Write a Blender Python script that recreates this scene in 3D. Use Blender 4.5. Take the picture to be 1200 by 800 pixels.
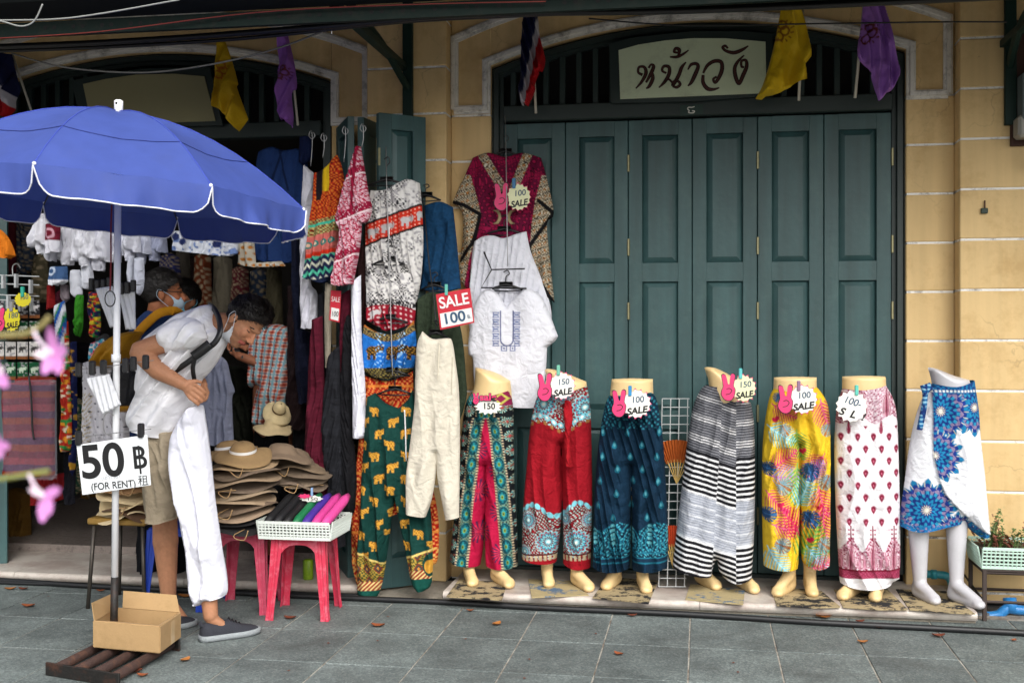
import bpy, math, random
import numpy as np
from mathutils import Vector, Matrix
for o in list(bpy.data.objects): bpy.data.objects.remove(o)
SC = bpy.context.scene
COL = SC.collection
R = math.radians
rnd = random.Random(7)

# ------------------------------------------------------------------ camera, sky, sun, exposure
F, HZ, CX, CAMZ = 1310.0, 388.0, 600.0, 1.5      # focal length and horizon in photo pixels (1200 x 800), eye height in metres
TH = R(9.53); S_, C_ = math.sin(TH), math.cos(TH)
cd = bpy.data.cameras.new('camera'); cam = bpy.data.objects.new('camera', cd); COL.objects.link(cam)
cam.location = (0, 0, CAMZ); cam.rotation_euler = (R(90), 0, TH)
cd.sensor_width = 36; cd.lens = F / 1200 * 36; cd.shift_y = -12 / 1200
cd.clip_start = .05; cd.clip_end = 1000
cd.dof.use_dof = True; cd.dof.focus_distance = 5.9; cd.dof.aperture_fstop = 3.6
SC.camera = cam
wd = bpy.data.worlds.new('World'); SC.world = wd; wd.use_nodes = True
nt = wd.node_tree; bg = nt.nodes['Background']
sky = nt.nodes.new('ShaderNodeTexSky'); sky.sky_type = 'NISHITA'; sky.sun_disc = False
SUN_EL, SUN_AZ = R(42), R(155)                    # azimuth from north (+Y) clockwise
sky.sun_elevation = SUN_EL; sky.sun_rotation = SUN_AZ
sky.air_density = 1.0; sky.dust_density = 4.0; sky.ozone_density = 1.0
hs = nt.nodes.new('ShaderNodeHueSaturation'); hs.inputs['Saturation'].default_value = .22
nt.links.new(sky.outputs[0], hs.inputs['Color']); nt.links.new(hs.outputs[0], bg.inputs[0])
bg.inputs[1].default_value = .15
sd = bpy.data.lights.new('sun', 'SUN'); sd.energy = 1.25; sd.angle = R(48); sd.color = (1, .965, .91)
so = bpy.data.objects.new('sun', sd); COL.objects.link(so)
so.rotation_euler = Vector((math.sin(SUN_AZ) * math.cos(SUN_EL), math.cos(SUN_AZ) * math.cos(SUN_EL), math.sin(SUN_EL))).to_track_quat('Z', 'Y').to_euler()
so.location = (0, -5, 12)
vs = SC.view_settings
SC.display_settings.display_device = 'sRGB'; vs.view_transform = 'Standard'; vs.look = 'None'; vs.gamma = 1; vs.use_curve_mapping = False
vs.exposure = .62

# ------------------------------------------------------------------ helpers
def ray(px):
    du = (px - CX) / F
    return (-S_ + C_ * du), (C_ + S_ * du)
def W(px, py, Y):                                 # photo point -> place, on the plane at distance Y parallel to the shop front
    rx, ry = ray(px); t = Y / ry
    return Vector((rx * t, Y, CAMZ + (HZ - py) / F * t))
def WX(px, Y): return W(px, HZ, Y).x
def WZ(px, py, Y): return W(px, py, Y).z
def MPP(px, Y): return Y / ray(px)[1] / F         # metres per photo pixel
def GP(px, py, z=0):                              # photo point -> place on a level surface
    rx, ry = ray(px); t = (CAMZ - z) * F / (py - HZ)
    return Vector((rx * t, ry * t, z))
def lin(c):
    if isinstance(c, str):
        c = c.lstrip('#'); c = [int(c[i:i+2], 16) / 255 for i in (0, 2, 4)]
    return tuple((x / 12.92 if x <= .04045 else ((x + .055) / 1.055) ** 2.4) for x in c)

MATS = {}
def mat(name, col, rough=.6, var=.12, scale=8, bump=.0, bscale=60, metal=0, spec=.5, dirt=None, dscale=3, damt=.5, dpos=(.5, .68), coat=0, sss=0, trans=0, alpha=1, streak=0, chips=None, crack=0):
    if name in MATS: return MATS[name]
    m = bpy.data.materials.new(name); m.use_nodes = True; t = m.node_tree; b = t.nodes['Principled BSDF']
    c = lin(col) if isinstance(col, str) else col
    tc = t.nodes.new('ShaderNodeTexCoord')
    n = t.nodes.new('ShaderNodeTexNoise'); n.inputs['Scale'].default_value = scale; n.inputs['Detail'].default_value = 6; n.inputs['Roughness'].default_value = .65
    t.links.new(tc.outputs['Object'], n.inputs['Vector'])
    mx = t.nodes.new('ShaderNodeMix'); mx.data_type = 'RGBA'
    mx.inputs[6].default_value = (*[max(0, x * (1 - var)) for x in c], 1); mx.inputs[7].default_value = (*[min(1, x * (1 + var)) for x in c], 1)
    t.links.new(n.outputs[0], mx.inputs[0]); out = mx.outputs[2]
    if dirt is not None:
        dn = t.nodes.new('ShaderNodeTexNoise'); dn.inputs['Scale'].default_value = dscale; dn.inputs['Detail'].default_value = 8; dn.inputs['Roughness'].default_value = .75
        t.links.new(tc.outputs['Object'], dn.inputs['Vector'])
        rp = t.nodes.new('ShaderNodeValToRGB'); rp.color_ramp.elements[0].position = dpos[0]; rp.color_ramp.elements[1].position = dpos[1]
        rp.color_ramp.elements[0].color = (0, 0, 0, 1); rp.color_ramp.elements[1].color = (damt, damt, damt, 1)
        t.links.new(dn.outputs[0], rp.inputs[0])
        m2 = t.nodes.new('ShaderNodeMix'); m2.data_type = 'RGBA'; t.links.new(rp.outputs[0], m2.inputs[0]); t.links.new(out, m2.inputs[6])
        d = lin(dirt) if isinstance(dirt, str) else dirt
        m2.inputs[7].default_value = (*d, 1); out = m2.outputs[2]
    if streak:                                     # faint vertical weathering
        mp = t.nodes.new('ShaderNodeMapping'); mp.inputs['Scale'].default_value = (14, 14, .9); g = t.nodes.new('ShaderNodeNewGeometry'); t.links.new(g.outputs['Position'], mp.inputs['Vector'])
        sn = t.nodes.new('ShaderNodeTexNoise'); sn.inputs['Scale'].default_value = 1; sn.inputs['Detail'].default_value = 5; t.links.new(mp.outputs[0], sn.inputs['Vector'])
        mr = t.nodes.new('ShaderNodeMapRange'); mr.inputs[1].default_value = .3; mr.inputs[2].default_value = .7; mr.inputs[3].default_value = 1-streak; mr.inputs[4].default_value = 1+streak*.6; t.links.new(sn.outputs[0], mr.inputs[0])
        vm = t.nodes.new('ShaderNodeVectorMath'); vm.operation = 'SCALE'; t.links.new(out, vm.inputs[0]); t.links.new(mr.outputs[0], vm.inputs['Scale']); out = vm.outputs[0]
    if crack:                                      # hairline cracks in a few places
        g3 = t.nodes.new('ShaderNodeNewGeometry'); wn = t.nodes.new('ShaderNodeTexNoise'); wn.inputs['Scale'].default_value = 5; wn.inputs['Detail'].default_value = 6; t.links.new(g3.outputs['Position'], wn.inputs['Vector'])
        va = t.nodes.new('ShaderNodeVectorMath'); va.operation = 'MULTIPLY_ADD'; t.links.new(wn.outputs['Color'], va.inputs[0]); va.inputs[1].default_value = (.35, .35, .35); t.links.new(g3.outputs['Position'], va.inputs[2])
        vc = t.nodes.new('ShaderNodeTexVoronoi'); vc.feature = 'DISTANCE_TO_EDGE'; vc.inputs['Scale'].default_value = 2.2; t.links.new(va.outputs[0], vc.inputs['Vector'])
        mk = t.nodes.new('ShaderNodeTexNoise'); mk.inputs['Scale'].default_value = 1.7; t.links.new(g3.outputs['Position'], mk.inputs['Vector'])
        c1 = t.nodes.new('ShaderNodeMapRange'); c1.inputs[1].default_value = 0; c1.inputs[2].default_value = .012; c1.inputs[3].default_value = 1; c1.inputs[4].default_value = 0; t.links.new(vc.outputs['Distance'], c1.inputs[0])
        c2_ = t.nodes.new('ShaderNodeMapRange'); c2_.inputs[1].default_value = .5; c2_.inputs[2].default_value = .6; c2_.inputs[3].default_value = 0; c2_.inputs[4].default_value = crack; t.links.new(mk.outputs[0], c2_.inputs[0])
        ml_ = t.nodes.new('ShaderNodeMath'); ml_.operation = 'MULTIPLY'; t.links.new(c1.outputs[0], ml_.inputs[0]); t.links.new(c2_.outputs[0], ml_.inputs[1])
        m4 = t.nodes.new('ShaderNodeMix'); m4.data_type = 'RGBA'; t.links.new(ml_.outputs[0], m4.inputs[0]); t.links.new(out, m4.inputs[6]); m4.inputs[7].default_value = (.16, .10, .05, 1); out = m4.outputs[2]
    if chips:                                      # small knocks and specks
        g2 = t.nodes.new('ShaderNodeNewGeometry'); cn = t.nodes.new('ShaderNodeTexNoise'); cn.inputs['Scale'].default_value = 20; cn.inputs['Detail'].default_value = 9; cn.inputs['Roughness'].default_value = .8; t.links.new(g2.outputs['Position'], cn.inputs['Vector'])
        cr = t.nodes.new('ShaderNodeValToRGB'); cr.color_ramp.elements[0].position = .655; cr.color_ramp.elements[1].position = .68; t.links.new(cn.outputs[0], cr.inputs[0])
        m3 = t.nodes.new('ShaderNodeMix'); m3.data_type = 'RGBA'; t.links.new(cr.outputs[0], m3.inputs[0]); t.links.new(out, m3.inputs[6]); m3.inputs[7].default_value = (*(lin(chips) if isinstance(chips, str) else chips), 1); out = m3.outputs[2]
    t.links.new(out, b.inputs['Base Color'])
    b.inputs['Roughness'].default_value = rough; b.inputs['Metallic'].default_value = metal; b.inputs['Specular IOR Level'].default_value = spec
    if coat: b.inputs['Coat Weight'].default_value = coat; b.inputs['Coat Roughness'].default_value = .15
    if sss: b.inputs['Subsurface Weight'].default_value = sss; b.inputs['Subsurface Radius'].default_value = (.012, .006, .003); b.inputs['Subsurface Scale'].default_value = 1
    if trans: b.inputs['Transmission Weight'].default_value = trans
    if alpha < 1: b.inputs['Alpha'].default_value = alpha
    if bump:
        bn = t.nodes.new('ShaderNodeTexNoise'); bn.inputs['Scale'].default_value = bscale; bn.inputs['Detail'].default_value = 5
        t.links.new(tc.outputs['Object'], bn.inputs['Vector'])
        bp = t.nodes.new('ShaderNodeBump'); bp.inputs['Strength'].default_value = bump; bp.inputs['Distance'].default_value = .01
        t.links.new(bn.outputs[0], bp.inputs['Height']); t.links.new(bp.outputs[0], b.inputs['Normal'])
    MATS[name] = m; return m

def fabric(name='printed_fabric', rough=.85, sheen=.15, bump=.25, bscale=(220, 220, 220), wr=.5, wscale=14, tl=0):
    """cloth whose print is carried by the mesh colour attribute; weave and creases are fine relief"""
    if name in MATS: return MATS[name]
    m = bpy.data.materials.new(name); m.use_nodes = True; t = m.node_tree; b = t.nodes['Principled BSDF']
    a = t.nodes.new('ShaderNodeAttribute'); a.attribute_name = 'print'
    t.links.new(a.outputs['Color'], b.inputs['Base Color'])
    b.inputs['Roughness'].default_value = rough; b.inputs['Specular IOR Level'].default_value = .18
    tc = t.nodes.new('ShaderNodeTexCoord')
    mp = t.nodes.new('ShaderNodeMapping'); mp.inputs['Scale'].default_value = bscale; t.links.new(tc.outputs['Object'], mp.inputs['Vector'])
    n1 = t.nodes.new('ShaderNodeTexNoise'); n1.inputs['Scale'].default_value = 1; n1.inputs['Detail'].default_value = 2
    t.links.new(mp.outputs[0], n1.inputs['Vector'])
    n2 = t.nodes.new('ShaderNodeTexNoise'); n2.inputs['Scale'].default_value = wscale; n2.inputs['Detail'].default_value = 4; n2.inputs['Distortion'].default_value = 1.2
    t.links.new(tc.outputs['Object'], n2.inputs['Vector'])
    b1 = t.nodes.new('ShaderNodeBump'); b1.inputs['Strength'].default_value = wr; b1.inputs['Distance'].default_value = .035; t.links.new(n2.outputs[0], b1.inputs['Height'])
    b2 = t.nodes.new('ShaderNodeBump'); b2.inputs['Strength'].default_value = bump; b2.inputs['Distance'].default_value = .004; t.links.new(n1.outputs[0], b2.inputs['Height'])
    t.links.new(b1.outputs[0], b2.inputs['Normal']); t.links.new(b2.outputs[0], b.inputs['Normal'])
    MATS[name] = m; return m

def obj(name, v, f, m=None, parent=None, smooth=False, col=None):
    me = bpy.data.meshes.new(name)
    me.from_pydata([tuple(p) for p in v], [], [tuple(q) for q in f])
    if m: me.materials.append(m)
    if smooth: me.polygons.foreach_set('use_smooth', [True] * len(me.polygons))
    if col is not None:
        at = me.color_attributes.new('print', 'FLOAT_COLOR', 'POINT')
        at.data.foreach_set('color', np.concatenate([np.asarray(col, np.float32), np.ones((len(v), 1), np.float32)], 1).ravel())
    me.update()
    o = bpy.data.objects.new(name, me); COL.objects.link(o)
    if parent: o.parent = parent; o.matrix_parent_inverse = Matrix.Translation(-parent.location) if parent.type == 'EMPTY' else parent.matrix_parent_inverse.copy()
    return o
def thing(name, label, cat, loc=(0, 0, 0), group=None):
    o = bpy.data.objects.new(name, None); COL.objects.link(o); o.empty_display_size = .1; o.location = loc
    return tag(o, label, cat, group)
def tag(o, label=None, cat=None, group=None, kind=None):
    if label: o['label'] = label
    if cat: o['category'] = cat
    if group: o['group'] = group
    if kind: o['kind'] = kind
    return o

class MB:
    def __init__(s): s.v = []; s.f = []; s.c = []
    def add(s, v, f, c=None):
        k = len(s.v); s.v += [tuple(p) for p in v]; s.f += [tuple(i + k for i in q) for q in f]
        if c is not None: s.c += [c] * len(v)
        return s
    def box(s, a, b, M=None, c=None):
        x0, y0, z0 = a; x1, y1, z1 = b
        v = [(x0,y0,z0),(x1,y0,z0),(x1,y1,z0),(x0,y1,z0),(x0,y0,z1),(x1,y0,z1),(x1,y1,z1),(x0,y1,z1)]
        if M: v = [M @ Vector(p) for p in v]
        return s.add(v, [(0,3,2,1),(4,5,6,7),(0,1,5,4),(1,2,6,5),(2,3,7,6),(3,0,4,7)], c)
    def bbox(s, a, b, e=.004, M=None, c=None):     # box with chamfered edges
        x0, y0, z0 = a; x1, y1, z1 = b; v = []; 
        cx, cy, cz = (x0+x1)/2, (y0+y1)/2, (z0+z1)/2; hx, hy, hz = abs(x1-x0)/2, abs(y1-y0)/2, abs(z1-z0)/2
        e = min(e, hx*.45, hy*.45, hz*.45); idx = {}
        for sx in (-1,1):
            for sy in (-1,1):
                for sz in (-1,1):
                    for ax in range(3):
                        h = [hx-e, hy-e, hz-e]; h[ax] += e
                        idx[sx,sy,sz,ax] = len(v); v.append((cx+sx*h[0], cy+sy*h[1], cz+sz*h[2]))
        f = []
        for sg in (-1,1):
            o_ = [(-1,-1),(1,-1),(1,1),(-1,1)]
            if sg < 0: o_ = o_[::-1]
            f.append([idx[sg,a_,b_,0] for a_,b_ in o_]); f.append([idx[b_,sg,a_,1] for a_,b_ in o_]); f.append([idx[a_,b_,sg,2] for a_,b_ in o_])
        for p in (-1,1):
            for q in (-1,1):
                f.append([idx[p,q,-1,0],idx[p,q,1,0],idx[p,q,1,1],idx[p,q,-1,1]] if p*q > 0 else [idx[p,q,-1,1],idx[p,q,1,1],idx[p,q,1,0],idx[p,q,-1,0]])
                f.append([idx[p,-1,q,2],idx[p,1,q,2],idx[p,1,q,0],idx[p,-1,q,0]] if p*q > 0 else [idx[p,-1,q,0],idx[p,1,q,0],idx[p,1,q,2],idx[p,-1,q,2]])
                f.append([idx[-1,p,q,1],idx[1,p,q,1],idx[1,p,q,2],idx[-1,p,q,2]] if p*q > 0 else [idx[-1,p,q,2],idx[1,p,q,2],idx[1,p,q,1],idx[-1,p,q,1]])
        for sx in (-1,1):
            for sy in (-1,1):
                for sz in (-1,1):
                    q = [idx[sx,sy,sz,a_] for a_ in range(3)]; f.append(q if sx*sy*sz > 0 else q[::-1])
        if M: v = [M @ Vector(p) for p in v]
        return s.add(v, f, c)
    def tube(s, pts, r, n=8, cap=True, c=None):
        P = [Vector(p) for p in pts]; rs = r if isinstance(r, (list, tuple)) else [r] * len(P)
        v = []; f = []; up = None
        for i, p in enumerate(P):
            d = (P[min(i+1, len(P)-1)] - P[max(i-1, 0)])
            d = d.normalized() if d.length > 1e-9 else Vector((0, 0, 1))
            if up is None: up = Vector((0, 0, 1)) if abs(d.z) < .9 else Vector((0, 1, 0))
            a = d.cross(up).normalized(); up2 = a.cross(d).normalized(); up = up2
            for k in range(n):
                t = 2 * math.pi * k / n; v.append(p + (a * math.cos(t) + up2 * math.sin(t)) * rs[i])
        for i in range(len(P) - 1):
            for k in range(n): f.append((i*n+k, i*n+(k+1) % n, (i+1)*n+(k+1) % n, (i+1)*n+k))
        if cap: f.append(tuple(range(n))[::-1]); f.append(tuple((len(P)-1)*n + k for k in range(n)))
        return s.add(v, f, c)
    def prism(s, poly, Y0, Y1, c=None):            # polygon in (x, z) extruded in y
        n = len(poly); v = [(x, Y0, z) for x, z in poly] + [(x, Y1, z) for x, z in poly]
        return s.add(v, [tuple(range(n)), tuple(range(2*n-1, n-1, -1))] + [((i+1) % n, i, n+i, n+(i+1) % n) for i in range(n)], c)
    def loft(s, rings, cap=True, c=None):
        n = len(rings[0]); v = [p for r_ in rings for p in r_]; f = []
        for i in range(len(rings)-1):
            for k in range(n): f.append((i*n+k, i*n+(k+1) % n, (i+1)*n+(k+1) % n, (i+1)*n+k))
        if cap: f.append(tuple(range(n))[::-1]); f.append(tuple((len(rings)-1)*n + k for k in range(n)))
        return s.add(v, f, c)
    def ellip(s, c0, r, M=None, n=14, m=9, c=None):
        v = []; f = []
        for j in range(m+1):
            ph = math.pi * j / m
            for k in range(n):
                t = 2*math.pi*k/n; p = Vector((r[0]*math.sin(ph)*math.cos(t), r[1]*math.sin(ph)*math.sin(t), r[2]*math.cos(ph)))
                if M: p = M @ p
                v.append(Vector(c0) + p)
        for j in range(m):
            for k in range(n): f.append((j*n+k, (j+1)*n+k, (j+1)*n+(k+1) % n, j*n+(k+1) % n))
        return s.add(v, f, c)
    def cap(s, p0, p1, r0, r1, flat=1, side=(0, 1, 0), n=14, c=None):   # tapered limb with round ends; flat scales it along `side`
        p0 = Vector(p0); p1 = Vector(p1); d = (p1-p0).normalized(); sd_ = Vector(side); a = (sd_ - d*sd_.dot(d)).normalized(); b = d.cross(a); rings = []
        L = (p1-p0).length
        for k in range(5):
            t = (math.pi/2)*(k+.15)/5.15; rings.append((p0 - d*r0*math.cos(t)*.8, r0*math.sin(t)))
        for k in range(5): rings.append((p0 + d*L*k/4, r0 + (r1-r0)*k/4))
        for k in range(4, -1, -1):
            t = (math.pi/2)*(k+.15)/5.15; rings.append((p1 + d*r1*math.cos(t)*.8, r1*math.sin(t)))
        return s.loft([[q + a*math.cos(2*math.pi*k/n)*r_*flat + b*math.sin(2*math.pi*k/n)*r_ for k in range(n)] for q, r_ in rings], True, c)
    def build(s, name, m, parent=None, smooth=False):
        return obj(name, s.v, s.f, m, parent, smooth, s.c if s.c else None)
    def blob(s, name, m, parent=None, voxel=.008, smooth=6, floor=None, colf=None):
        """union of the parts as one continuous surface"""
        o = obj(name, s.v, s.f, m, None, True)
        md = o.modifiers.new('r', 'REMESH'); md.mode = 'VOXEL'; md.voxel_size = voxel; md.use_smooth_shade = True
        if smooth: sm = o.modifiers.new('s', 'SMOOTH'); sm.iterations = smooth; sm.factor = .5
        dg = bpy.context.evaluated_depsgraph_get(); me = bpy.data.meshes.new_from_object(o.evaluated_get(dg))
        old = o.data; o.modifiers.clear(); o.data = me; bpy.data.meshes.remove(old); me.name = name
        n = len(me.vertices); co = np.empty(n*3); me.vertices.foreach_get('co', co); co = co.reshape(-1, 3)
        if floor is not None: co[:, 2] = np.maximum(co[:, 2], floor); me.vertices.foreach_set('co', co.ravel())
        if colf:
            at = me.color_attributes.new('print', 'FLOAT_COLOR', 'POINT')
            at.data.foreach_set('color', np.concatenate([colf(co), np.ones((n, 1))], 1).astype(np.float32).ravel())
        if not me.materials: me.materials.append(m)
        if parent: o.parent = parent; o.matrix_parent_inverse = Matrix.Translation(-parent.location)
        return o

def crv(pts, n=6, closed=False):                   # Catmull-Rom through the points
    P = [np.array(p, float) for p in pts]; N = len(P); out = []
    for i in range(N if closed else N-1):
        g = (lambda k: P[k % N]) if closed else (lambda k: P[max(0, min(N-1, k))])
        a, b, c, d = g(i-1), g(i), g(i+1), g(i+2)
        for k in range(n):
            t = k/n; out.append(.5*((2*b) + (-a+c)*t + (2*a-5*b+4*c-d)*t*t + (-a+3*b-3*c+d)*t**3))
    if not closed: out.append(P[-1])
    return [tuple(p) for p in out]

def softpoly(poly, n=4, lim=48):                   # smooth outline that keeps its real corners
    P = [np.array(p, float) for p in poly]; N = len(P); cor = []
    for i in range(N):
        a = P[i]-P[i-1]; b = P[(i+1) % N]-P[i]; ang = math.degrees(math.acos(max(-1, min(1, float((a*b).sum())/(np.linalg.norm(a)*np.linalg.norm(b)+1e-9)))))
        if ang > lim: cor.append(i)
    if len(cor) < 2: return crv(poly, n, True)
    out = []
    for k, i in enumerate(cor):
        j = cor[(k+1) % len(cor)]; j = j if j > i else j+N
        out += crv([poly[q % N] for q in range(i, j+1)], n)[:-1]
    return out
def inside(x, y, poly):
    r = np.zeros(x.shape, bool); n = len(poly)
    for i in range(n):
        x1, y1 = poly[i]; x2, y2 = poly[(i+1) % n]
        if y1 == y2: continue
        c = ((y1 > y) != (y2 > y)) & (x < (x2-x1)*(y-y1)/(y2-y1)+x1); r ^= c
    return r
def edgedist(x, y, poly, skip=()):
    best = np.full(x.shape, 1e18); bx = np.zeros(x.shape); by = np.zeros(x.shape); n = len(poly)
    for i in range(n):
        x1, y1 = poly[i]; x2, y2 = poly[(i+1) % n]; dx, dy = x2-x1, y2-y1; L = dx*dx+dy*dy
        if L < 1e-9 or i in skip: continue
        t = np.clip(((x-x1)*dx+(y-y1)*dy)/L, 0, 1); qx = x1+t*dx; qy = y1+t*dy; d = (x-qx)**2+(y-qy)**2
        m = d < best; best[m] = d[m]; bx[m] = qx[m]; by[m] = qy[m]
    return np.sqrt(best), bx, by

FOLD = 7.0
def folds(amp=.006, wl=14, seed=0, skew=.0, grow=.5, n=3):
    """soft vertical folds, deeper toward the hem"""
    r = random.Random(seed); T = [(wl*r.uniform(.9, 2.6), r.uniform(-.3, .3)+skew, r.uniform(0, 6.3), r.uniform(25, 70), r.uniform(0, 6.3)) for _ in range(n)]
    def fn(x, y, v):
        z = 0
        for i, (w, k, p, l, q) in enumerate(T):
            s = np.sin(2*np.pi*(x+k*y)/w + p + 1.6*np.sin(y/l+q)+.9*np.sin(x/(wl*2.3)+q)); on = vn(x*.7+k*y, y*.35, wl*1.3, seed+i*5)
            z = z + ((1-np.abs(s))**1.4 if i % 2 else .5*s+.5)*np.clip(on*2-.45, 0, 1)
        z = z+.5*vn(x+.8*y, y-.5*x, wl*.9, seed+31)*np.clip(vn(x, y, wl*2, seed+9)*2-.6, 0, 1)
        cr = .0017*(1-np.abs(2*vn(x+.6*y, y-.4*x, 8, seed+51)-1))**3+.0012*(1-np.abs(2*vn(x-.5*y, y+.3*x, 5, seed+52)-1))**3
        return FOLD*amp*z/n*((1-grow)+grow*v)+cr*min(1, amp/.008)
    return fn

def cloth(name, poly, Y, col='#ffffff', parent=None, g=1.3, R_=12, D=.02, Db=None, fold=None, m=None, sm=4, yfn=None, ss=True, ky=1.5, waist=False):
    """a sewn thing with two faces: outline in photo pixels at distance Y, rounded by D metres within R_ pixels of its rim, with folds"""
    poly = softpoly(poly, sm) if sm else poly
    xs = [p[0] for p in poly]; ys = [p[1] for p in poly]; x0, x1, y0, y1 = min(xs), max(xs), min(ys), max(ys)
    nx = max(3, int(round((x1-x0)/g))+2); ny = max(3, int(round((y1-y0)/g))+2)
    gx = np.linspace(x0-g*.5, x1+g*.5, nx+1); gy = np.linspace(y0-g*.5, y1+g*.5, ny+1)
    cx, cy = np.meshgrid((gx[1:]+gx[:-1])/2, (gy[1:]+gy[:-1])/2)
    keep = inside(cx, cy, poly)
    j, i = np.nonzero(keep); st = nx+1
    q = np.stack([j*st+i, j*st+i+1, (j+1)*st+i+1, (j+1)*st+i], 1)
    used, inv = np.unique(q, return_inverse=True); q = inv.reshape(-1, 4)
    X, Yp = np.meshgrid(gx, gy); X = X.ravel()[used]; Yp = Yp.ravel()[used]
    cnt = np.bincount(q.ravel(), minlength=len(used)); d, bx, by = edgedist(X, Yp, poly); ins = inside(X, Yp, poly)
    rim = (cnt < 4); X = np.where(rim, bx, X); Yp = np.where(rim, by, Yp); d = np.where(rim | ~ins, 0, d)
    v01 = (Yp-y0)/(y1-y0+1e-6)
    if ky > 1:                                     # hems hang open: they do not close the two faces
        skip = set()
        for i in range(len(poly)):
            (xa, ya), (xb, yb) = poly[i], poly[(i+1) % len(poly)]
            if abs(yb-ya) < .5*abs(xb-xa) and (waist or inside(np.array([(xa+xb)/2]), np.array([(ya+yb)/2-1.2]), poly)[0]): skip.add(i)
        d2 = edgedist(X, Yp*ky, [(a, b*ky) for a, b in poly], skip if len(skip) < len(poly)-2 else ())[0]; d = np.where(~ins & ~rim, 0, d2)
    u = np.minimum(d/R_, 1); prof = np.sqrt(np.maximum(0, 1-(1-u)**2))
    if Db is None: Db = D
    fo = fold(X, Yp, v01) if fold else 0
    rx = -S_ + C_*(X-CX)/F; ry = C_ + S_*(X-CX)/F; t = Y/ry
    wx = rx*t; wz = CAMZ+(HZ-Yp)/F*t+(.22*fo*v01**8 if fold else 0); off = yfn(X, Yp) if yfn else 0
    n = len(X)
    fr = np.stack([wx, Y+off-D*prof-fo*prof**.7, wz], 1); bk = np.stack([wx, Y+off+Db*prof+.0015-fo*prof**.7*.6, wz], 1)
    V = np.concatenate([fr, bk]); Q = np.concatenate([q, q[:, ::-1]+n])
    me = bpy.data.meshes.new(name); me.vertices.add(2*n); me.vertices.foreach_set('co', V.ravel())
    me.loops.add(Q.size); me.loops.foreach_set('vertex_index', Q.ravel().astype(np.int32))
    me.polygons.add(len(Q)); me.polygons.foreach_set('loop_start', np.arange(0, Q.size, 4, dtype=np.int32))
    me.polygons.foreach_set('use_smooth', np.ones(len(Q), bool)); me.update(calc_edges=True)
    if callable(col):
        if ss:
            C = sum(np.asarray(col(X+a, Yp+b)) for a, b in ((-.3*g, -.1*g), (.1*g, -.3*g), (.3*g, .1*g), (-.1*g, .3*g)))/4
        else: C = np.asarray(col(X, Yp))
    else: C = np.tile(lin(col), (n, 1))
    C = C*.86
    at = me.color_attributes.new('print', 'FLOAT_COLOR', 'POINT')
    C = np.concatenate([C, C]); at.data.foreach_set('color', np.concatenate([C, np.ones((2*n, 1))], 1).astype(np.float32).ravel())
    me.materials.append(m or fabric())
    o = bpy.data.objects.new(name, me); COL.objects.link(o)
    if parent: o.parent = parent; o.matrix_parent_inverse = Matrix.Translation(-parent.location)
    return o

def text(name, s, px, py, Y, h, m, parent=None, shear=0, bold=0, rot=0, sx=1, thick=.0015, yfn=None, align='CENTER'):
    """flat lettering, cap height h photo pixels, centred on a photo point at distance Y"""
    cu = bpy.data.curves.new(name, 'FONT'); cu.body = s; cu.align_x = align; cu.align_y = 'CENTER'; cu.size = 1; cu.shear = shear; cu.offset = bold; cu.extrude = 0
    o = bpy.data.objects.new(name, cu); COL.objects.link(o)
    dg = bpy.context.evaluated_depsgraph_get(); me = bpy.data.meshes.new_from_object(o.evaluated_get(dg)); bpy.data.objects.remove(o); bpy.data.curves.remove(cu)
    k = MPP(px, Y)*h/.70; c = W(px, py, Y); cr, sr = math.cos(R(rot)), math.sin(R(rot))
    for v in me.vertices:
        x, y = v.co.x*k*sx, v.co.y*k; x, y = x*cr-y*sr, x*sr+y*cr; dy = yfn(c.x+x, c.z+y) if yfn else 0
        v.co = (c.x+x, c.y-thick+dy, c.z+y)
    me.materials.clear(); me.materials.append(m); me.name = name; me.update()
    o = bpy.data.objects.new(name, me); COL.objects.link(o)
    if parent: o.parent = parent; o.matrix_parent_inverse = Matrix.Translation(-parent.location)
    return o

def plate(name, poly, Y, th, m, parent=None, sm=0, yfn=None):   # card or board cut to an outline, th metres thick
    if sm: poly = crv(poly, sm, True)
    P = [W(x, y, Y) for x, y in poly]; a = sum(P[i].x*P[(i+1) % len(P)].z-P[(i+1) % len(P)].x*P[i].z for i in range(len(P)))
    if a < 0: P = P[::-1]
    b = MB().prism([(p.x, p.z) for p in P], Y-th, Y); return b.build(name, m, parent)
def ribbon(pts, w, closed=False):                   # stroke of varying width as quads in the picture plane
    P = [np.array(p[:2], float) for p in pts]; ws = [p[2] if len(p) > 2 else w for p in pts]; L = []; Rr = []
    for i, p in enumerate(P):
        d = P[min(i+1, len(P)-1)]-P[max(0, i-1)]; d = d/(np.linalg.norm(d)+1e-9); nrm = np.array([-d[1], d[0]]); L.append(p+nrm*ws[i]/2); Rr.append(p-nrm*ws[i]/2)
    return L, Rr
def stroke(mb, pts, Y, w=2, n=8, th=.003):
    L, Rr = ribbon(crv(pts, n), w)
    f = []; N = len(L); v = [W(p[0], p[1], Y-th) for p in L]+[W(p[0], p[1], Y-th) for p in Rr]+[W(p[0], p[1], Y) for p in L]+[W(p[0], p[1], Y) for p in Rr]
    for i in range(N-1): f += [(i, i+1, N+i+1, N+i), (2*N+i+1, 2*N+i, 3*N+i, 3*N+i+1), (i+1, i, 2*N+i, 2*N+i+1), (N+i, N+i+1, 3*N+i+1, 3*N+i)]
    f += [(0, N, 3*N, 2*N), (2*N-1, N-1, 3*N-1, 4*N-1)]
    mb.add(v, f)
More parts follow.
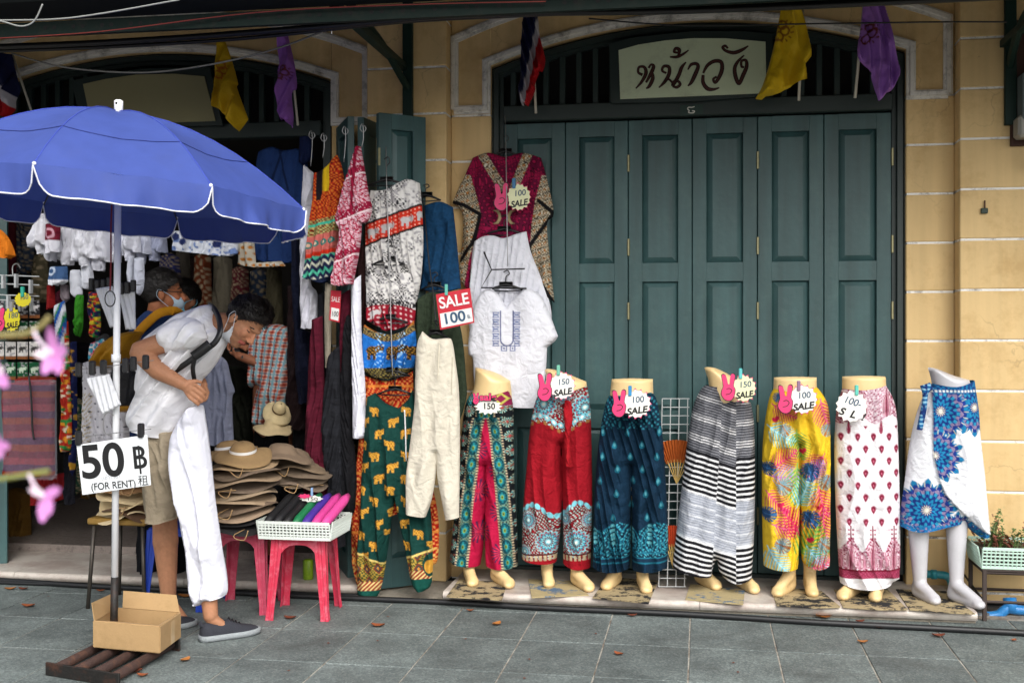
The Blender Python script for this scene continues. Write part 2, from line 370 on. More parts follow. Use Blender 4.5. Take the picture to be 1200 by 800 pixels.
# ------------------------------------------------------------------ setting: ground, pavement, steps
YW, YP, YD = 6.65, 6.52, 6.70
grd = MB().add([(-150,-150,-.02),(150,-150,-.02),(150,150,-.02),(-150,150,-.02)], [(0,1,2,3)]).build('ground', mat('asphalt', (.05,.05,.05), .9, .3, 3, .4, 40)); tag(grd, kind='structure')
m_grout = mat('grout', '#a9a69c', .95, .25, 6, .3, 90, dirt='#5f4c3c', dscale=7, damt=.8, dpos=(.42,.6))
pv = MB().box((-9,-3,-.018), (8,6.3,-.0045)).build('pavement', m_grout); tag(pv, kind='structure')
def tile_mat():
    m = bpy.data.materials.new('pavement_tile'); m.use_nodes = True; t = m.node_tree; b = t.nodes['Principled BSDF']
    tc = t.nodes.new('ShaderNodeTexCoord'); oi = t.nodes.new('ShaderNodeObjectInfo'); g = t.nodes.new('ShaderNodeNewGeometry')
    vo = t.nodes.new('ShaderNodeTexVoronoi'); vo.inputs['Scale'].default_value = 130; t.links.new(g.outputs['Position'], vo.inputs['Vector'])
    r1 = t.nodes.new('ShaderNodeValToRGB'); e = r1.color_ramp.elements
    e[0].position = 0; e[0].color = (.10,.122,.12,1); e[1].position = 1; e[1].color = (.215,.245,.238,1)
    for p, c in ((.35,(.122,.148,.146,1)),(.7,(.155,.184,.18,1))): q = e.new(p); q.color = c
    sp = t.nodes.new('ShaderNodeSeparateColor'); t.links.new(vo.outputs['Color'], sp.inputs[0]); t.links.new(sp.outputs[0], r1.inputs[0])
    n = t.nodes.new('ShaderNodeTexNoise'); n.inputs['Scale'].default_value = 3.2; n.inputs['Detail'].default_value = 8; n.inputs['Roughness'].default_value = .7; t.links.new(g.outputs['Position'], n.inputs['Vector'])
    r2 = t.nodes.new('ShaderNodeValToRGB'); r2.color_ramp.elements[0].position = .3; r2.color_ramp.elements[0].color = (.5,.5,.5,1); r2.color_ramp.elements[1].position = .7; r2.color_ramp.elements[1].color = (1.15,1.14,1.12,1)
    t.links.new(n.outputs[0], r2.inputs[0])
    mu = t.nodes.new('ShaderNodeMix'); mu.data_type = 'RGBA'; mu.blend_type = 'MULTIPLY'; mu.inputs[0].default_value = 1
    t.links.new(r1.outputs[0], mu.inputs[6]); t.links.new(r2.outputs[0], mu.inputs[7])
    mr = t.nodes.new('ShaderNodeMapRange'); mr.inputs[3].default_value = .9; mr.inputs[4].default_value = 1.22; t.links.new(oi.outputs['Random'], mr.inputs[0])
    m2 = t.nodes.new('ShaderNodeVectorMath'); m2.operation = 'SCALE'; t.links.new(mu.outputs[2], m2.inputs[0]); t.links.new(mr.outputs[0], m2.inputs['Scale'])
    vg = t.nodes.new('ShaderNodeTexVoronoi'); vg.inputs['Scale'].default_value = 6.5; t.links.new(g.outputs['Position'], vg.inputs['Vector'])
    g1 = t.nodes.new('ShaderNodeMapRange'); g1.inputs[1].default_value = .05; g1.inputs[2].default_value = .09; g1.inputs[3].default_value = .75; g1.inputs[4].default_value = 0; t.links.new(vg.outputs['Distance'], g1.inputs[0])
    gs = t.nodes.new('ShaderNodeSeparateColor'); t.links.new(vg.outputs['Color'], gs.inputs[0]); g2 = t.nodes.new('ShaderNodeMath'); g2.operation = 'GREATER_THAN'; g2.inputs[1].default_value = .72; t.links.new(gs.outputs[1], g2.inputs[0])
    g3 = t.nodes.new('ShaderNodeMath'); g3.operation = 'MULTIPLY'; t.links.new(g1.outputs[0], g3.inputs[0]); t.links.new(g2.outputs[0], g3.inputs[1])
    ns = t.nodes.new('ShaderNodeTexNoise'); ns.inputs['Scale'].default_value = 1.3; ns.inputs['Detail'].default_value = 7; ns.inputs['Distortion'].default_value = 1.5; t.links.new(g.outputs['Position'], ns.inputs['Vector'])
    n1 = t.nodes.new('ShaderNodeMapRange'); n1.inputs[1].default_value = .55; n1.inputs[2].default_value = .68; n1.inputs[3].default_value = 0; n1.inputs[4].default_value = .42; t.links.new(ns.outputs[0], n1.inputs[0])
    mxx = t.nodes.new('ShaderNodeMath'); mxx.operation = 'MAXIMUM'; t.links.new(g3.outputs[0], mxx.inputs[0]); t.links.new(n1.outputs[0], mxx.inputs[1])
    sm = t.nodes.new('ShaderNodeMix'); sm.data_type = 'RGBA'; t.links.new(mxx.outputs[0], sm.inputs[0]); t.links.new(m2.outputs[0], sm.inputs[6]); sm.inputs[7].default_value = (.06,.064,.06,1)
    t.links.new(sm.outputs[2], b.inputs['Base Color']); b.inputs['Roughness'].default_value = .72
    bp = t.nodes.new('ShaderNodeBump'); bp.inputs['Strength'].default_value = .35; bp.inputs['Distance'].default_value = .004; t.links.new(vo.outputs['Distance'], bp.inputs['Height']); t.links.new(bp.outputs[0], b.inputs['Normal'])
    return m
TILE_M = tile_mat()
tm = {}
TY = [5.9 - .525*k for k in range(7)]
def tile(x, ya, yb):
    key = round(yb-ya, 3)
    if key not in tm:
        b = MB().bbox((-.2, -(yb-ya)/2+.0035, -.014), (.2, (yb-ya)/2-.0035, 0), .003); o = b.build('paving_tile', TILE_M, pv); tm[key] = o.data
    else:
        o = bpy.data.objects.new('paving_tile', tm[key]); COL.objects.link(o); o.parent = pv
    o.location = (x, (ya+yb)/2, rnd.uniform(-.0015, .0012)); o.rotation_euler = (rnd.uniform(-.002,.002), rnd.uniform(-.002,.002), rnd.uniform(-.004,.004))
for i in range(-13, 10):
    x = -.456+.4067*i+.2033
    tile(x, 5.9, 6.16)
    for k in range(6): tile(x, TY[k+1], TY[k])

m_marble = mat('worn_marble', '#c6beb4', .45, .14, 9, .12, 50, dirt='#9c8980', dscale=5, damt=.7, dpos=(.42,.6))
m_conc = mat('rough_concrete', '#8d8578', .95, .3, 12, .7, 45, dirt='#3f4538', dscale=4, damt=.7)
def slab(name, x0, x1, y0, y1, z, label):
    t = thing(name, label, 'step', ((x0+x1)/2, y0, 0))
    rr = .022; prof = [(y0+.012, z-.045)]+[(y0+rr-rr*math.cos(a), z-rr+rr*math.sin(a)) for a in np.linspace(-.6, math.pi/2, 8)]+[(y1, z), (y1, z-.045)]
    n = len(prof); b = MB(); cuts = list(np.linspace(x0, x1, max(2, int((x1-x0)/1.05)+1)))
    for a, c in zip(cuts[:-1], cuts[1:]):
        b = MB(); v = [(a+.0015, p[0], p[1]) for p in prof]+[(c-.0015, p[0], p[1]) for p in prof]
        b.add(v, [tuple(range(n))[::-1], tuple(range(n, 2*n))]+[(i, (i+1) % n, n+(i+1) % n, n+i) for i in range(n)]); b.build('marble_slab', m_marble, t)
    MB().box((x0+.005, y0+.03, -.01), (x1-.005, y1, z-.0455)).build('concrete_base', m_conc, t)
    return t
SX0, SX1 = GP(512, 700, .06).x, GP(1146, 718, .06).x
slab('door_step', SX0, SX1, 6.03, 6.72, .062, 'long low marble doorstep under the row of mannequins')
LX1 = GP(421, 690, .06).x
slab('shop_step', -6.2, LX1, 6.09, 6.70, .062, 'marble threshold step of the open shop on the left')
ap = MB().box((LX1+.003, 6.1, -.012), (SX0-.003, 6.55, .006)).build('drain_floor', m_conc); tag(ap, kind='structure')
sf = MB().box((-6.2, 6.703, 0), (-1.95, 10.3, .11)).build('shop_floor', mat('shop_floor', '#8a7f78', .5, .3, 20, dirt='#2e2a28', dscale=26, damt=.7)); tag(sf, kind='structure')
# black cable on the ground along the step
cb = MB().tube(crv([(GP(x, y, .016)+Vector((0,0,0))) for x, y in ((-160,671),(0,679.5),(120,687),(250,693),(400,700),(520,705),(640,712),(800,719),(960,729),(1100,736),(1210,742),(1300,748))], 4), .016, 8).build('ground_cable', mat('black_rubber', '#17181a', .45, .2, 20), None, True)
tag(cb, 'thick black cable lying on the pavement along the doorsteps', 'cable')
c2 = MB().tube(crv([(-4.4, 6.03, .012), (-3.2, 6.05, .012), (-2.5, 6.06, .012), (-1.8, 6.07, .012)], 4), .011, 6).build('ground_cable', MATS['black_rubber'], None, True)
tag(c2, 'thinner black cable behind the thick one at the shop step', 'cable')

# ------------------------------------------------------------------ facade
m_och = mat('ochre_plaster', (.65,.465,.225), .9, .07, 2.2, .15, 22, dirt=(.47,.30,.12), dscale=2.6, damt=.6, dpos=(.5,.66), streak=.11, chips=(.38,.25,.12), crack=.3)
m_joint = mat('white_joint', '#e4e3de', .85, .12, 30, .2, 60, dirt='#5c5650', dscale=11, damt=.9)
m_mould = mat('white_moulding', '#d8d5ce', .8, .1, 12, .1, 60, dirt='#55504a', dscale=8, damt=.8)
m_green = mat('green_paint', (.032,.082,.084), .45, .2, 9, .15, 25, dirt=(.062,.125,.115), dscale=2.5, damt=.6, streak=.28, chips=(.10,.17,.16))
m_dgreen = mat('dark_green_paint', (.014,.026,.024), .5, .2, 7, .1, 30)
m_brass = mat('aged_brass', '#8f8a6a', .45, .35, 60, metal=.8)
m_dark = mat('dark_void', (.008,.008,.008), .9, .3)
fac = thing('shophouse', 'ochre shophouse front with arched doorways, green folding doors and white plaster joints', 'building', (-1.7, YW, 0))
LZ = [.05+.2788*k for k in range(16)]
def courses(x0, x1, y0, y1, zs, dz=0, ztop=4.3):
    MB().box((x0+.005, y0+.005, 0), (x1-.005, y1, ztop)).build('plaster_joint', m_joint, fac)
    zz = [0]+[z+dz for z in zs if .03 < z+dz < ztop]+[ztop]
    for a, b in zip(zz[:-1], zz[1:]):
        MB().bbox((x0, y0, a+.0062), (x1, y1-.001, b-.0062), .005).build('plaster_course', m_och, fac)
LZ2 = [z for z in LZ if z < 2.75]
courses(1.422, 2.6, YP, 6.9, LZ, .005)                    # right pilaster
courses(-1.984, -1.493, YP, 6.9, LZ, -.035)               # middle pilaster
courses(-5.39, -4.9, YP, 6.9, LZ, -.04)
courses(1.159, 1.4215, YW, 6.9, [z for z in LZ if z < 2.9], .0)
courses(-1.4925, -1.246, YW, 6.9, [z for z in LZ if z < 2.9], -.03)
courses(-2.251, -1.9845, YW, 6.9, [z for z in LZ if z < 2.9], -.035)
courses(-4.8995, -4.656, YW, 6.9, [z for z in LZ if z < 2.9], -.04)
def arch(x, xc, r=3.45, rise_z=3.325): return rise_z-r+math.sqrt(r*r-(x-xc)**2)
def sweep(path, w, d, Y):                                 # moulding along an (x, z) path
    P = [np.array(p, float) for p in path]; b = MB(); rings = []
    for i, p in enumerate(P):
        t0 = P[i]-P[max(0, i-1)]; t1 = P[min(len(P)-1, i+1)]-P[i]
        t0 = t0/(np.linalg.norm(t0)+1e-9) if i else t1/np.linalg.norm(t1); t1 = t1/(np.linalg.norm(t1)+1e-9) if i < len(P)-1 else t0
        t = t0+t1; t /= np.linalg.norm(t); n = np.array([-t[1], t[0]]); k = 1/max(.5, (t*t1).sum())
        prof = [(-w/2, 0), (-w/2, d*.55), (-w*.2, d*.55), (-w*.12, d), (w*.3, d), (w*.42, d*.7), (w/2, d*.7), (w/2, 0)]
        rings.append([(p[0]+n[0]*k*q, Y-h, p[1]+n[1]*k*q) for q, h in prof])
    return b.loft(rings)
for bay, (xa, xb) in enumerate(((-1.246, 1.159), (-4.656, -2.251))):
    xc = (xa+xb)/2; dz = -.005 if bay == 0 else -.05
    A = lambda x: arch(x, xc)+dz
    xs = np.linspace(xa, xb, 33)
    # spandrel above the opening
    b = MB(); top = 4.3
    for i in range(32):
        x0, x1 = xs[i], xs[i+1]
        b.add([(x0,YW,A(x0)),(x1,YW,A(x1)),(x1,YW,top),(x0,YW,top),(x0,YW+.25,A(x0)),(x1,YW+.25,A(x1))], [(0,1,2,3),(0,4,5,1)])
    b.build('arch_wall', m_och, fac)
    # white mouldings: inner arch with its feet, outer line
    zb = 2.845+dz; o_ = .21
    inner = [(xa-.225, zb), (xa-.025, zb), (xa-.025, A(xa)+.02)]+[(x, A(x)+.027) for x in xs[1:-1]]+[(xb+.025, A(xb)+.02), (xb+.025, zb), (xb+.225, zb)]
    sweep(inner, .05, .03, YW).build('arch_moulding', m_mould, fac)
    r2 = 3.45+o_; outer = [(xa-.225, zb+.005)]+[(x, 3.325+dz-3.45+math.sqrt(r2**2-(x-xc)**2)+.03) for x in np.linspace(xa-.225, xb+.225, 33)]+[(xb+.225, zb+.005)]
    sweep(outer, .05, .026, YW+.001).build('outer_moulding', m_mould, fac)
    # dark green arched frame, lintel rail, slats
    fr = [(xa+.035, .11)]+[(x, A(x)-.035-.012*abs(x-xc)) for x in np.linspace(xa+.035, xb-.035, 31)]+[(xb-.035, .11)]
    sweep(fr, .07, .06, YD+.03).build('arch_frame', m_dgreen, fac)
    zr = 2.765 if bay == 0 else 2.715
    MB().bbox((xa+.072, YD-.05, zr), (xb-.072, YD+.05, zr+.095), .006).build('lintel_rail', m_dgreen, fac)
    for k in range(24):
        x = xa+.13+.1*k
        if x < xb-.1 and (abs(x-xc) > .43):
            MB().bbox((x-.017, YD-.012, zr+.096), (x+.017, YD+.025, A(x)-.08), .003).build('slat', mat('slat_green', (.018,.035,.032), .5), fac)
    MB().box((xa, YD+.16, zr+.05), (xb, YD+.2, 3.4)).build('transom_shade_sheet', m_dark, fac)  # near-black sheet added to stand in for the unlit depth behind the slats
# six folding leaves of the closed doorway
XA, XB = -1.246+.072, 1.159-.072
LW = (XB-XA)/6
def leaf_mesh(w, zb, zt, zsp):                            # stiles and rails
    b = MB(); s = .082
    b.bbox((0, 0, zb), (s, .04, zt), .003); b.bbox((w-s, 0, zb), (w, .04, zt), .003)
    prev = zb
    for a, c in zsp:
        b.box((s-.001, .002, prev), (w-s+.001, .038, a)); prev = c
    b.box((s-.001, .002, prev), (w-s+.001, .038, zt))
    return b
ZSP = [(.19, .92), (1.03, 1.795), (1.905, 2.665)]
def panel_mesh(w, a, c):
    s = .083; b = MB(); e = .034; yb, yf = .026, .008
    v = [(s,yb,a),(w-s,yb,a),(w-s,yb,c),(s,yb,c),(s+e,yf,a+e),(w-s-e,yf,a+e),(w-s-e,yf,c-e),(s+e,yf,c-e)]
    b.add(v, [(4,5,6,7),(0,1,5,4),(1,2,6,5),(2,3,7,6),(3,0,4,7)]); b.add([(s,.03,a),(w-s,.03,a),(w-s,.03,c),(s,.03,c)], [(0,1,2,3)]); return b
def leaf(x, y, rz, w=LW-.004, zb=.085, zt=2.755, name='door_leaf', hinge=(True,)):
    L = leaf_mesh(w, zb, zt, ZSP).build(name, m_green, fac)
    for a, c in ZSP: p = panel_mesh(w, a, c).build('panel', m_green); p.parent = L
    for hz in (.42, 1.02, 1.62, 2.0, 2.5):
        if hinge[0]: p = MB().tube([(0, -.004, hz-.05), (0, -.004, hz+.05)], .008, 6).build('hinge', m_brass); p.parent = L
    L.matrix_parent_inverse = Matrix(); L.location = Vector((x, y, 0))-fac.location; L.rotation_euler = (0, 0, rz)
    return L
for k in range(6): leaf(XA+LW*k+.002, YD-.008, 0, hinge=(k in (2, 4),))
for hz in (.42, 1.02, 1.62, 2.0, 2.5): MB().tube([(XB+.004, YD-.012, hz-.05), (XB+.004, YD-.012, hz+.05)], .008, 6).build('hinge', m_brass, fac)
MB().box((XA-.07, YD+.04, 0), (XB+.07, YD+.06, 2.8)).build('door_backing', m_dark, fac)
MB().bbox((XA-.01, YD-.03, .06), (XB+.01, YD+.03, .083), .004).build('door_sill', m_dgreen, fac)
# folded leaves of the open shop, right hand side and far left
FX = WX(452, 6.35)
leaf(WX(444,6.2), 6.2, R(40), w=.30, zb=.02, name='folded_leaf')
leaf(WX(437,6.5), 6.66, R(-97), w=.34, zb=.02, name='folded_leaf')
leaf(WX(392,6.6), 6.63, R(-62), w=.40, zb=.02, name='folded_leaf')
leaf(-4.62, 6.15, R(24), w=.42, zb=.02, name='folded_leaf'); leaf(-4.72, 6.62, R(-78), w=.42, zb=.02, name='folded_leaf')
# shop interior
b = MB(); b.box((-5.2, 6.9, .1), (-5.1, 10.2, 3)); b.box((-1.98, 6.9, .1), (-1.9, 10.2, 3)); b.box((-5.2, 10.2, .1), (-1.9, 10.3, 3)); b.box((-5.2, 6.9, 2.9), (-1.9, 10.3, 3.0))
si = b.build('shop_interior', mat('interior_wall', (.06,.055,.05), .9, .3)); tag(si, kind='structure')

# ------------------------------------------------------------------ awning
aw = thing('awning', 'dark green steel awning with perforated edge beam above the shop fronts', 'awning', (-1.5, 6.5, 3.3))
m_steel = mat('awning_green', (.007,.016,.013), .6, .3, 6, spec=.15, dirt=(.03,.025,.02), dscale=6, damt=.6)
MB().box((-8, 0, -.006), (5, 1.75, .006), Matrix.Translation((0, 4.93, 3.27)) @ Matrix.Rotation(R(14), 4, 'X')).build('roof_sheet', mat('roof_sheet', (.03,.034,.033), .8, .3, 4), aw)
b = MB(); b.box((-8, 5.17, 3.055), (5, 5.23, 3.06)); b.box((-8, 5.17, 2.995), (5, 5.175, 3.055)); b.box((-8, 5.17, 2.99), (5, 5.2, 2.995))
b.build('edge_beam', m_steel, aw)
b = MB()
for k in range(60):
    x = -6.2+.155*k
    for dx in (0, .05): b.tube([(x+dx, 5.1685, 3.028), (x+dx, 5.1700, 3.028)], .011, 8)
o = b.build('beam_hole', m_dark, aw); tag(o, kind='stuff')
b = MB(); v = [(-8,5.16,3.062),(-8,5.0,3.11),(-8,4.93,3.21),(-8,4.92,3.3),(-8,4.95,3.3),(-8,5.02,3.14),(-8,5.2,3.09)]; n = len(v)
b.add(v+[(5,p[1],p[2]) for p in v], [tuple(range(n)), tuple(range(2*n-1,n-1,-1))]+[((i+1) % n, i, n+i, n+(i+1) % n) for i in range(n)]); b.build('gutter', mat('gutter_dark', (.008,.010,.010), .7, .35, 5, spec=.1), aw)
MB().box((-8, 4.912, 3.262), (5, 4.922, 3.29)).build('gutter_lip', mat('pale_zinc', '#8d8f8d', .6, .4, 20), aw)
for x in (-4.9, WX(478, 6.5), WX(1184, 6.5)):
    b = MB(); b.bbox((x-.03, 6.485, 2.63), (x+.03, 6.519, 3.7), .003)
    b.tube(crv([(x, 6.5, 2.95), (x-.02, 6.35, 3.02), (x-.04, 6.0, 3.13), (x-.05, 5.25, 3.2)], 5), .022, 6); b.bbox((x-.05, 5.2, 3.06), (x+.0, 6.55, 3.1), .003)
    b.build('bracket', mat('bracket_green', (.010,.028,.022), .5, .2, spec=.2), aw)
# ------------------------------------------------------------------ textile prints (functions of a garment's own flat pattern, in photo pixels)
def vn(x, y, s, seed=0):
    x = x/s+seed*17.13; y = y/s+seed*7.77; xi = np.floor(x); yi = np.floor(y); fx = x-xi; fy = y-yi; fx = fx*fx*(3-2*fx); fy = fy*fy*(3-2*fy)
    h = lambda a, b: np.modf(np.abs(np.sin(a*127.1+b*311.7+seed*3.7)*43758.5453))[0]
    return (h(xi, yi)*(1-fx)+h(xi+1, yi)*fx)*(1-fy)+(h(xi, yi+1)*(1-fx)+h(xi+1, yi+1)*fx)*fy
def on_(x, y, s, seed=0):                         # curling ornament rather than blotches
    a = vn(x, y, s*2.6, seed+1)*7; b = vn(x+90, y+40, s*2.6, seed+2)*7; k = 2*np.pi/(s*1.9)
    return .5+.5*np.sin(x*k+a)*np.sin(y*k*.93+b)
def bs(x, c): return np.tile(lin(c), (len(x), 1))
def put(C, m, c): C[m] = lin(c); return C
def el(x, y, cx, cy, rx, ry, a=0):
    c, s = math.cos(a), math.sin(a); X = (x-cx)*c+(y-cy)*s; Y = -(x-cx)*s+(y-cy)*c; return (X/rx)**2+(Y/ry)**2 < 1
def elephant(x, y, cx, cy, s, fl=1):
    X = (x-cx)/s*fl; Y = (y-cy)/s
    m = el(X, Y, 0, -.1, .62, .45)|el(X, Y, .6, -.28, .33, .36)|((np.abs(X-.28) < .16)&(Y > 0)&(Y < .78))|((np.abs(X+.34) < .17)&(Y > 0)&(Y < .78))
    m |= ((np.abs(X-.93+.12*np.sin(Y*4)) < .1)&(Y > -.75)&(Y < .1)); return m
def mandala(C, x, y, cx, cy, r, cols, n=12, a0=0, sel=None):
    dx, dy = x-cx, y-cy; d = np.hypot(dx, dy)/r; a = np.arctan2(dy, dx)+a0
    pet = np.abs(np.mod(a*n/(2*np.pi), 1)-.5)*2
    ok = d < .74+.26*(1-pet)**.8
    if sel is not None: ok &= sel
    k = (d+.06*np.cos(a*n)); idx = np.clip((k*9).astype(int), 0, 8)
    for i in range(9): put(C, ok & (idx == i), cols[i % len(cols)])
    put(C, ok & (d > .72) & (np.abs(pet-.5) < .06), cols[0]); put(C, ok & (np.abs(np.sin(a*n/1.0)) > .9) & (d > .35) & (d < .62), cols[1])
    put(C, ok & (d < .06), '#f2efe0'); return C

def p_peacock(x, y):
    v = (y-460)/200; C = bs(x, '#12181c'); xl = 573-20*np.clip((y-488)/172, 0, 1)**.7; xr = 573+18*np.clip((y-488)/172, 0, 1)**.7
    xl = np.where(y < 488, 576, xl); xr = np.where(y < 488, 569, xr)
    dl = xl-x; dr = x-xr; dd = np.where(x < (xl+xr)/2, dl, dr)
    # outer floral
    px_, py_ = np.mod(dd-16, 13)-6.5, np.mod(y+x*.1, 17)-8.5; rr = np.hypot(px_, py_); aa = np.arctan2(py_, px_)
    out = dd > 15
    put(C, out & (rr < 6.3*(.55+.45*np.abs(np.cos(aa*3.5)))), '#2f8f98'); put(C, out & (rr < 5.2*(.45+.5*np.abs(np.cos(aa*3.5)))), '#0e1a20'); put(C, out & (np.abs(np.sin(aa*7)) > .86) & (rr < 6.5), '#b9c7b0'); put(C, out & (rr < 1.5), '#c23a4a')
    put(C, out & (np.abs(np.mod(y, 17)-8.5) > 7.7) & (np.mod(x, 4) < 2), '#8c4b3a')
    # teal chain band
    band = (dd <= 15) & (dd > 0); put(C, band, '#1c7c86'); cy = np.mod(y, 19)-9.5; q = np.hypot((dd-7.5)/5.2, cy/8.6)
    put(C, band & (q > 1), '#6f8f78'); put(C, band & (q > 1) & (on_(x, y, 2, 3) > .55), '#2b2f3a'); put(C, band & (q < .93) & (q > .75), '#10343c'); put(C, band & (q < .8) & (np.abs(np.sin(np.arctan2(cy, dd-7.5)*4)) > .55), '#14505c'); put(C, band & (q < .5), '#2a939a'); put(C, band & (q < .3), '#7f9a34'); put(C, band & (q < .13), '#2a2440')
    put(C, band & ((dd < 2.2) | (dd > 13.2)), '#cbb894'); put(C, band & ((dd < 2.2) | (dd > 13.2)) & (np.mod(y, 3.2) < 1.5), '#2a1f3a')
    red = dd <= 0; put(C, red, '#b3123f')
    for i in range(7):
        cx, cy = 588-(i % 2)*26+i*.6, 500+i*24; dx, dy = x-cx, y-cy; d = np.hypot(dx, dy); a = np.arctan2(dy, dx)
        put(C, red & (d < 13) & (np.abs(np.sin(a*8)) > .86) & (d > 2), '#33284f'); put(C, red & (d < 9) & (np.abs(np.cos(a*8)) > .9), '#e0405a')
    wb = (y < 473+(x-545)*.02); put(C, wb & (on_(x, y, 4, 2) > .5), '#2f8f98'); put(C, wb & (x > 580), '#8d1f4a'); put(C, wb & (x > 580) & (np.abs(np.abs(y-466)+np.abs(x-590)*.8-6) < 1.4), '#c9c25a')
    return C
TQ = ['#e9efe6', '#58b8c8', '#6b1018', '#8fd0d8', '#2a6a86', '#a01624', '#7cc4d0', '#7a1a20', '#9adbe0']
def p_redmandala(x, y):
    C = bs(x, '#980e1e'); mott = vn(x, y, 60, 1); C *= (.9+.2*mott)[:, None]
    lim = 498-6*np.cos((x-635)/9.0)-abs(0)
    top = y < lim
    put(C, top & (on_(x, y, 3, 5) > .45), '#6a0d18'); put(C, top & (on_(x, y, 2.4, 6) > .72), '#a5d4d0')
    for cx, cy, r in ((640, 472, 19), (687, 476, 18), (663, 462, 12)): mandala(C, x, y, cx, cy, r, TQ, 12, 0, top)
    rim = (np.abs(y-lim+7) < 4); put(C, rim & (np.hypot(np.mod(x, 8)-4, (y-lim+7)) < 3.4), '#7cc8d6'); put(C, rim & (np.hypot(np.mod(x, 8)-4, (y-lim+7)) < 1.6), '#f2e9df'); put(C, (np.abs(y-lim) < 2) & (np.mod(x, 8) < 3.5), '#9a6a3a')
    bl = 600-14*np.cos((x-628)/26.0*np.pi/2)**2*np.where(x < 656, 1, 1.2)
    bot = (y > bl) & (y < 652); put(C, bot & (on_(x, y, 3, 7) > .42), '#641019'); put(C, bot & (on_(x, y, 2.3, 8) > .7), '#a8cfc8')
    for cx, cy, r in ((622, 606, 12), (645, 631, 17), (618, 642, 9), (678, 631, 18), (664, 604, 9), (692, 606, 10)): mandala(C, x, y, cx, cy, r, TQ, 14, .2, bot)
    rb = np.abs(y-bl-2) < 4.5; put(C, rb & (np.hypot(np.mod(x, 7)-3.5, y-bl-2) < 3.2), '#7cc8d6'); put(C, (np.abs(y-650) < 3) & (np.mod(x, 5) < 3), '#b9a888'); put(C, (np.abs(y-646) < 1), '#4a0c12')
    return C
def p_navy(x, y):
    C = bs(x, '#0b2a40')
    ix = np.floor(x/17); yy = y+np.mod(ix, 2)*14; iy = np.floor(yy/28); cx = ix*17+8.5; cy = iy*28+14-np.mod(ix, 2)*14
    dx, dy = x-cx+3*np.sin(iy*5+ix), y-cy; tear = (dx/np.clip(2.4*(1+dy/9), .3, 3))**2+(dy/4.4)**2
    zone = (y > 495) & (y < 612)
    put(C, zone & (tear < 1.2), '#1a6a80'); put(C, zone & (tear < .3), '#5aa6b4')
    put(C, (y < 500) & (on_(x, y, 3.4, 2) > .68), '#2d7f90')
    b = y > 612+5*np.cos(x/7)
    dx = np.mod(x+4, 21)-10.5; dd = np.hypot(dx, (y-632)*.62); put(C, b & (np.mod(dd, 4.2) < 1.6) & (y < 645), '#1b7088'); put(C, b & (on_(x, y, 2.6, 4) > .74) & (y < 648), '#4aa6b6')
    put(C, (np.mod(y, 6) < 1.6) & (y > 640) & (y < 658), '#1c6a80'); put(C, b & (np.abs(dx) < 2.2) & (y < 634) & (np.mod(y, 5) < 3), '#69b5bd'); return C
def p_stripes(x, y):
    left = x < 846-(y-470)*.06; right = x > 862
    yy = np.where(left, y-.30*(x-807), np.where(right, y-11-.06*(862-x), y-16-.32*(x-846)))
    C = bs(x, '#ececee'); a = yy < 523; put(C, a, '#85868c'); put(C, a & (np.mod(yy, 3.1) < 1.7), '#3a3b42'); put(C, a & (np.mod(yy, 24) < 7.5) & (np.mod(yy, 3.1) > 1.7), '#dcdcde')
    mid = (yy > 573) & (yy < 626); put(C, mid, '#b4b8c2'); put(C, mid & (np.mod(yy, 2.9) < 1.2), '#9298a4'); put(C, mid & (np.mod(yy, 13) < 1.6), '#d5d8de')
    bold = (yy >= 523) & ~mid; put(C, bold & (np.mod(yy-523, 6.2) < 3.8), '#121218'); return C
def frond(C, x, y, cx, cy, L, a, c1, c2=None, n=9, wmax=.42):
    c, s = math.cos(a), math.sin(a); X = ((x-cx)*c+(y-cy)*s)/L; Y = (-(x-cx)*s+(y-cy)*c)/L; X = X+.12*np.abs(Y)-.0; Y = Y+.22*(X-.5)**2
    w = wmax*np.sin(np.clip(X, 0, 1)*np.pi)**.55; ok = (X > 0) & (X < 1.02) & (np.abs(Y) < w); lobes = np.mod(X*n-np.abs(Y)*n*1.05, 1); th_ = .62*(1-.75*np.abs(Y)/(w+1e-6))+.1
    put(C, ok & (lobes < th_), c1)
    if c2: put(C, ok & (lobes < th_*.4), c2)
    put(C, (X > -.1) & (X < 1.0) & (np.abs(Y) < .022), c2 or c1); return C
def monstera(C, x, y, cx, cy, r, a, c1, c2):
    dx, dy = x-cx, y-cy; d = np.hypot(dx, dy)/r; t = np.arctan2(dy, dx)-a; t = np.arctan2(np.sin(t), np.cos(t)); ok = d < .98*(.72+.28*np.cos(t))+.12*(np.abs(t) > 2.4)
    cut = (np.abs(np.mod(np.abs(t)*2.6+d*.9, 1)-.5) < .11) & (d > .42) & (np.abs(t) > .25); put(C, ok & ~cut, c1)
    put(C, ok & ~cut & (np.abs(np.mod(np.abs(t)*2.6+d*.9+.5, 1)-.5) < .2), c2); put(C, ok & (np.abs(np.sin(t))*d < .05), c2); return C
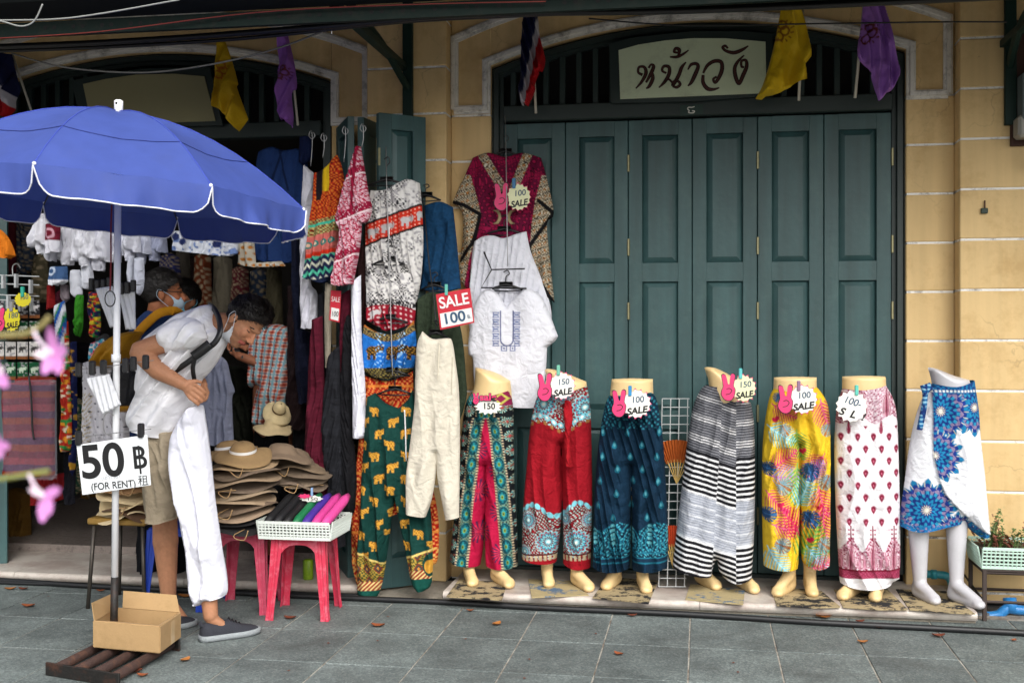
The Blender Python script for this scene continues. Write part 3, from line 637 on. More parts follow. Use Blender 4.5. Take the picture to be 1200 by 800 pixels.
def p_tropic(x, y):
    C = bs(x, '#e6bf2c')
    L = [(900,500,36,.5,'#6fc0d2','#a9dde6'),(930,505,34,1.3,'#5f9440','#8dbb55'),(905,545,34,-.6,'#c2185b','#e0507f'),(948,500,34,.9,'#63b4cf','#b8dcea'),(903,556,36,.0,'#8aa7d8','#c06fb0'),(930,545,46,1.5,'#6aa048','#9cc46a'),(960,530,34,2.1,'#c01a55','#e65a88'),(945,560,30,-.9,'#9b78c4','#d0a9dc'),(897,575,34,.7,'#b01c50','#e0567c'),(935,590,36,-1.2,'#68bdd3','#b4e0e8'),(955,570,36,1.2,'#c82058','#e86a90'),(915,600,42,2.5,'#bb1a55','#e35585'),(905,612,34,.2,'#d02a66','#e87097'),(937,622,40,-2.2,'#c8184f','#e0406f'),(960,592,38,1.4,'#b81a50','#de5c86'),(938,650,48,-1.1,'#5f963f','#90ba58'),(898,640,36,.9,'#6fc0d6','#a8dce6'),(975,640,36,2.6,'#62983f','#8cb555'),(944,640,34,.8,'#6db9d4','#aad8e4'),(918,664,34,-.5,'#c01c55','#e65f8a'),(950,664,32,-.4,'#c42058','#e46a92'),(958,470,36,1.2,'#c22058','#e6688c'),(905,475,30,.5,'#b82a50','#d85070')]
    for i, q in enumerate(L):
        if i % 8 != 3: frond(C, x, y, *q)
    for cx, cy, r, a, c1, c2 in ((912,463,8,2.2,'#18345c','#3f6c9a'),(917,500,9,1,'#66b9cf','#b07030'),(968,500,10,2,'#69bdd0','#b4702f'),(946,547,14,1.2,'#142c50','#3b6a9c'),(915,565,13,.6,'#60b4cc','#a86a2a'),(897,545,11,.2,'#15294a','#32608f'),(897,598,12,0,'#142a4e','#34669a'),(946,602,14,.8,'#12284a','#3668a0'),(913,633,13,.4,'#62b8cf','#a9662a'),(962,633,13,.7,'#64bace','#ab6a2c'),(967,560,12,2,'#5fb2ca','#a56428')): monstera(C, x, y, cx, cy, r, a, c1, c2)
    for cx, cy in ((906,490),(912,588),(938,527),(957,591),(946,629)): put(C, el(x, y, cx, cy, 3.4, 2.2, .6) | el(x, y, cx+3, cy-2, 2, 2.4), '#cf2452')
    return C
BG = '#7d1533'
def teardrop(C, x, y, cx, cy, w, h, cols, sel, bend=0.0, fl=1):
    """paisley drop, point up, in nested bands"""
    v = (y-cy)/h; X = (x-cx-bend*w*np.clip(-v, 0, 2)**2*fl); wd = w*np.clip(.5+.5*v, .02, 1)**.75*np.sqrt(np.clip(1-np.clip(v, 0, 1)**2, 0, 1)+.0)
    d = np.abs(X)/np.maximum(wd, .05); ins = (v > -1) & (v < 1) & sel; k = np.maximum(d, np.abs(v)*.9)
    for lim, c in zip((1.25, 1.0, .8, .62, .42, .22), cols): put(C, ins & (d < lim) & (k < max(1, lim)), c)
def p_paisley(x, y):
    C = bs(x, '#eeebee')
    zone = (y > 497) & (y < 618); ix = np.floor((x-979)/9.2); off = np.mod(ix, 2)*14; iy = np.floor((y-496+off)/28); cx = 979+ix*9.2+4.6; cy = 496+iy*28+14-off
    dx, dy = x-cx, y-cy; t = (dx/np.clip(2.5*(1-dy/9), .3, 3))**2+(dy/4.2)**2; put(C, zone & (t < 1.5), '#c48a9c'); put(C, zone & (t < .95), BG); put(C, zone & (t < .12), '#c0607a')
    PK = ('#d8b4c0', '#7d1533', '#e2c6d0', '#8d2040', '#c98aa0', '#6a1028')
    lim = 490+5*np.cos((x-984)/38*2*np.pi); top = y < lim; put(C, top, '#c7a0b0'); put(C, top & (on_(x, y, 2.6, 2) > .55), '#8d2a4a'); put(C, top & (on_(x, y, 3.4, 4) > .72), '#efe2e8'); put(C, top & (np.mod(x*.7+y, 3.4) < 1.3) & (np.abs(x-1024) < 12), '#dcc4ce')
    for q, cy, fl in ((1036, 470, 1), (1008, 472, -1), (984, 474, 1)): teardrop(C, x, y, q, cy, 7, 17, PK, top, .25, fl)
    for q in (992, 1029): teardrop(C, x, y, q, 498, 3.2, 8.5, ('#e8d5dc', '#7d1533', '#d9a8b8', '#8d2040'), y > 486, 0)
    u = np.mod(x-982, 25)-12.5; crest = 640-18*np.exp(-(u/5)**2)+3*np.cos(u/2.2); b = (y > crest) & (y < 664)
    put(C, b, '#b5708a'); put(C, b & (on_(x, y, 2.3, 3) > .5), '#e6d0d8'); put(C, b & (on_(x, y, 2.9, 5) > .68), '#84193a')
    bb = (y > 612) & (y < 664); base = 982+np.floor((x-982)/25)*25
    teardrop(C, x, y, base+12.5, 646, 6.2, 19, PK, bb, .3, 1)
    teardrop(C, x, y, base+3, 652, 3.6, 10, PK[:5], bb, .5, -1); teardrop(C, x, y, base+22, 652, 3.6, 10, PK[:5], bb, .5, 1)
    put(C, (np.abs(u) < .8) & (y > 612) & (y < 630), BG); put(C, (np.abs(np.abs(u)-2.5) < 1.2) & (np.abs(np.mod(y, 5)-2) < 1) & (y > 616) & (y < 628), '#a04a64')
    e = (y > 663) & (y < 675-2*np.cos((x-1018)/22)); put(C, e, '#8d2a48'); put(C, e & (on_(x, y, 1.8, 9) > .6), '#a84a66'); put(C, (np.abs(y-664) < 1), '#6a1028'); put(C, y >= 675-2*np.cos((x-1018)/22), '#efeef2'); return C
BL = ['#d9cfb8', '#143a80', '#1d82b0', '#182c74', '#2890b8', '#8a7a9c', '#1a3686', '#1c78a8', '#1f86b2']
def flap(x):  # lower edge of the wrap's outer flap
    return np.interp(x, [1086, 1089, 1096, 1103, 1114, 1127, 1145, 1160], [452, 530, 560, 576, 589, 601, 617, 628])
def p_bluemandala(x, y):
    C = bs(x, '#ecedf2'); over = (x > 1088.5) & (y < flap(x))
    for cx, cy, r in ((1137, 476, 34), (1097, 480, 36), (1090, 531, 34)): mandala(C, x, y, cx, cy, r, BL, 13, .1, over)
    un = ~over
    for cx, cy, r in ((1081, 594, 37), (1116, 622, 27), (1143, 632, 24), (1050, 618, 20)): mandala(C, x, y, cx, cy, r, BL, 13, .3, un)
    put(C, un & (y > 612) & (on_(x, y, 3, 2) > .4), '#1f6fa8')
    wb = y < 459+.05*(x-1092); put(C, wb, '#1b6ea0'); put(C, wb & (on_(x, y, 3, 4) > .5), '#123a78'); put(C, wb & (np.abs(y-457) < 1.3) & (np.mod(x, 4) < 2.4), '#dfe6e6'); return C
def p_eleph_grey(x, y, red=(266, -.37, 22), base='#d9d7d4'):
    C = bs(x, base); n1 = on_(x, y, 2.6, 1); n2 = vn(x, y, 9, 2); put(C, (n1 > .52) & (n2 > .42), '#77757a'); put(C, (n1 > .62) & (n2 > .5), '#2b2a2e'); put(C, (on_(x, y, 5, 4) > .72), '#a5a3a5')
    if red:
        yy = y-(red[0]+red[1]*(x-428)); r = (yy > 0) & (yy < red[2]); put(C, (yy > -2.5) & (yy < red[2]+2.5), '#26201f'); put(C, r, '#c8301c'); put(C, r & (np.hypot(np.mod(x, 4.5)-2.2, np.mod(yy, 4.5)-2.2) < .9), '#e8b0a0')
        for k, ex in enumerate((438, 455, 477, 495)): put(C, r & elephant(x, y, ex, red[0]+red[1]*(ex-428)+red[2]*.52, 8.5), '#b9b7b8')
    return C
def p_eleph_grey2(x, y):
    C = p_eleph_grey(x, y, None, '#dddbd8'); yy = y-357-.06*(x-455)**2/10; r = yy > 0; put(C, (yy > -7) & (yy < 0) & (on_(x, y, 2.2, 8) > .45), '#1d1c20'); put(C, r, '#93152a'); put(C, r & (np.hypot(np.mod(x, 6)-3, np.mod(yy, 6)-3) < 1.3), '#d8b8b8'); put(C, r & elephant(x, y, 440, 368, 8), '#bdbbbb'); put(C, y < 316, '#8e8c8a'); put(C, (y < 320) & (on_(x, y, 2, 3) > .5), '#22211f'); return C
def p_blueeleph(x, y):
    C = bs(x, '#1c68b8'); C *= (.8+.45*vn(x, y, 14, 2))[:, None]
    dip = 392-.012*(x-455)**2*1.0
    wb = y < dip+8; put(C, wb, '#2b2620'); put(C, wb & (on_(x, y, 2.2, 3) > .5), '#8f7b4a'); put(C, y < dip-1, '#b0652a')
    for ex, fl in ((438, 1), (485, -1), (462, 1)): put(C, elephant(x, y, ex, 412, 12, fl), '#2a1d10'); put(C, elephant(x, y, ex, 412, 12, fl) & (on_(x, y, 2.2, 5) > .6), '#a3762c')
    put(C, (on_(x, y, 3, 6) > .74) & (np.abs(np.mod(x, 26)-4) < 6), '#9cc8ea'); b = y > 431; put(C, b, '#2c281f'); put(C, b & (on_(x, y, 2.2, 7) > .55), '#8f8046'); return C
def p_redorange(x, y):
    C = bs(x, '#b8200f'); n = on_(x, y, 3, 4); put(C, (n > .55), '#d8642a'); put(C, (n > .68), '#e09a55'); put(C, (n < .2), '#8a1410'); put(C, (y > 640) & (n > .5), '#e2b060'); put(C, (np.abs(np.mod(y, 34)-10) < 1.5), '#e08a3a'); return C
def p_greeneleph(x, y):
    C = bs(x, '#0d3b35')
    ix = np.floor((x-420)/16.5); off = np.mod(ix, 2)*13; iy = np.floor((y-455+off)/26)
    for k in range(3): pass
    cx = 420+ix*16.5+8.2; cy = 455+iy*26+13-off; cx = cx+2*np.sin(iy*3.1+ix*1.7); fl = np.where(np.mod(ix+iy, 2) > 0, 1, -1)
    X = (x-cx)/7.2*fl; Y = (y-cy)/7.6
    m = el(X, Y, 0, -.1, .62, .48)|el(X, Y, .6, -.28, .33, .38)|((np.abs(X-.28) < .17)&(Y > 0)&(Y < .8))|((np.abs(X+.34) < .18)&(Y > 0)&(Y < .8))|((np.abs(X-.93) < .12)&(Y > -.8)&(Y < .1))
    put(C, m, '#d9a03c'); put(C, m & (on_(x, y, 1.8, 3) > .66), '#8a5a1c')
    lim = np.where(x < 464, 645+.45*(x-424), 652-.32*(x-474)); z = y > lim
    put(C, z, '#b8973f'); put(C, z & (on_(x, y, 2.3, 5) > .5), '#3d4f2c'); d = np.abs(np.mod(x-y*.12, 12)-6)+np.abs(np.mod(y, 16)-8)*.7; put(C, z & (d < 5), '#7a3226'); put(C, z & (d < 3.2), '#1e4a44'); put(C, z & (d < 1.6), '#d88a3a')
    put(C, z & (y < lim+2.5), '#d9c070'); lim2 = np.where(x < 464, 690, 676); put(C, (y > lim2-10) & (y < lim2), '#8f2c22'); put(C, (y > lim2-10) & (y < lim2) & (np.mod(x+y, 5) < 2), '#e2cd88'); put(C, y > lim2, '#0d4a40')
    e = (x > 494) & el(x, y, 507, 660, 10, 14); put(C, e, '#0f4038'); put(C, el(x, y, 505, 662, 6, 8), '#d9a03c'); return C
def p_kaftan(x, y):
    C = bs(x, '#6a0a35'); n = on_(x, y, 4, 2); put(C, n > .55, '#2a0a1c'); put(C, n > .75, '#a51548'); put(C, (vn(x, y, 10, 3) > .6) & (n < .5), '#9c1245')
    def band(m, x, y):
        put(C, m, '#a8987a'); u = np.mod(y+x*.35, 9); put(C, m & (u < 1.3), '#2c2622'); put(C, m & (np.hypot(np.mod(x, 6)-3, u-5) < 1.8), '#b9762e'); put(C, m & (on_(x, y, 1.7, 6) > .62), '#38302a'); put(C, m & (on_(x, y, 1.9, 7) > .74), '#e0d8c4')
    for x0, y0, x1, y1 in ((566, 182, 590, 222), (619, 182, 603, 222)):
        t = np.clip(((x-x0)*(x1-x0)+(y-y0)*(y1-y0))/((x1-x0)**2+(y1-y0)**2), 0, 1); band(np.hypot(x-x0-t*(x1-x0), y-y0-t*(y1-y0)) < 5.2, x, y)
    le = np.interp(y, [180, 205, 238, 252, 268, 290, 310, 340, 360], [548, 552, 562, 565, 560, 556, 550, 545, 545]); re = np.interp(y, [180, 205, 236, 262, 290, 320, 360], [641, 636, 628, 624, 622, 630, 640])
    band((x < le) & (y > 206), x, y); band((x > re) & (y > 206), x, y)
    for pts in ([(530, 237), (545, 241), (564, 252), (556, 285), (540, 306)], [(632, 236), (649, 250), (636, 268), (621, 290), (627, 320), (640, 340), (650, 358)]):
        for (x0, y0), (x1, y1) in zip(pts[:-1], pts[1:]):
            t = np.clip(((x-x0)*(x1-x0)+(y-y0)*(y1-y0))/((x1-x0)**2+(y1-y0)**2), 0, 1); put(C, np.hypot(x-x0-t*(x1-x0), y-y0-t*(y1-y0)) < 2.2, '#121114')
    for s in (-1, 1): d = np.hypot(x-592-s*14, y-255); put(C, (np.abs(d-9) < 1.5) & (np.abs(y-255) < 8) & (np.abs(x-592) < 13), '#b3a67c')
    return C
def p_embroid(x, y):
    C = bs(x, '#e9eaf2'); nv = '#6d7aa8'
    for cx in (583, 607):
        for k in range(5): a, b = np.abs(x-cx), np.abs(y-369-k*8.3); put(C, (np.maximum(a, b) < 3.3) & (np.maximum(a, b) > 2.3), nv); put(C, np.hypot(a-1, b) < 1.2, nv); put(C, (b > 2.2) & (b < 3.4) & (a < 4), nv)
    for cx in (592, 602): a, b = np.abs(x-cx), np.abs(y-408); put(C, (np.maximum(a, b) < 3.4) & (np.maximum(a, b) > 2.2), nv); put(C, np.hypot(a, b) < 1.2, nv)
    put(C, (np.abs(np.abs(x-595.5)-7) < .7) & (y > 364) & (y < 398), '#5a628c'); put(C, (np.abs(np.hypot(x-595.5, y-398)-7) < .8) & (y > 397), '#5a628c'); return C
def p_magenta(x, y):
    C = bs(x, '#d9b4c0'); n = on_(x, y, 4, 3); n2 = on_(x, y, 2.2, 4); put(C, (n > .45), '#a51640'); put(C, (n > .45) & (n2 > .7), '#e6cbd2'); put(C, (n < .3) & (n2 > .6), '#b8365a'); yy = y+.4*(x-400); b = np.mod(yy-20, 46) < 9; put(C, b & (n2 > .4), '#8d1034'); put(C, (np.abs(np.mod(yy-20, 46)-10) < 1), '#e9d6da'); put(C, (np.abs(x-(421-(y-171)*.10)) < 2) & (y < 250), '#8d1034'); return C
def p_boho(x, y):
    yy = y+.25*(x-360); C = bs(x, '#b52612'); n = on_(x, y, 2.4, 3); put(C, (n > .6), '#d8772a'); put(C, n < .22, '#5c1a10')
    z = (yy > 262) & (yy < 280); put(C, z & (n > .4), '#5c8f5a'); put(C, z & (n > .65), '#c9b070'); put(C, (np.abs(yy-268) < 1.5), '#43b79a')
    z = (yy >= 280) & (yy < 300); put(C, z, '#c96a62'); put(C, z & (np.hypot(np.mod(x, 9)-4.5, yy-290) < 4), '#2f7f78'); put(C, z & (np.hypot(np.mod(x, 9)-4.5, yy-290) < 2), '#e0b9a0')
    put(C, (yy >= 300) & (yy < 305), '#c7301a'); z = (yy >= 305); put(C, z, '#20284a'); zig = np.abs(np.mod(x, 7)-3.5)*1.4; put(C, z & (np.mod(yy+zig, 9) < 3.6), '#d7dbc8'); put(C, z & (np.mod(yy+zig, 18) < 4), '#57c4a4'); put(C, yy > 331, '#14203c')
    put(C, (y < 236) & (np.abs(x-380+(y-200)*.1) < 7-(y-200)*.12), '#1b1418'); put(C, (y < 225) & (np.abs(x-385) < 3.4), '#d9b51c'); return C
def p_plaid(x, y):
    C = bs(x, '#cfc0b8'); a = np.mod(x+.15*y, 7.4); b = np.mod(y-.1*x, 7.4); put(C, (a < 2.6), '#b5705c'); put(C, (b < 2.6), '#b5705c'); put(C, (a < 2.6) & (b < 2.6), '#8a2a1c'); put(C, (np.abs(a-5) < .9), '#6f9fae'); put(C, (np.abs(b-5) < .9), '#7aa6b2'); put(C, (np.abs(b-5) < .9) & (a < 2.6), '#5a4a5a'); return C
# ------------------------------------------------------------------ signs on the doorway, flags
m_cream = mat('sign_cream', '#c6d2b2', .55, .05, 5, dirt='#98a088', dscale=5, damt=.5)
m_red_letter = mat('sign_red', '#3f120d', .5); m_ltrim = mat('sign_trim', '#201008', .6)
t = thing('name_board', 'pale green arched name board with dark red Thai script above the closed doors', 'sign', W(812, 116, 6.62))
plate('board_frame', [(714,54),(740,46),(812,38.5),(870,38.5),(905,42),(906,113),(812,120),(717,122)], 6.63, .03, m_dgreen, t)
plate('board', [(725,59.5),(748,53),(780,48),(812,45.5),(850,45.5),(897,49.5),(898,109.5),(812,113),(727,116.5)], 6.599, .008, m_cream, t)
GL = [[(745,104,1),(752,96,3),(757,86,4),(755,79,3),(749,79,2.5),(748,85,2.5),(753,88,3)],[(757,97,2),(763,86,4),(766,78,3.5),(763,76,2),(760,80,2)],[(764,84,2),(765,92,4),(761,101,3.5),(757,104,1)],
      [(781,86,2),(776,83,2.5),(778,78,3),(784,79,3.5),(784,87,4),(779,96,3.5),(772,103,1)],[(804,73,1),(799,79,3.5),(796,87,4),(792,95,4),(788,101,3)],[(788,101,3),(789,96,2),(794,95,2.5),(797,99,3),(793,102.5,3),(788,101,2)],[(778,97,1.5),(783,93,2),(788,97,2)],
      [(785,67,1.2),(793,67,3),(800,64,2.5),(807,59,1)],[(795,66,2),(796,59,4),(792,57,3),(790,61,2.5),(794,62,2)],
      [(806,82,1),(810,76,3),(816,75,3.5),(818,79,4),(814,89,4.5),(810,97,3.5),(806,101,1)],
      [(824,86,2),(829,77,3.5),(837,72,4),(845,73,4),(846,82,4.5),(842,92,4),(838,97,3),(836,93,2.5),(840,90,2)],[(824,88,3),(824,97,4),(829,104,4.5),(836,105,3),(843,103,1)],
      [(877,54,1),(869,59,3.5),(860,62,4),(851,60,3),(847,56,3),(850,54,2.5),(853,57,2)],
      [(872,65,1),(865,72,3),(861,80,4),(862,90,4.5),(866,98,4),(871,88,4.5),(875,78,4),(874,71,3),(869,72,2.5),(869,78,2.5),(872,79,2)]]
for nm, m_, k, yy in (('lettering_outline', m_ltrim, 1.0, 6.5908), ('lettering', m_red_letter, .6, 6.589)):
    b = MB()
    for g_ in GL: stroke(b, [(x, y, w*k+ (.5 if k == 1 else 0)) for x, y, w in g_], yy, th=.0015)
    b.build(nm, m_, t)
t = thing('blank_board', 'blank pale board tilted above the open shop entrance', 'sign', W(178, 143, 6.62))
plate('board_frame', [(86,96),(130,87),(170,82),(248,80),(263,148),(100,151)], 6.63, .03, m_dgreen, t)
plate('board', [(98,99),(125,93),(160,88),(205,87),(240,90),(253,142),(180,144.5),(108,147)], 6.599, .008, mat('sign_buff', '#8f8a66', .6, .06, 6), t)
t = thing('house_number', 'small dark number plate with a white Thai numeral on the lintel', 'sign', W(812, 130, 6.64))
plate('plate', [(797,124),(824,122),(824,134),(797,136)], 6.645, .004, mat('plate_green', '#16332c', .5), t)
b = MB(); stroke(b, [(808,130,1.2),(806,128,1.2),(807,126,1.2),(811,126,1.2),(814,125,1)], 6.640, th=.001); stroke(b, [(808,130,1.2),(807,132,1.2),(812,132.5,1.2),(814,130.5,1.2),(811,130,1.2)], 6.640, th=.001); b.build('lettering', mat('white_paint', '#d5d5cc', .6), t)

m_pole = mat('flag_pole', '#b9b4a6', .5)
def flag(label, poly, Y, colf, pole, seed, grp='flags on the shop fronts'):
    t = thing('flag', label, 'flag', W(*pole[1], Y), grp)
    MB().tube([W(*pole[0], Y+.02), W(*pole[1], Y+.02)], .008, 6).build('pole', m_pole, t, True)
    cloth('flag_cloth', poly, Y, colf, t, g=1.0, R_=3, D=.004, fold=folds(.03, 16, seed, .1, .3), m=fabric('flag_silk', .55, .1, .1, (300,)*3, .3, 10))
def thai(m):
    def f(x, y):
        u = m(x, y); C = bs(x, '#1b2048'); put(C, u > .5, '#c9c6cf'); put(C, u > .72, '#b5161f'); return C
    return f
def emblem(base, ink, cx, cy, s):
    def f(x, y):
        C = bs(x, base); C *= (.93+.14*vn(x, y, 14, 3))[:, None]; dx, dy = x-cx, y-cy
        for k in range(3): d = np.hypot(dx-math.sin(k*2.2)*s*.3, dy-(k-1)*s*.55); put(C, (np.abs(d-s*.38) < s*.09), ink)
        a = np.arctan2(dy, dx); put(C, (np.abs(np.sin(a*7)) > .9) & (np.hypot(dx, dy) > s*.75) & (np.hypot(dx, dy) < s*1.05), ink); return C
    return f
flag('red, white and navy striped flag hanging left of the name board', [(613,18),(622,14),(630,20),(632,40),(637,60),(639,72),(636,84),(631,88),(627,100),(627,108),(619,130),(610,121),(610,80),(611,45)], 6.45, thai(lambda x, y: (x-611+(y-70)*.18)/26+.08), ((622,8),(628,133)), 3)
flag('red, white and navy striped flag at the left edge above the parasol', [(-10,60),(2,62),(14,64),(20,90),(24,106),(19,118),(18,130),(8,140),(0,138),(-12,132)], 6.45, thai(lambda x, y: (y-74+(14-x)*.9)/70), ((14,62),(38,134)), 4)
flag('yellow flag with a royal emblem beside the name board', [(915,12),(938,8),(945,30),(951,66),(943,76),(946,93),(920,106),(899,118),(893,124),(885,118),(894,100),(905,62)], 6.4, emblem('#dcb822', '#8a5a1c', 916, 38, 13), ((941,6),(936,118)), 5)
flag('yellow flag with a royal emblem above the blue parasol', [(256,46),(264,49),(272,72),(279,98),(278,104),(291,140),(280,157),(262,132),(251,126),(254,80)], 6.4, emblem('#d0a91e', '#b5691c', 262, 84, 10), ((260,46),(268,70)), 6)
flag('purple flag with a royal emblem at the right of the closed doors', [(1012,0),(1034,0),(1044,40),(1050,72),(1052,92),(1045,106),(1029,120),(1021,92),(1020,84),(1005,66),(1009,30)], 6.4, emblem('#a874cc', '#6a2a1c', 1017, 42, 12), ((1013,0),(1002,115)), 7)
flag('purple flag with a royal emblem over the open shop', [(328,40),(337,40),(345,75),(348,103),(342,110),(344,138),(343,153),(334,142),(328,136),(327,80)], 6.4, emblem('#9a62bc', '#6a2c18', 336, 88, 9), ((340,60),(349,147)), 8)

# ------------------------------------------------------------------ mannequins with their clothes
m_skin = mat('mannequin_skin', '#e4c690', .38, .05, 6, .03, 40, dirt='#b5935c', dscale=6, damt=.4, coat=.15); m_wht = mat('mannequin_white', '#bdbcc0', .3, .05, 6, coat=.2, dirt='#a9a8a8', dscale=5, damt=.4)
MG = 'mannequins along the closed doors'
def mannequin(label, waist, feet, m, YM=6.31):
    base = GP(feet[0][2], feet[0][3], .062); t = thing('mannequin', label, 'mannequin', (W((waist[0][0]+waist[2][0])/2, 600, YM).x, YM, .062), MG)
    cloth('torso', waist, YM, '#dcb87c', t, g=2, R_=24, D=.09, m=m, sm=3, ky=9)
    for ax, ay, tx, ty, lx, ly in feet:
        T = GP(tx, ty, .066); T.z = .09; A = W(ax, ay, T.y+.15); K = W(lx, ly, YM); A.z = max(A.z, .16); H = Vector((A.x-(T.x-A.x)*.12, A.y+.035, .098))
        b = MB(); b.cap(K, A, .062, .036); b.cap(A, H, .036, .034); b.cap(A+Vector((0,-.01,-.02)), T+Vector((0,.05,.005)), .034, .027); b.cap(H+Vector((0,0,-.004)), T+Vector((0,.05,-.004)), .031, .036, 1, (1,0,0)); b.ellip(T+Vector((0,.045,-.006)), (.036,.055,.026))
        b.blob('leg', m, t, .008, 5, .063)
    return t
def knee(ax, ay, hx, hy): return hx, hy
FE = lambda *q: q
GG = 'clothes worn by the mannequins'
def garment(name, label, cat, poly, Y, col, D=.1, R_=20, fold=None, g=.8, group=None, m=None, Db=None):
    c_ = W((poly[0][0]), poly[0][1], Y)
    if group == GG: D = D*.84
    o = cloth(name, poly, Y, col, None, g, R_, D, Db, fold, m, ky=1.15 if group == GG else 1.5, waist=(group == GG)); return tag(o, label, cat, group)
mannequin('beige half mannequin in teal and crimson trousers, behind the white blouse hem', [(557,430),(580,436),(598,446),(600,470),(598,500),(550,500),(551,470),(556,450)], ((549.5,668,552,688,552,560),(582,668,595,690,585,560)), m_skin)
garment('wide_trousers', 'teal and black paisley wide trousers with crimson centre panels on the leftmost mannequin', 'trousers', [(552,460),(575,463),(598,457),(601.5,480),(602,520),(603,570),(606,620),(607,663),(588,664),(570,661),(568.9,640),(568.8,600),(569.5,545),(568.3,600),(566.5,640),(563,662),(545,660),(527,655),(530,630),(535,580),(540,530),(543,490),(547,470)], 6.31, p_peacock, .105, 17, folds(.012, 15, 11), group=GG)
mannequin('beige half mannequin in red trousers, its waist edge slanting', [(638,432),(650,433),(670,440),(687,447),(690,470),(690,500),(630,500),(633,465),(640,445)], ((641,664,642,689,641,560),(676,668,689,694,677,560)), m_skin)
RT = garment('wide_trousers', 'red wrap trousers with turquoise mandala bands at hips and hem', 'trousers', [(634,455),(660,460),(688,452),(692,480),(693.5,540),(694,600),(692,664),(676,664),(660,658),(660,620),(659.3,585),(658.5,520),(658.6,585),(657,620),(652,658),(632,657),(612,652),(613,600),(617,550),(621,505),(626,475)], 6.31, p_redmandala, .105, 17, folds(.014, 18, 12), group=GG)
o = cloth('tie', [(662,468),(669,470),(671,490),(668,515),(671,548),(662,547),(661,520),(662,498),(660,485)], 6.192, '#a51420', None, 1, 3, .006, None, folds(.01, 7, 3)); o.parent = RT
mannequin('beige half mannequin in navy trousers, standing on torn black card', [(717,444),(740,443),(765,444),(766,470),(768,500),(712,500),(714,470)], ((721,672,710,692,716,570),(753,672,757,696,752,570)), m_skin)
garment('wide_trousers', 'navy gathered trousers with small teal drops and paisley hem', 'trousers', [(714,463),(740,461),(764,459),(770,470),(776,505),(780,560),(783,630),(782,664),(760,667),(741,666),(740.5,630),(740,545),(739.4,630),(738,666),(715,667),(695,663),(696,600),(699,545),(704,500),(709,475)], 6.31, p_navy, .115, 18, folds(.024, 12, 13, 0, .35), group=GG)
mannequin('beige half mannequin turned sideways in striped wrap trousers', [(825,430),(838,431),(856,440),(868,452),(876,470),(878,500),(815,500),(824,470),(831,452)], ((822,676,839,692,826,580),(868,681,884,696,862,580)), m_skin)
garment('wrap_trousers', 'black, grey and white striped wrap trousers on the sideways mannequin', 'trousers', [(827,451),(845,454),(860,465),(880,472),(884,500),(885,560),(884,620),(881,676),(868,680),(856,679),(844,672),(840,655),(836,664),(834,675),(810,670),(788,663),(793,620),(799,570),(805,520),(812,478),(820,458)], 6.31, p_stripes, .11, 20, folds(.012, 22, 14), group=GG)
mannequin('beige half mannequin in yellow tropical trousers', [(907,442),(932,441),(957,442),(958,470),(962,500),(900,500),(905,470)], ((925,668,912,700,922,570),(949,668,953,700,948,570)), m_skin)
garment('wide_trousers', 'yellow wide trousers printed with pink, blue and green tropical leaves', 'trousers', [(907,455),(932,458),(957,453),(966,465),(971,480),(973,510),(973,600),(972,661),(958,664),(944,663),(938.6,650),(937.5,600),(937,520),(936.9,600),(936,650),(935,665),(915,665),(894.5,661),(893,600),(893,540),(895,505),(899,478),(903,462)], 6.30, p_tropic, .11, 17, folds(.018, 14, 15, 0, .35), group=GG)
mannequin('beige half mannequin in a long white skirt, rightmost of the beige ones', [(987,441),(1012,440),(1038,441),(1040,470),(1046,500),(982,500),(986,470)], ((1002,688,989,704,1003,600),(1029,688,1027,706,1026,600)), m_skin)
garment('long_skirt', 'long white skirt with burgundy drops and paisley borders', 'skirt', [(987,455),(1012,456),(1038,451),(1047,468),(1051,490),(1053,540),(1055,620),(1054,677),(1040,684),(1012,687),(984,682),(980,610),(978,550),(978,510),(981,475)], 6.29, p_paisley, .11, 24, folds(.007, 20, 16), group=GG)
mannequin('glossy white half mannequin at the right end of the row', [(1087,430),(1098,432),(1118,440),(1136,445),(1142,470),(1142,500),(1080,500),(1088,470),(1092,450)], ((1078,680,1097,709,1076,600),(1121,680,1149,714,1121,600)), m_wht, 6.27)
fl_ = folds(.008, 18, 17)
WR = garment('wrap_skirt', 'white wrap skirt with blue mandalas and a side tie on the white mannequin', 'skirt', [(1092,449),(1115,452),(1141,445),(1146,480),(1148,510),(1153,555),(1157,600),(1160,628),(1146,627),(1135,619),(1128,611),(1108,614),(1088,619),(1070,620),(1053,615),(1056,590),(1060,565),(1066,520),(1074,485),(1083,462)], 6.27, p_bluemandala, .11, 24, lambda x, y, v: fl_(x, y, v)+.02*((x > 1089) & (y < flap(x))), group=GG)
o = cloth('tie', [(1078,452),(1090,448),(1094,456),(1088,461),(1086,480),(1081,504),(1074,503),(1079,478),(1081,463)], 6.15, lambda x, y: put(put(bs(x, '#1b5f96'), np.mod(y, 5) < 2, '#8fc0d8'), vn(x, y, 3, 2) > .6, '#16306a'), None, 1, 3, .012); o.parent = WR
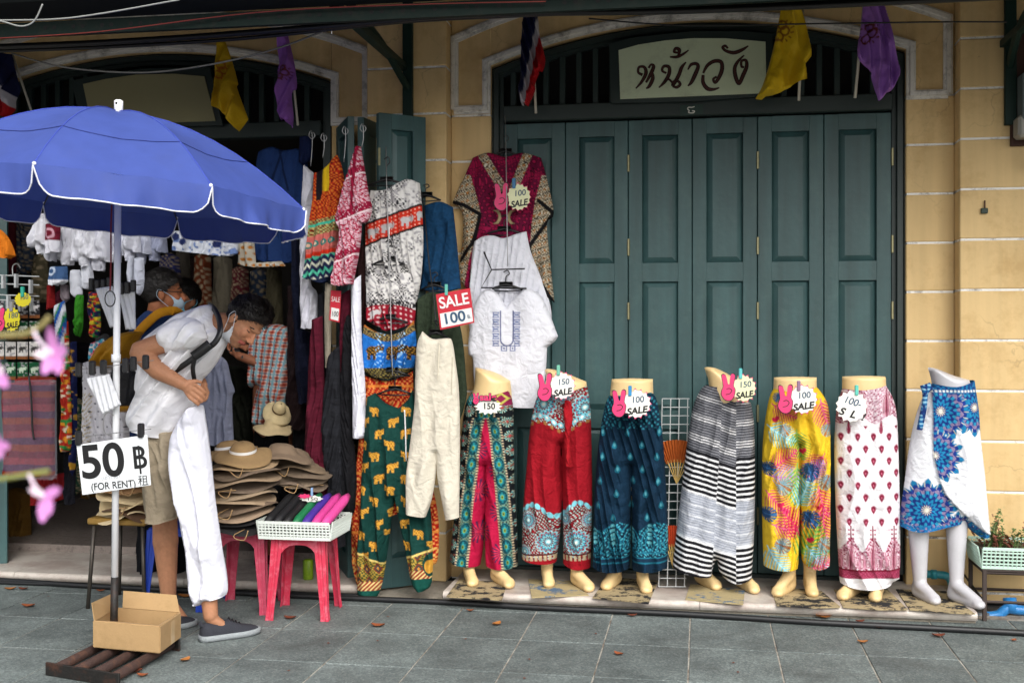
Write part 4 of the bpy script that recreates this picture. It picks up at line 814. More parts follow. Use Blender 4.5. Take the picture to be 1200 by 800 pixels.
# worn cardboard under the feet
m_card = {'a': mat('torn_card', '#a3926e', .9, .25, 20, .3, 60, dirt='#15161a', dscale=11, damt=1, dpos=(.49,.55)), 'b': mat('blue_card', '#a89870', .9, .2, 20, .3, 60, dirt='#3a6080', dscale=8, damt=.9, dpos=(.53,.58))}
for lab, q, k in (('torn black and tan card under the teal trousers', [(538,678),(560,680),(597,681),(592,690),(588,703),(560,701),(523,699),(530,689)], 'a'), ('tan card with blue print under the red trousers', [(619,678),(672,680),(690,697),(660,698),(623,700)], 'b'), ('crumpled black and tan card under the navy trousers', [(712,676),(772,680),(766,692),(760,707),(735,704),(694,700),(702,690)], 'a'), ('tan card with a blue edge under the striped trousers', [(809,684),(873,690),(871,708),(803,702)], 'b'), ('black edged card under the tropical trousers', [(903,686),(963,692),(985,711),(950,712),(910,709)], 'a'), ('black edged card under the long white skirt', [(977,690),(1040,690),(1064,714),(1030,714),(988,711)], 'a'), ('worn tan card under the white mannequin', [(1050,690),(1108,692),(1143,719),(1100,717),(1066,714)], 'a')):
    P = [GP(x, y, .0655) for x, y in q]; n = len(P); b = MB(); b.add([(p.x, p.y, .0655+rnd.uniform(0, .003)) for p in P]+[(p.x, p.y, .0625) for p in P], [tuple(range(n))[::-1], tuple(range(n, 2*n))]+[(i, (i+1) % n, n+(i+1) % n, n+i) for i in range(n)])
    tag(b.build('card_mat', m_card[k]), lab, 'card mat', 'cards under the mannequins')

# ------------------------------------------------------------------ hangers
m_hang = mat('black_plastic', '#141416', .35, .2, 20); m_wire = mat('steel_wire', '#9a9a9a', .35, .2, 30, metal=.7)
HG = 'hangers holding the clothes'
def hanger(label, cx, cy, w, Y, hook=14, drop=7, tilt=0, hooktop=None):
    t = thing('hanger', label, 'hanger', W(cx, cy, Y), HG); c = W(cx, cy, Y); k = MPP(cx, Y)
    P = lambda x, y: c+Vector((x*k, 0, -y*k))
    b = MB(); L = P(-w/2, drop+tilt); Q = P(w/2, drop-tilt); b.tube([L, P(-w*.25, drop*.45), P(0, 0), P(w*.25, drop*.45), Q], [.005,.007,.008,.007,.005], 6)
    b.bbox(P(-8, 3)-Vector((0,.006,0)), P(8, -3)+Vector((0,.006,0)), .003); b.tube([L, P(0, drop+1), Q], .004, 5); b.build('shoulder_bar', m_hang, t, True)
    MB().tube(crv([P(0, 0), P(0, -hook*.55), P(4, -hook*.75), P(2, -hook), P(-3, -hook*.9)], 4), .0035, 5).build('hook', m_hang, t, True); return t
def cord(label, pts, r=.0025, m=None, cat='cord', name='cord'):
    return tag(MB().tube(crv([W(*p) for p in pts], 4), r, 5).build(name, m or m_wire, None, True), label, cat)
# ------------------------------------------------------------------ kaftan and blouses on the left door leaf
garment('kaftan', 'crimson and black kaftan with beige patterned borders hung on the green door', 'kaftan', [(572,179),(592,184),(612,179),(634,185),(641,210),(649,250),(641,262),(644,300),(650,357),(640,352),(600,356),(560,350),(548,340),(538,325),(541,290),(543,262),(540,247),(530,238),(537,222),(544,208),(554,185)], 6.6, p_kaftan, .018, 8, folds(.009, 22, 21))
garment('blouse', 'white gauzy blouse with lace neckline hung above the embroidered one', 'blouse', [(556,283),(566,277),(578,276),(590,279),(605,274),(617,271),(622,295),(634,325),(645,358),(646,380),(640,386),(630,415),(560,415),(549,380),(551,330),(553,300)], 6.55, '#e4e5ee', .016, 8, folds(.008, 14, 22))
garment('blouse', 'white short sleeved blouse with blue embroidered neckline', 'blouse', [(566,341),(576,338),(586,347),(593,360),(604,348),(615,337),(630,343),(640,358),(654,394),(650,400),(641,407),(640,430),(637,455),(630,478),(600,477),(578,470),(556,463),(555,440),(554,420),(549,414),(550,390),(556,358)], 6.49, p_embroid, .03, 10, folds(.012, 26, 23))
hanger('black hanger at the neck of the crimson kaftan', 592, 177, 40, 6.6, 18); hanger('black hanger at the neck of the white gauzy blouse', 591, 268, 50, 6.56, 16); hanger('black hanger at the neck of the embroidered white blouse', 593, 333, 44, 6.5, 16)
b = MB(); PX = lambda *q: [W(x, y, 6.44) for x, y in q]
b.tube(PX((567,295),(576,316),(615,315)), .005, 5); b.tube(PX((576,316),(564,337),(617,338)), .005, 5); tag(b.build('wire_hanger', m_hang, None, True), 'bare black frame hanger in front of the white gauzy blouse', 'hanger')
cord('thin chain down the front of the crimson kaftan', [(592,135,6.6),(593,180,6.53),(594,250,6.47),(595,312,6.44)], .003)

# ------------------------------------------------------------------ tall column of hanging clothes by the folded door
WV = fabric('crinkled_cotton', .9, .1, .35, (150, 150, 220), .35, 16)
garment('printed_trousers', 'black and white printed trousers with a red elephant band, topmost of the column', 'trousers', [(434,223),(452,222),(476,210),(492,215),(495,250),(496,290),(493,330),(488,355),(455,360),(430,350),(429,310),(428,265),(430,240)], 6.17, p_eleph_grey, .02, 8, folds(.012, 14, 31))
garment('printed_trousers', 'grey elephant print trousers with dark red dotted band below the red elephant band', 'trousers', [(431,312),(445,322),(460,325),(476,309),(484,330),(487,360),(486,378),(455,388),(430,376),(429,340)], 6.13, p_eleph_grey2, .02, 7, folds(.012, 12, 32))
garment('printed_trousers', 'blue trousers with dark elephants and gathered gold waist', 'trousers', [(427,380),(440,388),(457,392),(473,387),(485,375),(488,400),(486,425),(481,435),(460,444),(440,442),(425,434),(424,405)], 6.1, p_blueeleph, .02, 7, folds(.012, 10, 33))
garment('printed_trousers', 'red and orange printed trousers half hidden behind the green elephant pair', 'trousers', [(427,440),(455,446),(484,434),(487,480),(505,560),(514,610),(513,655),(506,662),(490,620),(470,600),(440,610),(430,690),(420,690),(413,660),(412,600),(418,540),(424,480)], 6.12, p_redorange, .015, 7, folds(.012, 10, 34))
garment('harem_trousers', 'dark green harem trousers with gold elephants hanging to the ground', 'trousers', [(430,465),(440,460),(452,472),(467,478),(478,468),(484,456),(490,490),(497,540),(504,590),(507,640),(506,682),(498,692),(489,692),(482,680),(474,640),(467,605),(463,582),(459,607),(453,655),(446,690),(437,706),(422,698),(419,688),(421,630),(424,560),(427,510)], 6.05, p_greeneleph, .03, 9, folds(.016, 13, 35), g=.75)
CF = garment('linen_trousers', 'cream drawstring linen trousers hung beside the green elephant pair', 'trousers', [(495,388),(507,397),(524,396),(530,400),(534,425),(538,460),(539,520),(538,606),(522,609),(517,583),(512,556),(511,530),(510.6,556),(506,585),(499,606),(476,602),(476,560),(481,515),(486,470),(487,430),(489,402)], 5.955, lambda x, y: put(bs(x, '#d6cfbe'), (np.abs(x-531+(y-460)*.0) < .6) & (y > 418) & (y < 462), '#b5ad9a'), .03, 10, folds(.008, 16, 36), m=WV)
b = MB(); b.tube([W(515,400,5.92), W(514,420,5.905), W(513,445,5.90)], .0025, 5); o = b.build('drawstring', mat('cream_cord', '#d0c8b4', .9)); o.parent = CF
garment('trousers', 'petrol blue crinkled trousers hung against the ochre pillar', 'trousers', [(497,241),(515,236),(531,243),(536,290),(540,338),(515,345),(492,338),(494,290)], 6.36, lambda x, y: bs(x, '#153f63')*(.8+.4*vn(x+y*.3, y, 2.4, 2))[:, None], .025, 9, folds(.014, 11, 37), m=WV)
garment('trousers', 'olive green crinkled trousers behind the cream pair', 'trousers', [(487,352),(505,342),(530,347),(541,390),(546,440),(546,470),(530,520),(527,552),(514,552),(505,500),(488,420)], 6.2, lambda x, y: bs(x, '#2f3a2b')*(.8+.4*vn(x, y, 2.2, 3))[:, None], .022, 9, folds(.012, 11, 38), m=WV)
for lab, q in (('black hanger above the topmost black and white trousers', (453,210,46,6.17,26)), ('black hanger in the waist of the grey elephant trousers', (455,303,40,6.12,22)), ('black hanger over the blue elephant trousers', (456,371,46,6.08,18)), ('black hanger over the red printed trousers', (459,433,44,6.06,22)), ('black hanger at the waist of the green elephant trousers', (463,455,44,6.03,18)), ('black hanger holding the petrol blue trousers', (499,228,36,6.36,12)), ('black hanger between the blue and olive trousers', (509,333,34,6.24,14)), ('black hanger over the cream linen trousers', (511,389,30,6.04,14))): hanger(lab, *q)
cord('white cord hanging down the column of printed trousers', [(452,150,6.3),(453,210,6.14),(456,300,6.1),(458,372,6.06),(460,440,6.02)], .003)
cord('dark chain down the ochre pillar to the cream trousers', [(478,150,6.5),(484,200,6.4),(495,232,6.33),(503,310,6.2),(508,345,6.12),(511,380,6.04)], .004, m_hang)
cord('white drawstrings of the black and white trousers', [(455,240,6.14),(456,270,6.13),(455,295,6.125)], .004, mat('white_cord', '#dcdcdc', .9)); cord('white drawstring of the green elephant trousers', [(474,480,6.0),(475,500,6.0),(476,540,6.0)], .004, MATS['white_cord'])

# ------------------------------------------------------------------ sideways rail of clothes between parasol and column
GR = 'clothes on the side rail'
garment('jacket', 'royal blue jacket with lapels hung behind the parasol edge', 'jacket', [(303,178),(318,172),(332,176),(348,174),(360,185),(362,250),(356,305),(330,309),(302,306),(297,290),(305,240),(300,200)], 6.75, lambda x, y: put(put(bs(x, '#27437c'), (np.abs(x-329-(y-175)*.25) < 1.2) & (y < 225), '#16284f'), (np.abs(x-333+(y-175)*.3) < 1.2) & (y < 225), '#16284f'), .03, 8, folds(.012, 14, 41), group=GR)
garment('trousers', 'white trousers hung edge-on beside the royal blue jacket', 'trousers', [(356,193),(368,203),(367,280),(364,330),(372,345),(371,386),(353,385),(352,300),(354,240)], 6.3, '#e2e2ec', .03, 6, folds(.01, 8, 42), group=GR)
garment('dress', 'red boho dress with turquoise and navy zigzag hem', 'dress', [(369,203),(380,198),(395,181),(401,196),(404,220),(398,232),(397,285),(392,322),(378,332),(357,327),(360,290),(366,245)], 6.15, p_boho, .03, 6, folds(.014, 10, 43), group=GR)
garment('shirt', 'magenta and white elephant print shirt hung by its collar', 'shirt', [(418,171),(423,172),(427,195),(432,225),(436,245),(432,258),(424,262),(422,290),(414,334),(402,336),(389,335),(394,300),(398,270),(393,258),(400,230),(409,198)], 6.02, p_magenta, .03, 6, folds(.014, 11, 44), group=GR)
garment('white_sleeve_blouse', 'long white sleeve hanging left of the blue elephant trousers', 'blouse', [(412,330),(423,322),(424,400),(428,450),(429,505),(424,514),(414,513),(413,450),(412,380)], 6.06, '#e6e7f2', .03, 6, folds(.006, 9, 45), group=GR)
garment('trousers', 'maroon ribbed trousers hanging above the coloured cloth rolls', 'trousers', [(366,374),(378,370),(380,440),(386,560),(384,582),(356,580),(358,520),(362,430)], 6.1, lambda x, y: bs(x, '#571427')*(.8+.35*vn(x*.3, y, 1.8, 2))[:, None], .03, 7, folds(.014, 9, 46), group=GR, m=WV)
garment('trousers', 'narrow maroon leg between the black trousers and the white sleeve', 'trousers', [(400,345),(411,338),(410,420),(402,505),(397,470),(398,400)], 6.13, lambda x, y: bs(x, '#571427')*(.8+.35*vn(x*.3, y, 1.8, 3))[:, None], .02, 6, folds(.01, 8, 47), group=GR, m=WV)
garment('trousers', 'black ribbed trousers hanging beside the basket of cloth rolls', 'trousers', [(385,418),(398,405),(400,480),(402,560),(405,640),(390,646),(384,570),(377,510),(381,450)], 6.08, lambda x, y: bs(x, '#1f2025')*(.7+.6*vn(x*.25, y, 2, 4))[:, None], .03, 8, folds(.014, 9, 48), group=GR, m=WV)
garment('trousers', 'black trousers close behind the long white sleeve', 'trousers', [(404,380),(413,372),(413,480),(418,560),(416,600),(410,608),(402,590),(398,500)], 6.1, '#131317', .025, 6, folds(.012, 8, 49), group=GR)
garment('trousers', 'dark brown garment left of the topmost printed trousers', 'trousers', [(419,292),(429,285),(431,340),(429,386),(421,384),(418,340)], 6.2, '#2a1414', .02, 5, folds(.01, 8, 50), group=GR)
garment('trousers', 'cream garment strip below the boho dress', 'trousers', [(381,330),(389,334),(388,400),(386,432),(381,430),(380,380)], 6.2, '#b5ab98', .015, 4, folds(.006, 8, 51), group=GR)
garment('trousers', 'charcoal garment between the cream strip and maroon leg', 'trousers', [(373,345),(381,340),(382,440),(380,470),(376,460)], 6.25, '#1a1b20', .02, 4, folds(.006, 8, 52), group=GR)
garment('trousers', 'dark plum trousers hanging in the shop entrance', 'trousers', [(338,335),(350,330),(356,400),(358,480),(360,505),(336,503),(338,420)], 6.5, '#1f1113', .03, 7, folds(.014, 9, 53), group=GR)
garment('trousers', 'dark navy trousers hanging in the shop entrance beside the white pair', 'trousers', [(344,250),(352,260),(353,385),(364,390),(364,472),(352,474),(346,400),(342,320)], 6.45, '#10152a', .03, 6, folds(.014, 9, 54), group=GR)
garment('trousers', 'black trousers hanging lowest in the shop entrance', 'trousers', [(346,500),(362,470),(366,560),(360,600),(345,595)], 6.55, '#0e0e11', .03, 7, folds(.014, 9, 55), group=GR)
garment('trousers', 'taupe trousers at the shop entrance edge behind the straw hats', 'trousers', [(328,400),(335,396),(337,470),(336,535),(330,535),(329,470)], 6.6, '#6f665c', .02, 5, folds(.008, 7, 56), group=GR)
for k, (x, y0, y1, Y) in enumerate(((364,155,195,6.3),(378,158,185,6.18),(403,150,190,6.1),(424,147,172,6.02))):
    b = MB().tube(crv([W(x+3,y0,Y), W(x+5,y0+4,Y), W(x+2,y0+8,Y), W(x-2,y0+4,Y), W(x+1,y0-2,Y), W(x+2,y0+14,Y), W(x,y1,Y)], 4), .003, 5); tag(b.build('wire_hook', m_wire, None, True), ('steel hook above the white trousers', 'steel hook above the red boho dress', 'steel hook between the dress and the magenta shirt', 'steel hook holding the magenta shirt')[k], 'hook', 'steel hooks on the rail')
# ------------------------------------------------------------------ parasol with its stand
m_blue = mat('parasol_blue', (.052,.090,.36), .75, .09, 5, .25, 14, dirt=(.06,.09,.30), dscale=4, damt=.5, streak=.08); m_wpaint = mat('white_enamel', '#eef0f4', .35, .06, 10); m_black = mat('black_iron', '#15120f', .6, .4, 30, .3, 60, dirt='#4a2a1a', dscale=14, damt=.8); m_rust = mat('rusty_iron', '#3a2620', .8, .4, 25, .4, 60, dirt='#6b4530', dscale=9, damt=.7)
PB = GP(133, 766); PXc, PYc = PB.x, PB.y
ums = thing('parasol', 'large blue market parasol with white piping on a white pole', 'parasol', (PXc, PYc, 0))
ptop = W(139, 126, PYc); pmid = W(134.5, 676, PYc); pbot = Vector((PXc, PYc, .05))
MB().tube([pmid, ptop], .0155, 14).build('pole', m_wpaint, ums, True)
MB().tube([pbot, pmid+Vector((0,0,.002))], .0175, 14).build('lower_pole', m_black, ums, True)
o = MB().tube([W(136,415,PYc), W(136,424,PYc)], .021, 14).build('collar', m_wpaint, ums, True)
ac = W(139, 300, PYc); CXu, CYu = ac.x+.005, PYc-.02; RU = .865; ZR, ZT = 2.13, 2.515
def rimz(x, y): return -.075*(x-CXu)-.03*(y-CYu)
A0 = R(-90-22.5)-R(14)
def canopy_pt(k, u, rho):   # sector k, u across 0..1, rho 0..1
    a0 = A0+k*math.pi/4; a1 = a0+math.pi/4
    p = (np.array([math.cos(a0), math.sin(a0)])*(1-u)+np.array([math.cos(a1), math.sin(a1)])*u)*RU*rho
    z = ZR+(ZT-ZR)*(1-rho**2.0)-.05*math.sin(math.pi*u)*rho*(1-rho)*2+.004*math.sin(u*19+k*2)*rho**3*math.sin(math.pi*u)
    return Vector((CXu+p[0], CYu+p[1], z+rimz(CXu+p[0], CYu+p[1])))
NU, NR = 10, 12
b = MB()
for k in range(8):
    v = [canopy_pt(k, i/NU, .02+.98*j/NR) for j in range(NR+1) for i in range(NU+1)]
    b.add(v, [(j*(NU+1)+i, (j+1)*(NU+1)+i, (j+1)*(NU+1)+i+1, j*(NU+1)+i+1) for j in range(NR) for i in range(NU)])
cn = b.build('canopy', m_blue, ums); cn.data.polygons.foreach_set('use_smooth', [True]*len(cn.data.polygons))
b = MB()
for k in range(8): b.tube([canopy_pt(k, 0, .03+.97*j/8)+Vector((0,0,.002)) for j in range(9)], .0022, 5)
o = b.build('seam', mat('seam_blue', '#3a4db0', .7)); o.parent = cn; o['kind'] = 'stuff'
b = MB()
for k in range(8): b.tube([canopy_pt(k, j/8, .7)+Vector((0,0,.002)) for j in range(9)], .0016, 4)
o = b.build('seam', mat('seam_dark', '#1c2a6e', .7)); o.parent = cn; o['kind'] = 'stuff'
rr = random.Random(5)
for k in range(8):
    N = 40; top = []; bot = []; ph = rr.uniform(0, 6)
    for i in range(N+1):
        u = i/N; p = canopy_pt(k, u, 1.0); out = Vector((p.x-CXu, p.y-CYu, 0)).normalized()
        e = min(u, 1-u)*.69; cr_ = 1-max(0, 1-e/.075)**2; h = .115*(.06+.94*math.sqrt(max(0, cr_))**1.0)*(1+.05*math.sin(u*math.pi))
        top.append(p); wv = (.020*math.sin(u*8+ph)+.012*math.sin(u*21+ph)+.007*math.sin(u*43+2*ph))*math.sin(math.pi*min(1,u*1.0))**.3 if 0 < u < 1 else 0
        bot.append([p+out*(.012*t_+wv*t_*t_)+Vector((0,0,-h*t_)) for t_ in (.25, .5, .75, 1)])
    rows = [top]+[[q[j] for q in bot] for j in range(4)]; v = [p for r_ in rows for p in r_]; n = N+1
    vo_ = MB().add(v, [(j*n+i, (j+1)*n+i, (j+1)*n+i+1, j*n+i+1) for j in range(4) for i in range(N)]).build('valance', m_blue, ums, True)
    o = MB().tube(rows[4], .003, 5).build('piping', mat('piping_white', '#e6e8f0', .6)); o.parent = vo_; o.matrix_parent_inverse = vo_.matrix_parent_inverse.copy(); o.matrix_parent_inverse = Matrix()
m_rib = mat('rib_steel', '#4a4c55', .4, metal=.6)
hub = W(139, 300, PYc)+Vector((0,0,.32))
for k in range(8):
    r_ = MB().tube([canopy_pt(k, 0, .03+.97*j/6)-Vector((0,0,.012)) for j in range(7)], .004, 5).build('rib', m_rib, ums)
    o = MB().tube([hub, canopy_pt(k, 0, .55)-Vector((0,0,.014))], .0035, 5).build('strut', m_rib); o.parent = r_
    o = MB().ellip(canopy_pt(k, 0, 1.0), (.008,.008,.008), n=8, m=6).build('tip', m_wpaint); o.parent = r_
b = MB(); b.tube([ptop+Vector((0,0,-.04)), ptop+Vector((0,0,.03)), ptop+Vector((0,0,.034))], [.02,.02,.014], 14); b.build('finial', m_wpaint, ums, True); MB().tube([ptop+Vector((0,-.0205,.016)), ptop+Vector((0,.0205,.016))], .006, 8).build('finial_hole', m_dark, ums)
# iron base frame
Af, Bf, Cf = GP(57, 783, .03), GP(137, 796, .03), GP(208, 755, .03); dirx = (Bf-Af); dep = (Cf-Bf)
b = MB(); Mx = Matrix((( *dirx.normalized(), 0), (*Vector((-dirx.normalized().y, dirx.normalized().x, 0)), 0), (0,0,1,0), (0,0,0,1))).transposed()
def fr_plate(p):
    M = Matrix.Translation((p.x, p.y, 0)) @ Mx; MB().bbox((-.015,-.006,.002), (dirx.length+.015,.006,.058), .003, M).build('end_plate', m_black, ums)
fr_plate(Af); fr_plate(Af+dep)
for i in range(4):
    p = Af+dirx*((i+.3)/3.6); MB().tube([p+dep*.02, p+dep*.98], .022, 10).build('base_pipe', m_rust, ums, True)
MB().bbox((PXc-.05, PYc-.05, .052), (PXc+.05, PYc+.05, .06), .002).build('socket_plate', m_black, ums)

# cardboard box on the base
m_cb = mat('cardboard', '#a98a60', .9, .1, 14, .15, 80, dirt='#8a7048', dscale=8, damt=.5)
FLp, FRp, BRp = GP(110, 757, .062), GP(187, 764, .062), GP(211, 746, .062); BLp = FLp+(BRp-FRp)
bx = thing('cardboard_box', 'open brown cardboard box on the parasol base', 'box', FLp)
hgt = .115; up = Vector((0, 0, hgt)); th_ = .004
def quadplate(name, a, b_, c, d, parent, m, th=th_):
    n = (b_-a).cross(d-a).normalized()*th; v = [a, b_, c, d, a+n, b_+n, c+n, d+n]; return MB().add(v, [(0,1,2,3),(7,6,5,4),(0,4,5,1),(1,5,6,2),(2,6,7,3),(3,7,4,0)]).build(name, m, parent)
for a, c in ((FLp, FRp), (FRp, BRp), (BRp, BLp), (BLp, FLp)): quadplate('side', a, c, c+up, a+up, bx, m_cb)
quadplate('bottom', FLp, BLp, BRp, FRp, bx, m_cb)
dv = (BRp-FRp)
quadplate('flap', FLp+up, FRp+up, FRp+up+dv*.42+Vector((-.015,0,-.028)), FLp+up+dv*.42+Vector((.02,0,-.028)), bx, m_cb)
quadplate('flap', FRp+up, BRp+up, BRp+up+Vector((-.05,.01,-.03)), FRp+up+Vector((-.06,.01,-.03)), bx, m_cb)
quadplate('tape', FRp+dv*.52+Vector((.004,-.003,0)), FRp+dv*.70+Vector((.004,-.003,0)), FRp+dv*.70+up*.9+Vector((.004,-.003,0)), FRp+dv*.52+up*.9+Vector((.004,-.003,0)), bx, mat('clear_tape', '#bda27a', .25), .001)
quadplate('flap', BLp+up+Vector((.03,0,0)), BRp+up, W(207, 697, BRp.y+.05), W(145, 692, BLp.y+.05), bx, m_cb)
quadplate('flap', FLp+up, BLp+up, W(131, 695, BLp.y), W(107, 706, FLp.y), bx, m_cb)

# ------------------------------------------------------------------ rental price sign and clip bars on the pole
YS = PYc-.055
t = thing('price_sign', 'white card sign reading 50 baht for rent clipped to the parasol pole', 'sign', W(133, 575, YS))
m_ink = mat('black_ink', '#101012', .5); m_cardw = mat('white_card', '#dfe3e6', .5, .04, 6); m_grey = mat('pencil_grey', '#9a9ca0', .7)
plate('card', [(90,521),(173,509),(177,568),(97,579.5)], YS, .003, m_cardw, t)
text('lettering', '50', 120, 541.5, YS-.0035, 38, m_ink, t, bold=.022, rot=6, sx=1.04); text('lettering', 'B', 163.5, 537, YS-.0035, 26, m_ink, t, bold=.012, rot=6, sx=.92); plate('lettering', [(161,522),(163.2,521.7),(166.2,555),(164,555.3)], YS-.0032, .0006, m_ink, t)
text('lettering', '(FOR RENT)', 133, 568.5, YS-.0035, 8.2, m_ink, t, rot=6, sx=.92, bold=.012); text('lettering', '\u79df', 168, 563.5, YS-.0035, 9.5, m_ink, t, rot=6); text('lettering', '(\u0e40\u0e0a\u0e48\u0e32) \u0e40\u0e0a\u0e48\u0e32', 130, 559, YS-.0035, 5, m_grey, t, rot=6)
m_clip = mat('clip_black', '#17171a', .4)
def clip(px, py, Y, parent, h=17, w=7): k = MPP(px, Y); c = W(px, py, Y); MB().bbox((c.x-w*k/2, Y-.02, c.z-h*k/2), (c.x+w*k/2, Y+.008, c.z+h*k/2), .009).build('clip', m_clip, parent, False)
clip(93, 513, YS, t); clip(166, 504, YS, t)
MB().tube([W(84,515,YS), W(100,511,YS), W(172,503,YS), W(177,502.5,YS)], .002, 5).build('wire_bar', m_wire, t); MB().tube(crv([W(131,509,YS), W(124,508,YS), W(121,500,YS), W(122,488,YS), W(127,483,YS), W(133,487,YS)], 4), .0025, 5).build('hook', m_wire, t)
t = thing('clip_bar', 'wire bar with black clips across the parasol pole', 'clip bar', W(135, 430, YS))
MB().tube([W(84,434,YS), W(135,428,YS), W(180,422,YS)], .002, 5).build('wire_bar', m_wire, t)
for x, y in ((93,433),(109,431),(122,430),(148,428),(157,426),(171.5,424)): clip(x, y, YS, t)
def masks(label, poly, Y, n):
    tag(cloth('face_masks', poly, Y, lambda x, y: bs(x, '#dfe1e6')*(.86+.14*(np.mod(x*.9-y*.22, 5.5) > 1.2))[:, None], None, .8, 3, .012, None, lambda x, y, v: .004*np.sin((x*.9-y*.22)*1.15), sm=0, ky=1), label, 'face masks', 'bundles of white face masks')
masks('white face masks hanging from the clip bar in front of the pole', [(101,443),(128,438),(142,474),(121,486)], YS-.0, 1)
masks('bundle of white face masks hanging highest, left of the pole', [(112,338),(132,335),(141,381),(129,384)], YS+.25, 2); masks('bundle of white face masks right of the pole below the shirts', [(140,343),(158,340),(159,386),(147,386)], YS+.3, 3)
t = thing('clip_bar', 'row of black clips holding the upper mask bundles', 'clip bar', W(135, 335, YS+.28))
for x, y in ((108,333),(115,335),(122,334),(129,332),(143,338),(150,337),(157,335)): clip(x, y, YS+.28, t, 14, 5)
MB().tube([W(98,332,YS+.28), W(165,334,YS+.28)], .002, 5).build('wire_bar', m_wire, t)
t = thing('parasol_tie', 'red cord with a dark ring hanging from the parasol', 'cord', W(130, 350, PYc-.1))
MB().tube(crv([W(131,240,PYc-.1), W(130,270,PYc-.1), W(130,305,PYc-.1), W(129,340,PYc-.1)], 4), .004, 6).build('cord', mat('red_cord', '#6a1420', .8), t); MB().tube(crv([W(129+6*math.cos(a), 350+9*math.sin(a), PYc-.1) for a in np.linspace(0, 6.283, 11)], 3), .003, 6).build('ring', m_hang, t)

# ------------------------------------------------------------------ stools
def stool(label, cx, cy, h, w, col, rz=0, seed=0, grp='plastic stools'):
    m = mat('plastic_'+col, col, .42, .12, 12, .06, 60, dirt='#d98a98' if col in ('#c02c48', '#b9405a') else None, dscale=20, damt=.5)
    t = thing('plastic_stool', label, 'stool', (cx, cy, 0), grp); Rz = Matrix.Translation((cx, cy, 0)) @ Matrix.Rotation(rz, 4, 'Z'); wt = w*.82
    b = MB(); b.bbox((-wt/2,-wt/2,h-.03), (wt/2,wt/2,h), .012, Rz); b.build('seat', m, t)
    b = MB()                                           # arched skirts between the legs
    for s in range(4):
        Q = Rz @ Matrix.Rotation(s*math.pi/2, 4, 'Z'); n = 10; v = []
        for i in range(n+1):
            u = -1+2*i/n; zz = h-.03-.10*abs(u)**3.2; x = u*wt*.42; off = -wt/2+.004
            v += [Q @ Vector((x, off, h-.025)), Q @ Vector((x, off-(h-zz)*.05, zz-.012)), Q @ Vector((x, off+.008, h-.025)), Q @ Vector((x, off+.008-(h-zz)*.05, zz-.012))]
        b.add(v, [f_ for i in range(n) for f_ in ((4*i, 4*i+1, 4*i+5, 4*i+4), (4*i+2, 4*i+6, 4*i+7, 4*i+3), (4*i+1, 4*i+3, 4*i+7, 4*i+5))])
    b.build('apron', m, t)
    for sx in (-1, 1):
        for sy in (-1, 1):
            rings = []
            for j in range(9):
                z = h-.012-(h-.012)*j/8; k_ = j/8; cx_ = sx*(wt/2-.03+(w-wt)/2*k_*1.15); cy_ = sy*(wt/2-.03+(w-wt)/2*k_*1.15); a = .032*(1-.42*k_)+.004*(j == 8)
                rings.append([Rz @ Vector((cx_+sx*dx*a, cy_+sy*dy*a, z)) for dx, dy in ((1,-.9),(1.0,-.35),(.82,-.2),(.82,.2),(1.0,.35),(1,1),(.35,1),(.2,.82),(-.2,.82),(-.35,1),(-.9,1),(-.9,.75),(.6,.6),(.75,-.9))][::(1 if sx*sy > 0 else -1)])
            MB().loft(rings).build('leg', m, t)
    return t
stool('red plastic stool under the basket of cloth rolls', -2.075, 5.69, .43, .34, '#c02c48', R(6)); stool('faded red plastic stool under the big stack of sun hats', -2.43, 5.76, .43, .34, '#b9405a', R(4)); stool('blue plastic stool behind the man putting on white trousers', -2.8, 5.78, .44, .36, '#17399c', R(3))
ms = thing('metal_stool', 'old square stool with thin metal legs under the left stack of hats', 'stool', (-3.1, 5.75, 0)); m_tube = mat('tarnished_tube', '#4d4842', .45, .3, 20, metal=.6)
b = MB().bbox((-3.27,5.58,.455), (-2.93,5.92,.49), .012); b.build('seat', mat('stool_seat', '#8a6a2c', .6), ms)
for sx in (-1,1):
    for sy in (-1,1): MB().tube([(-3.1+sx*.14, 5.75+sy*.14, .455), (-3.1+sx*.165, 5.75+sy*.165, 0)], .011, 8).build('leg', m_tube, ms, True)
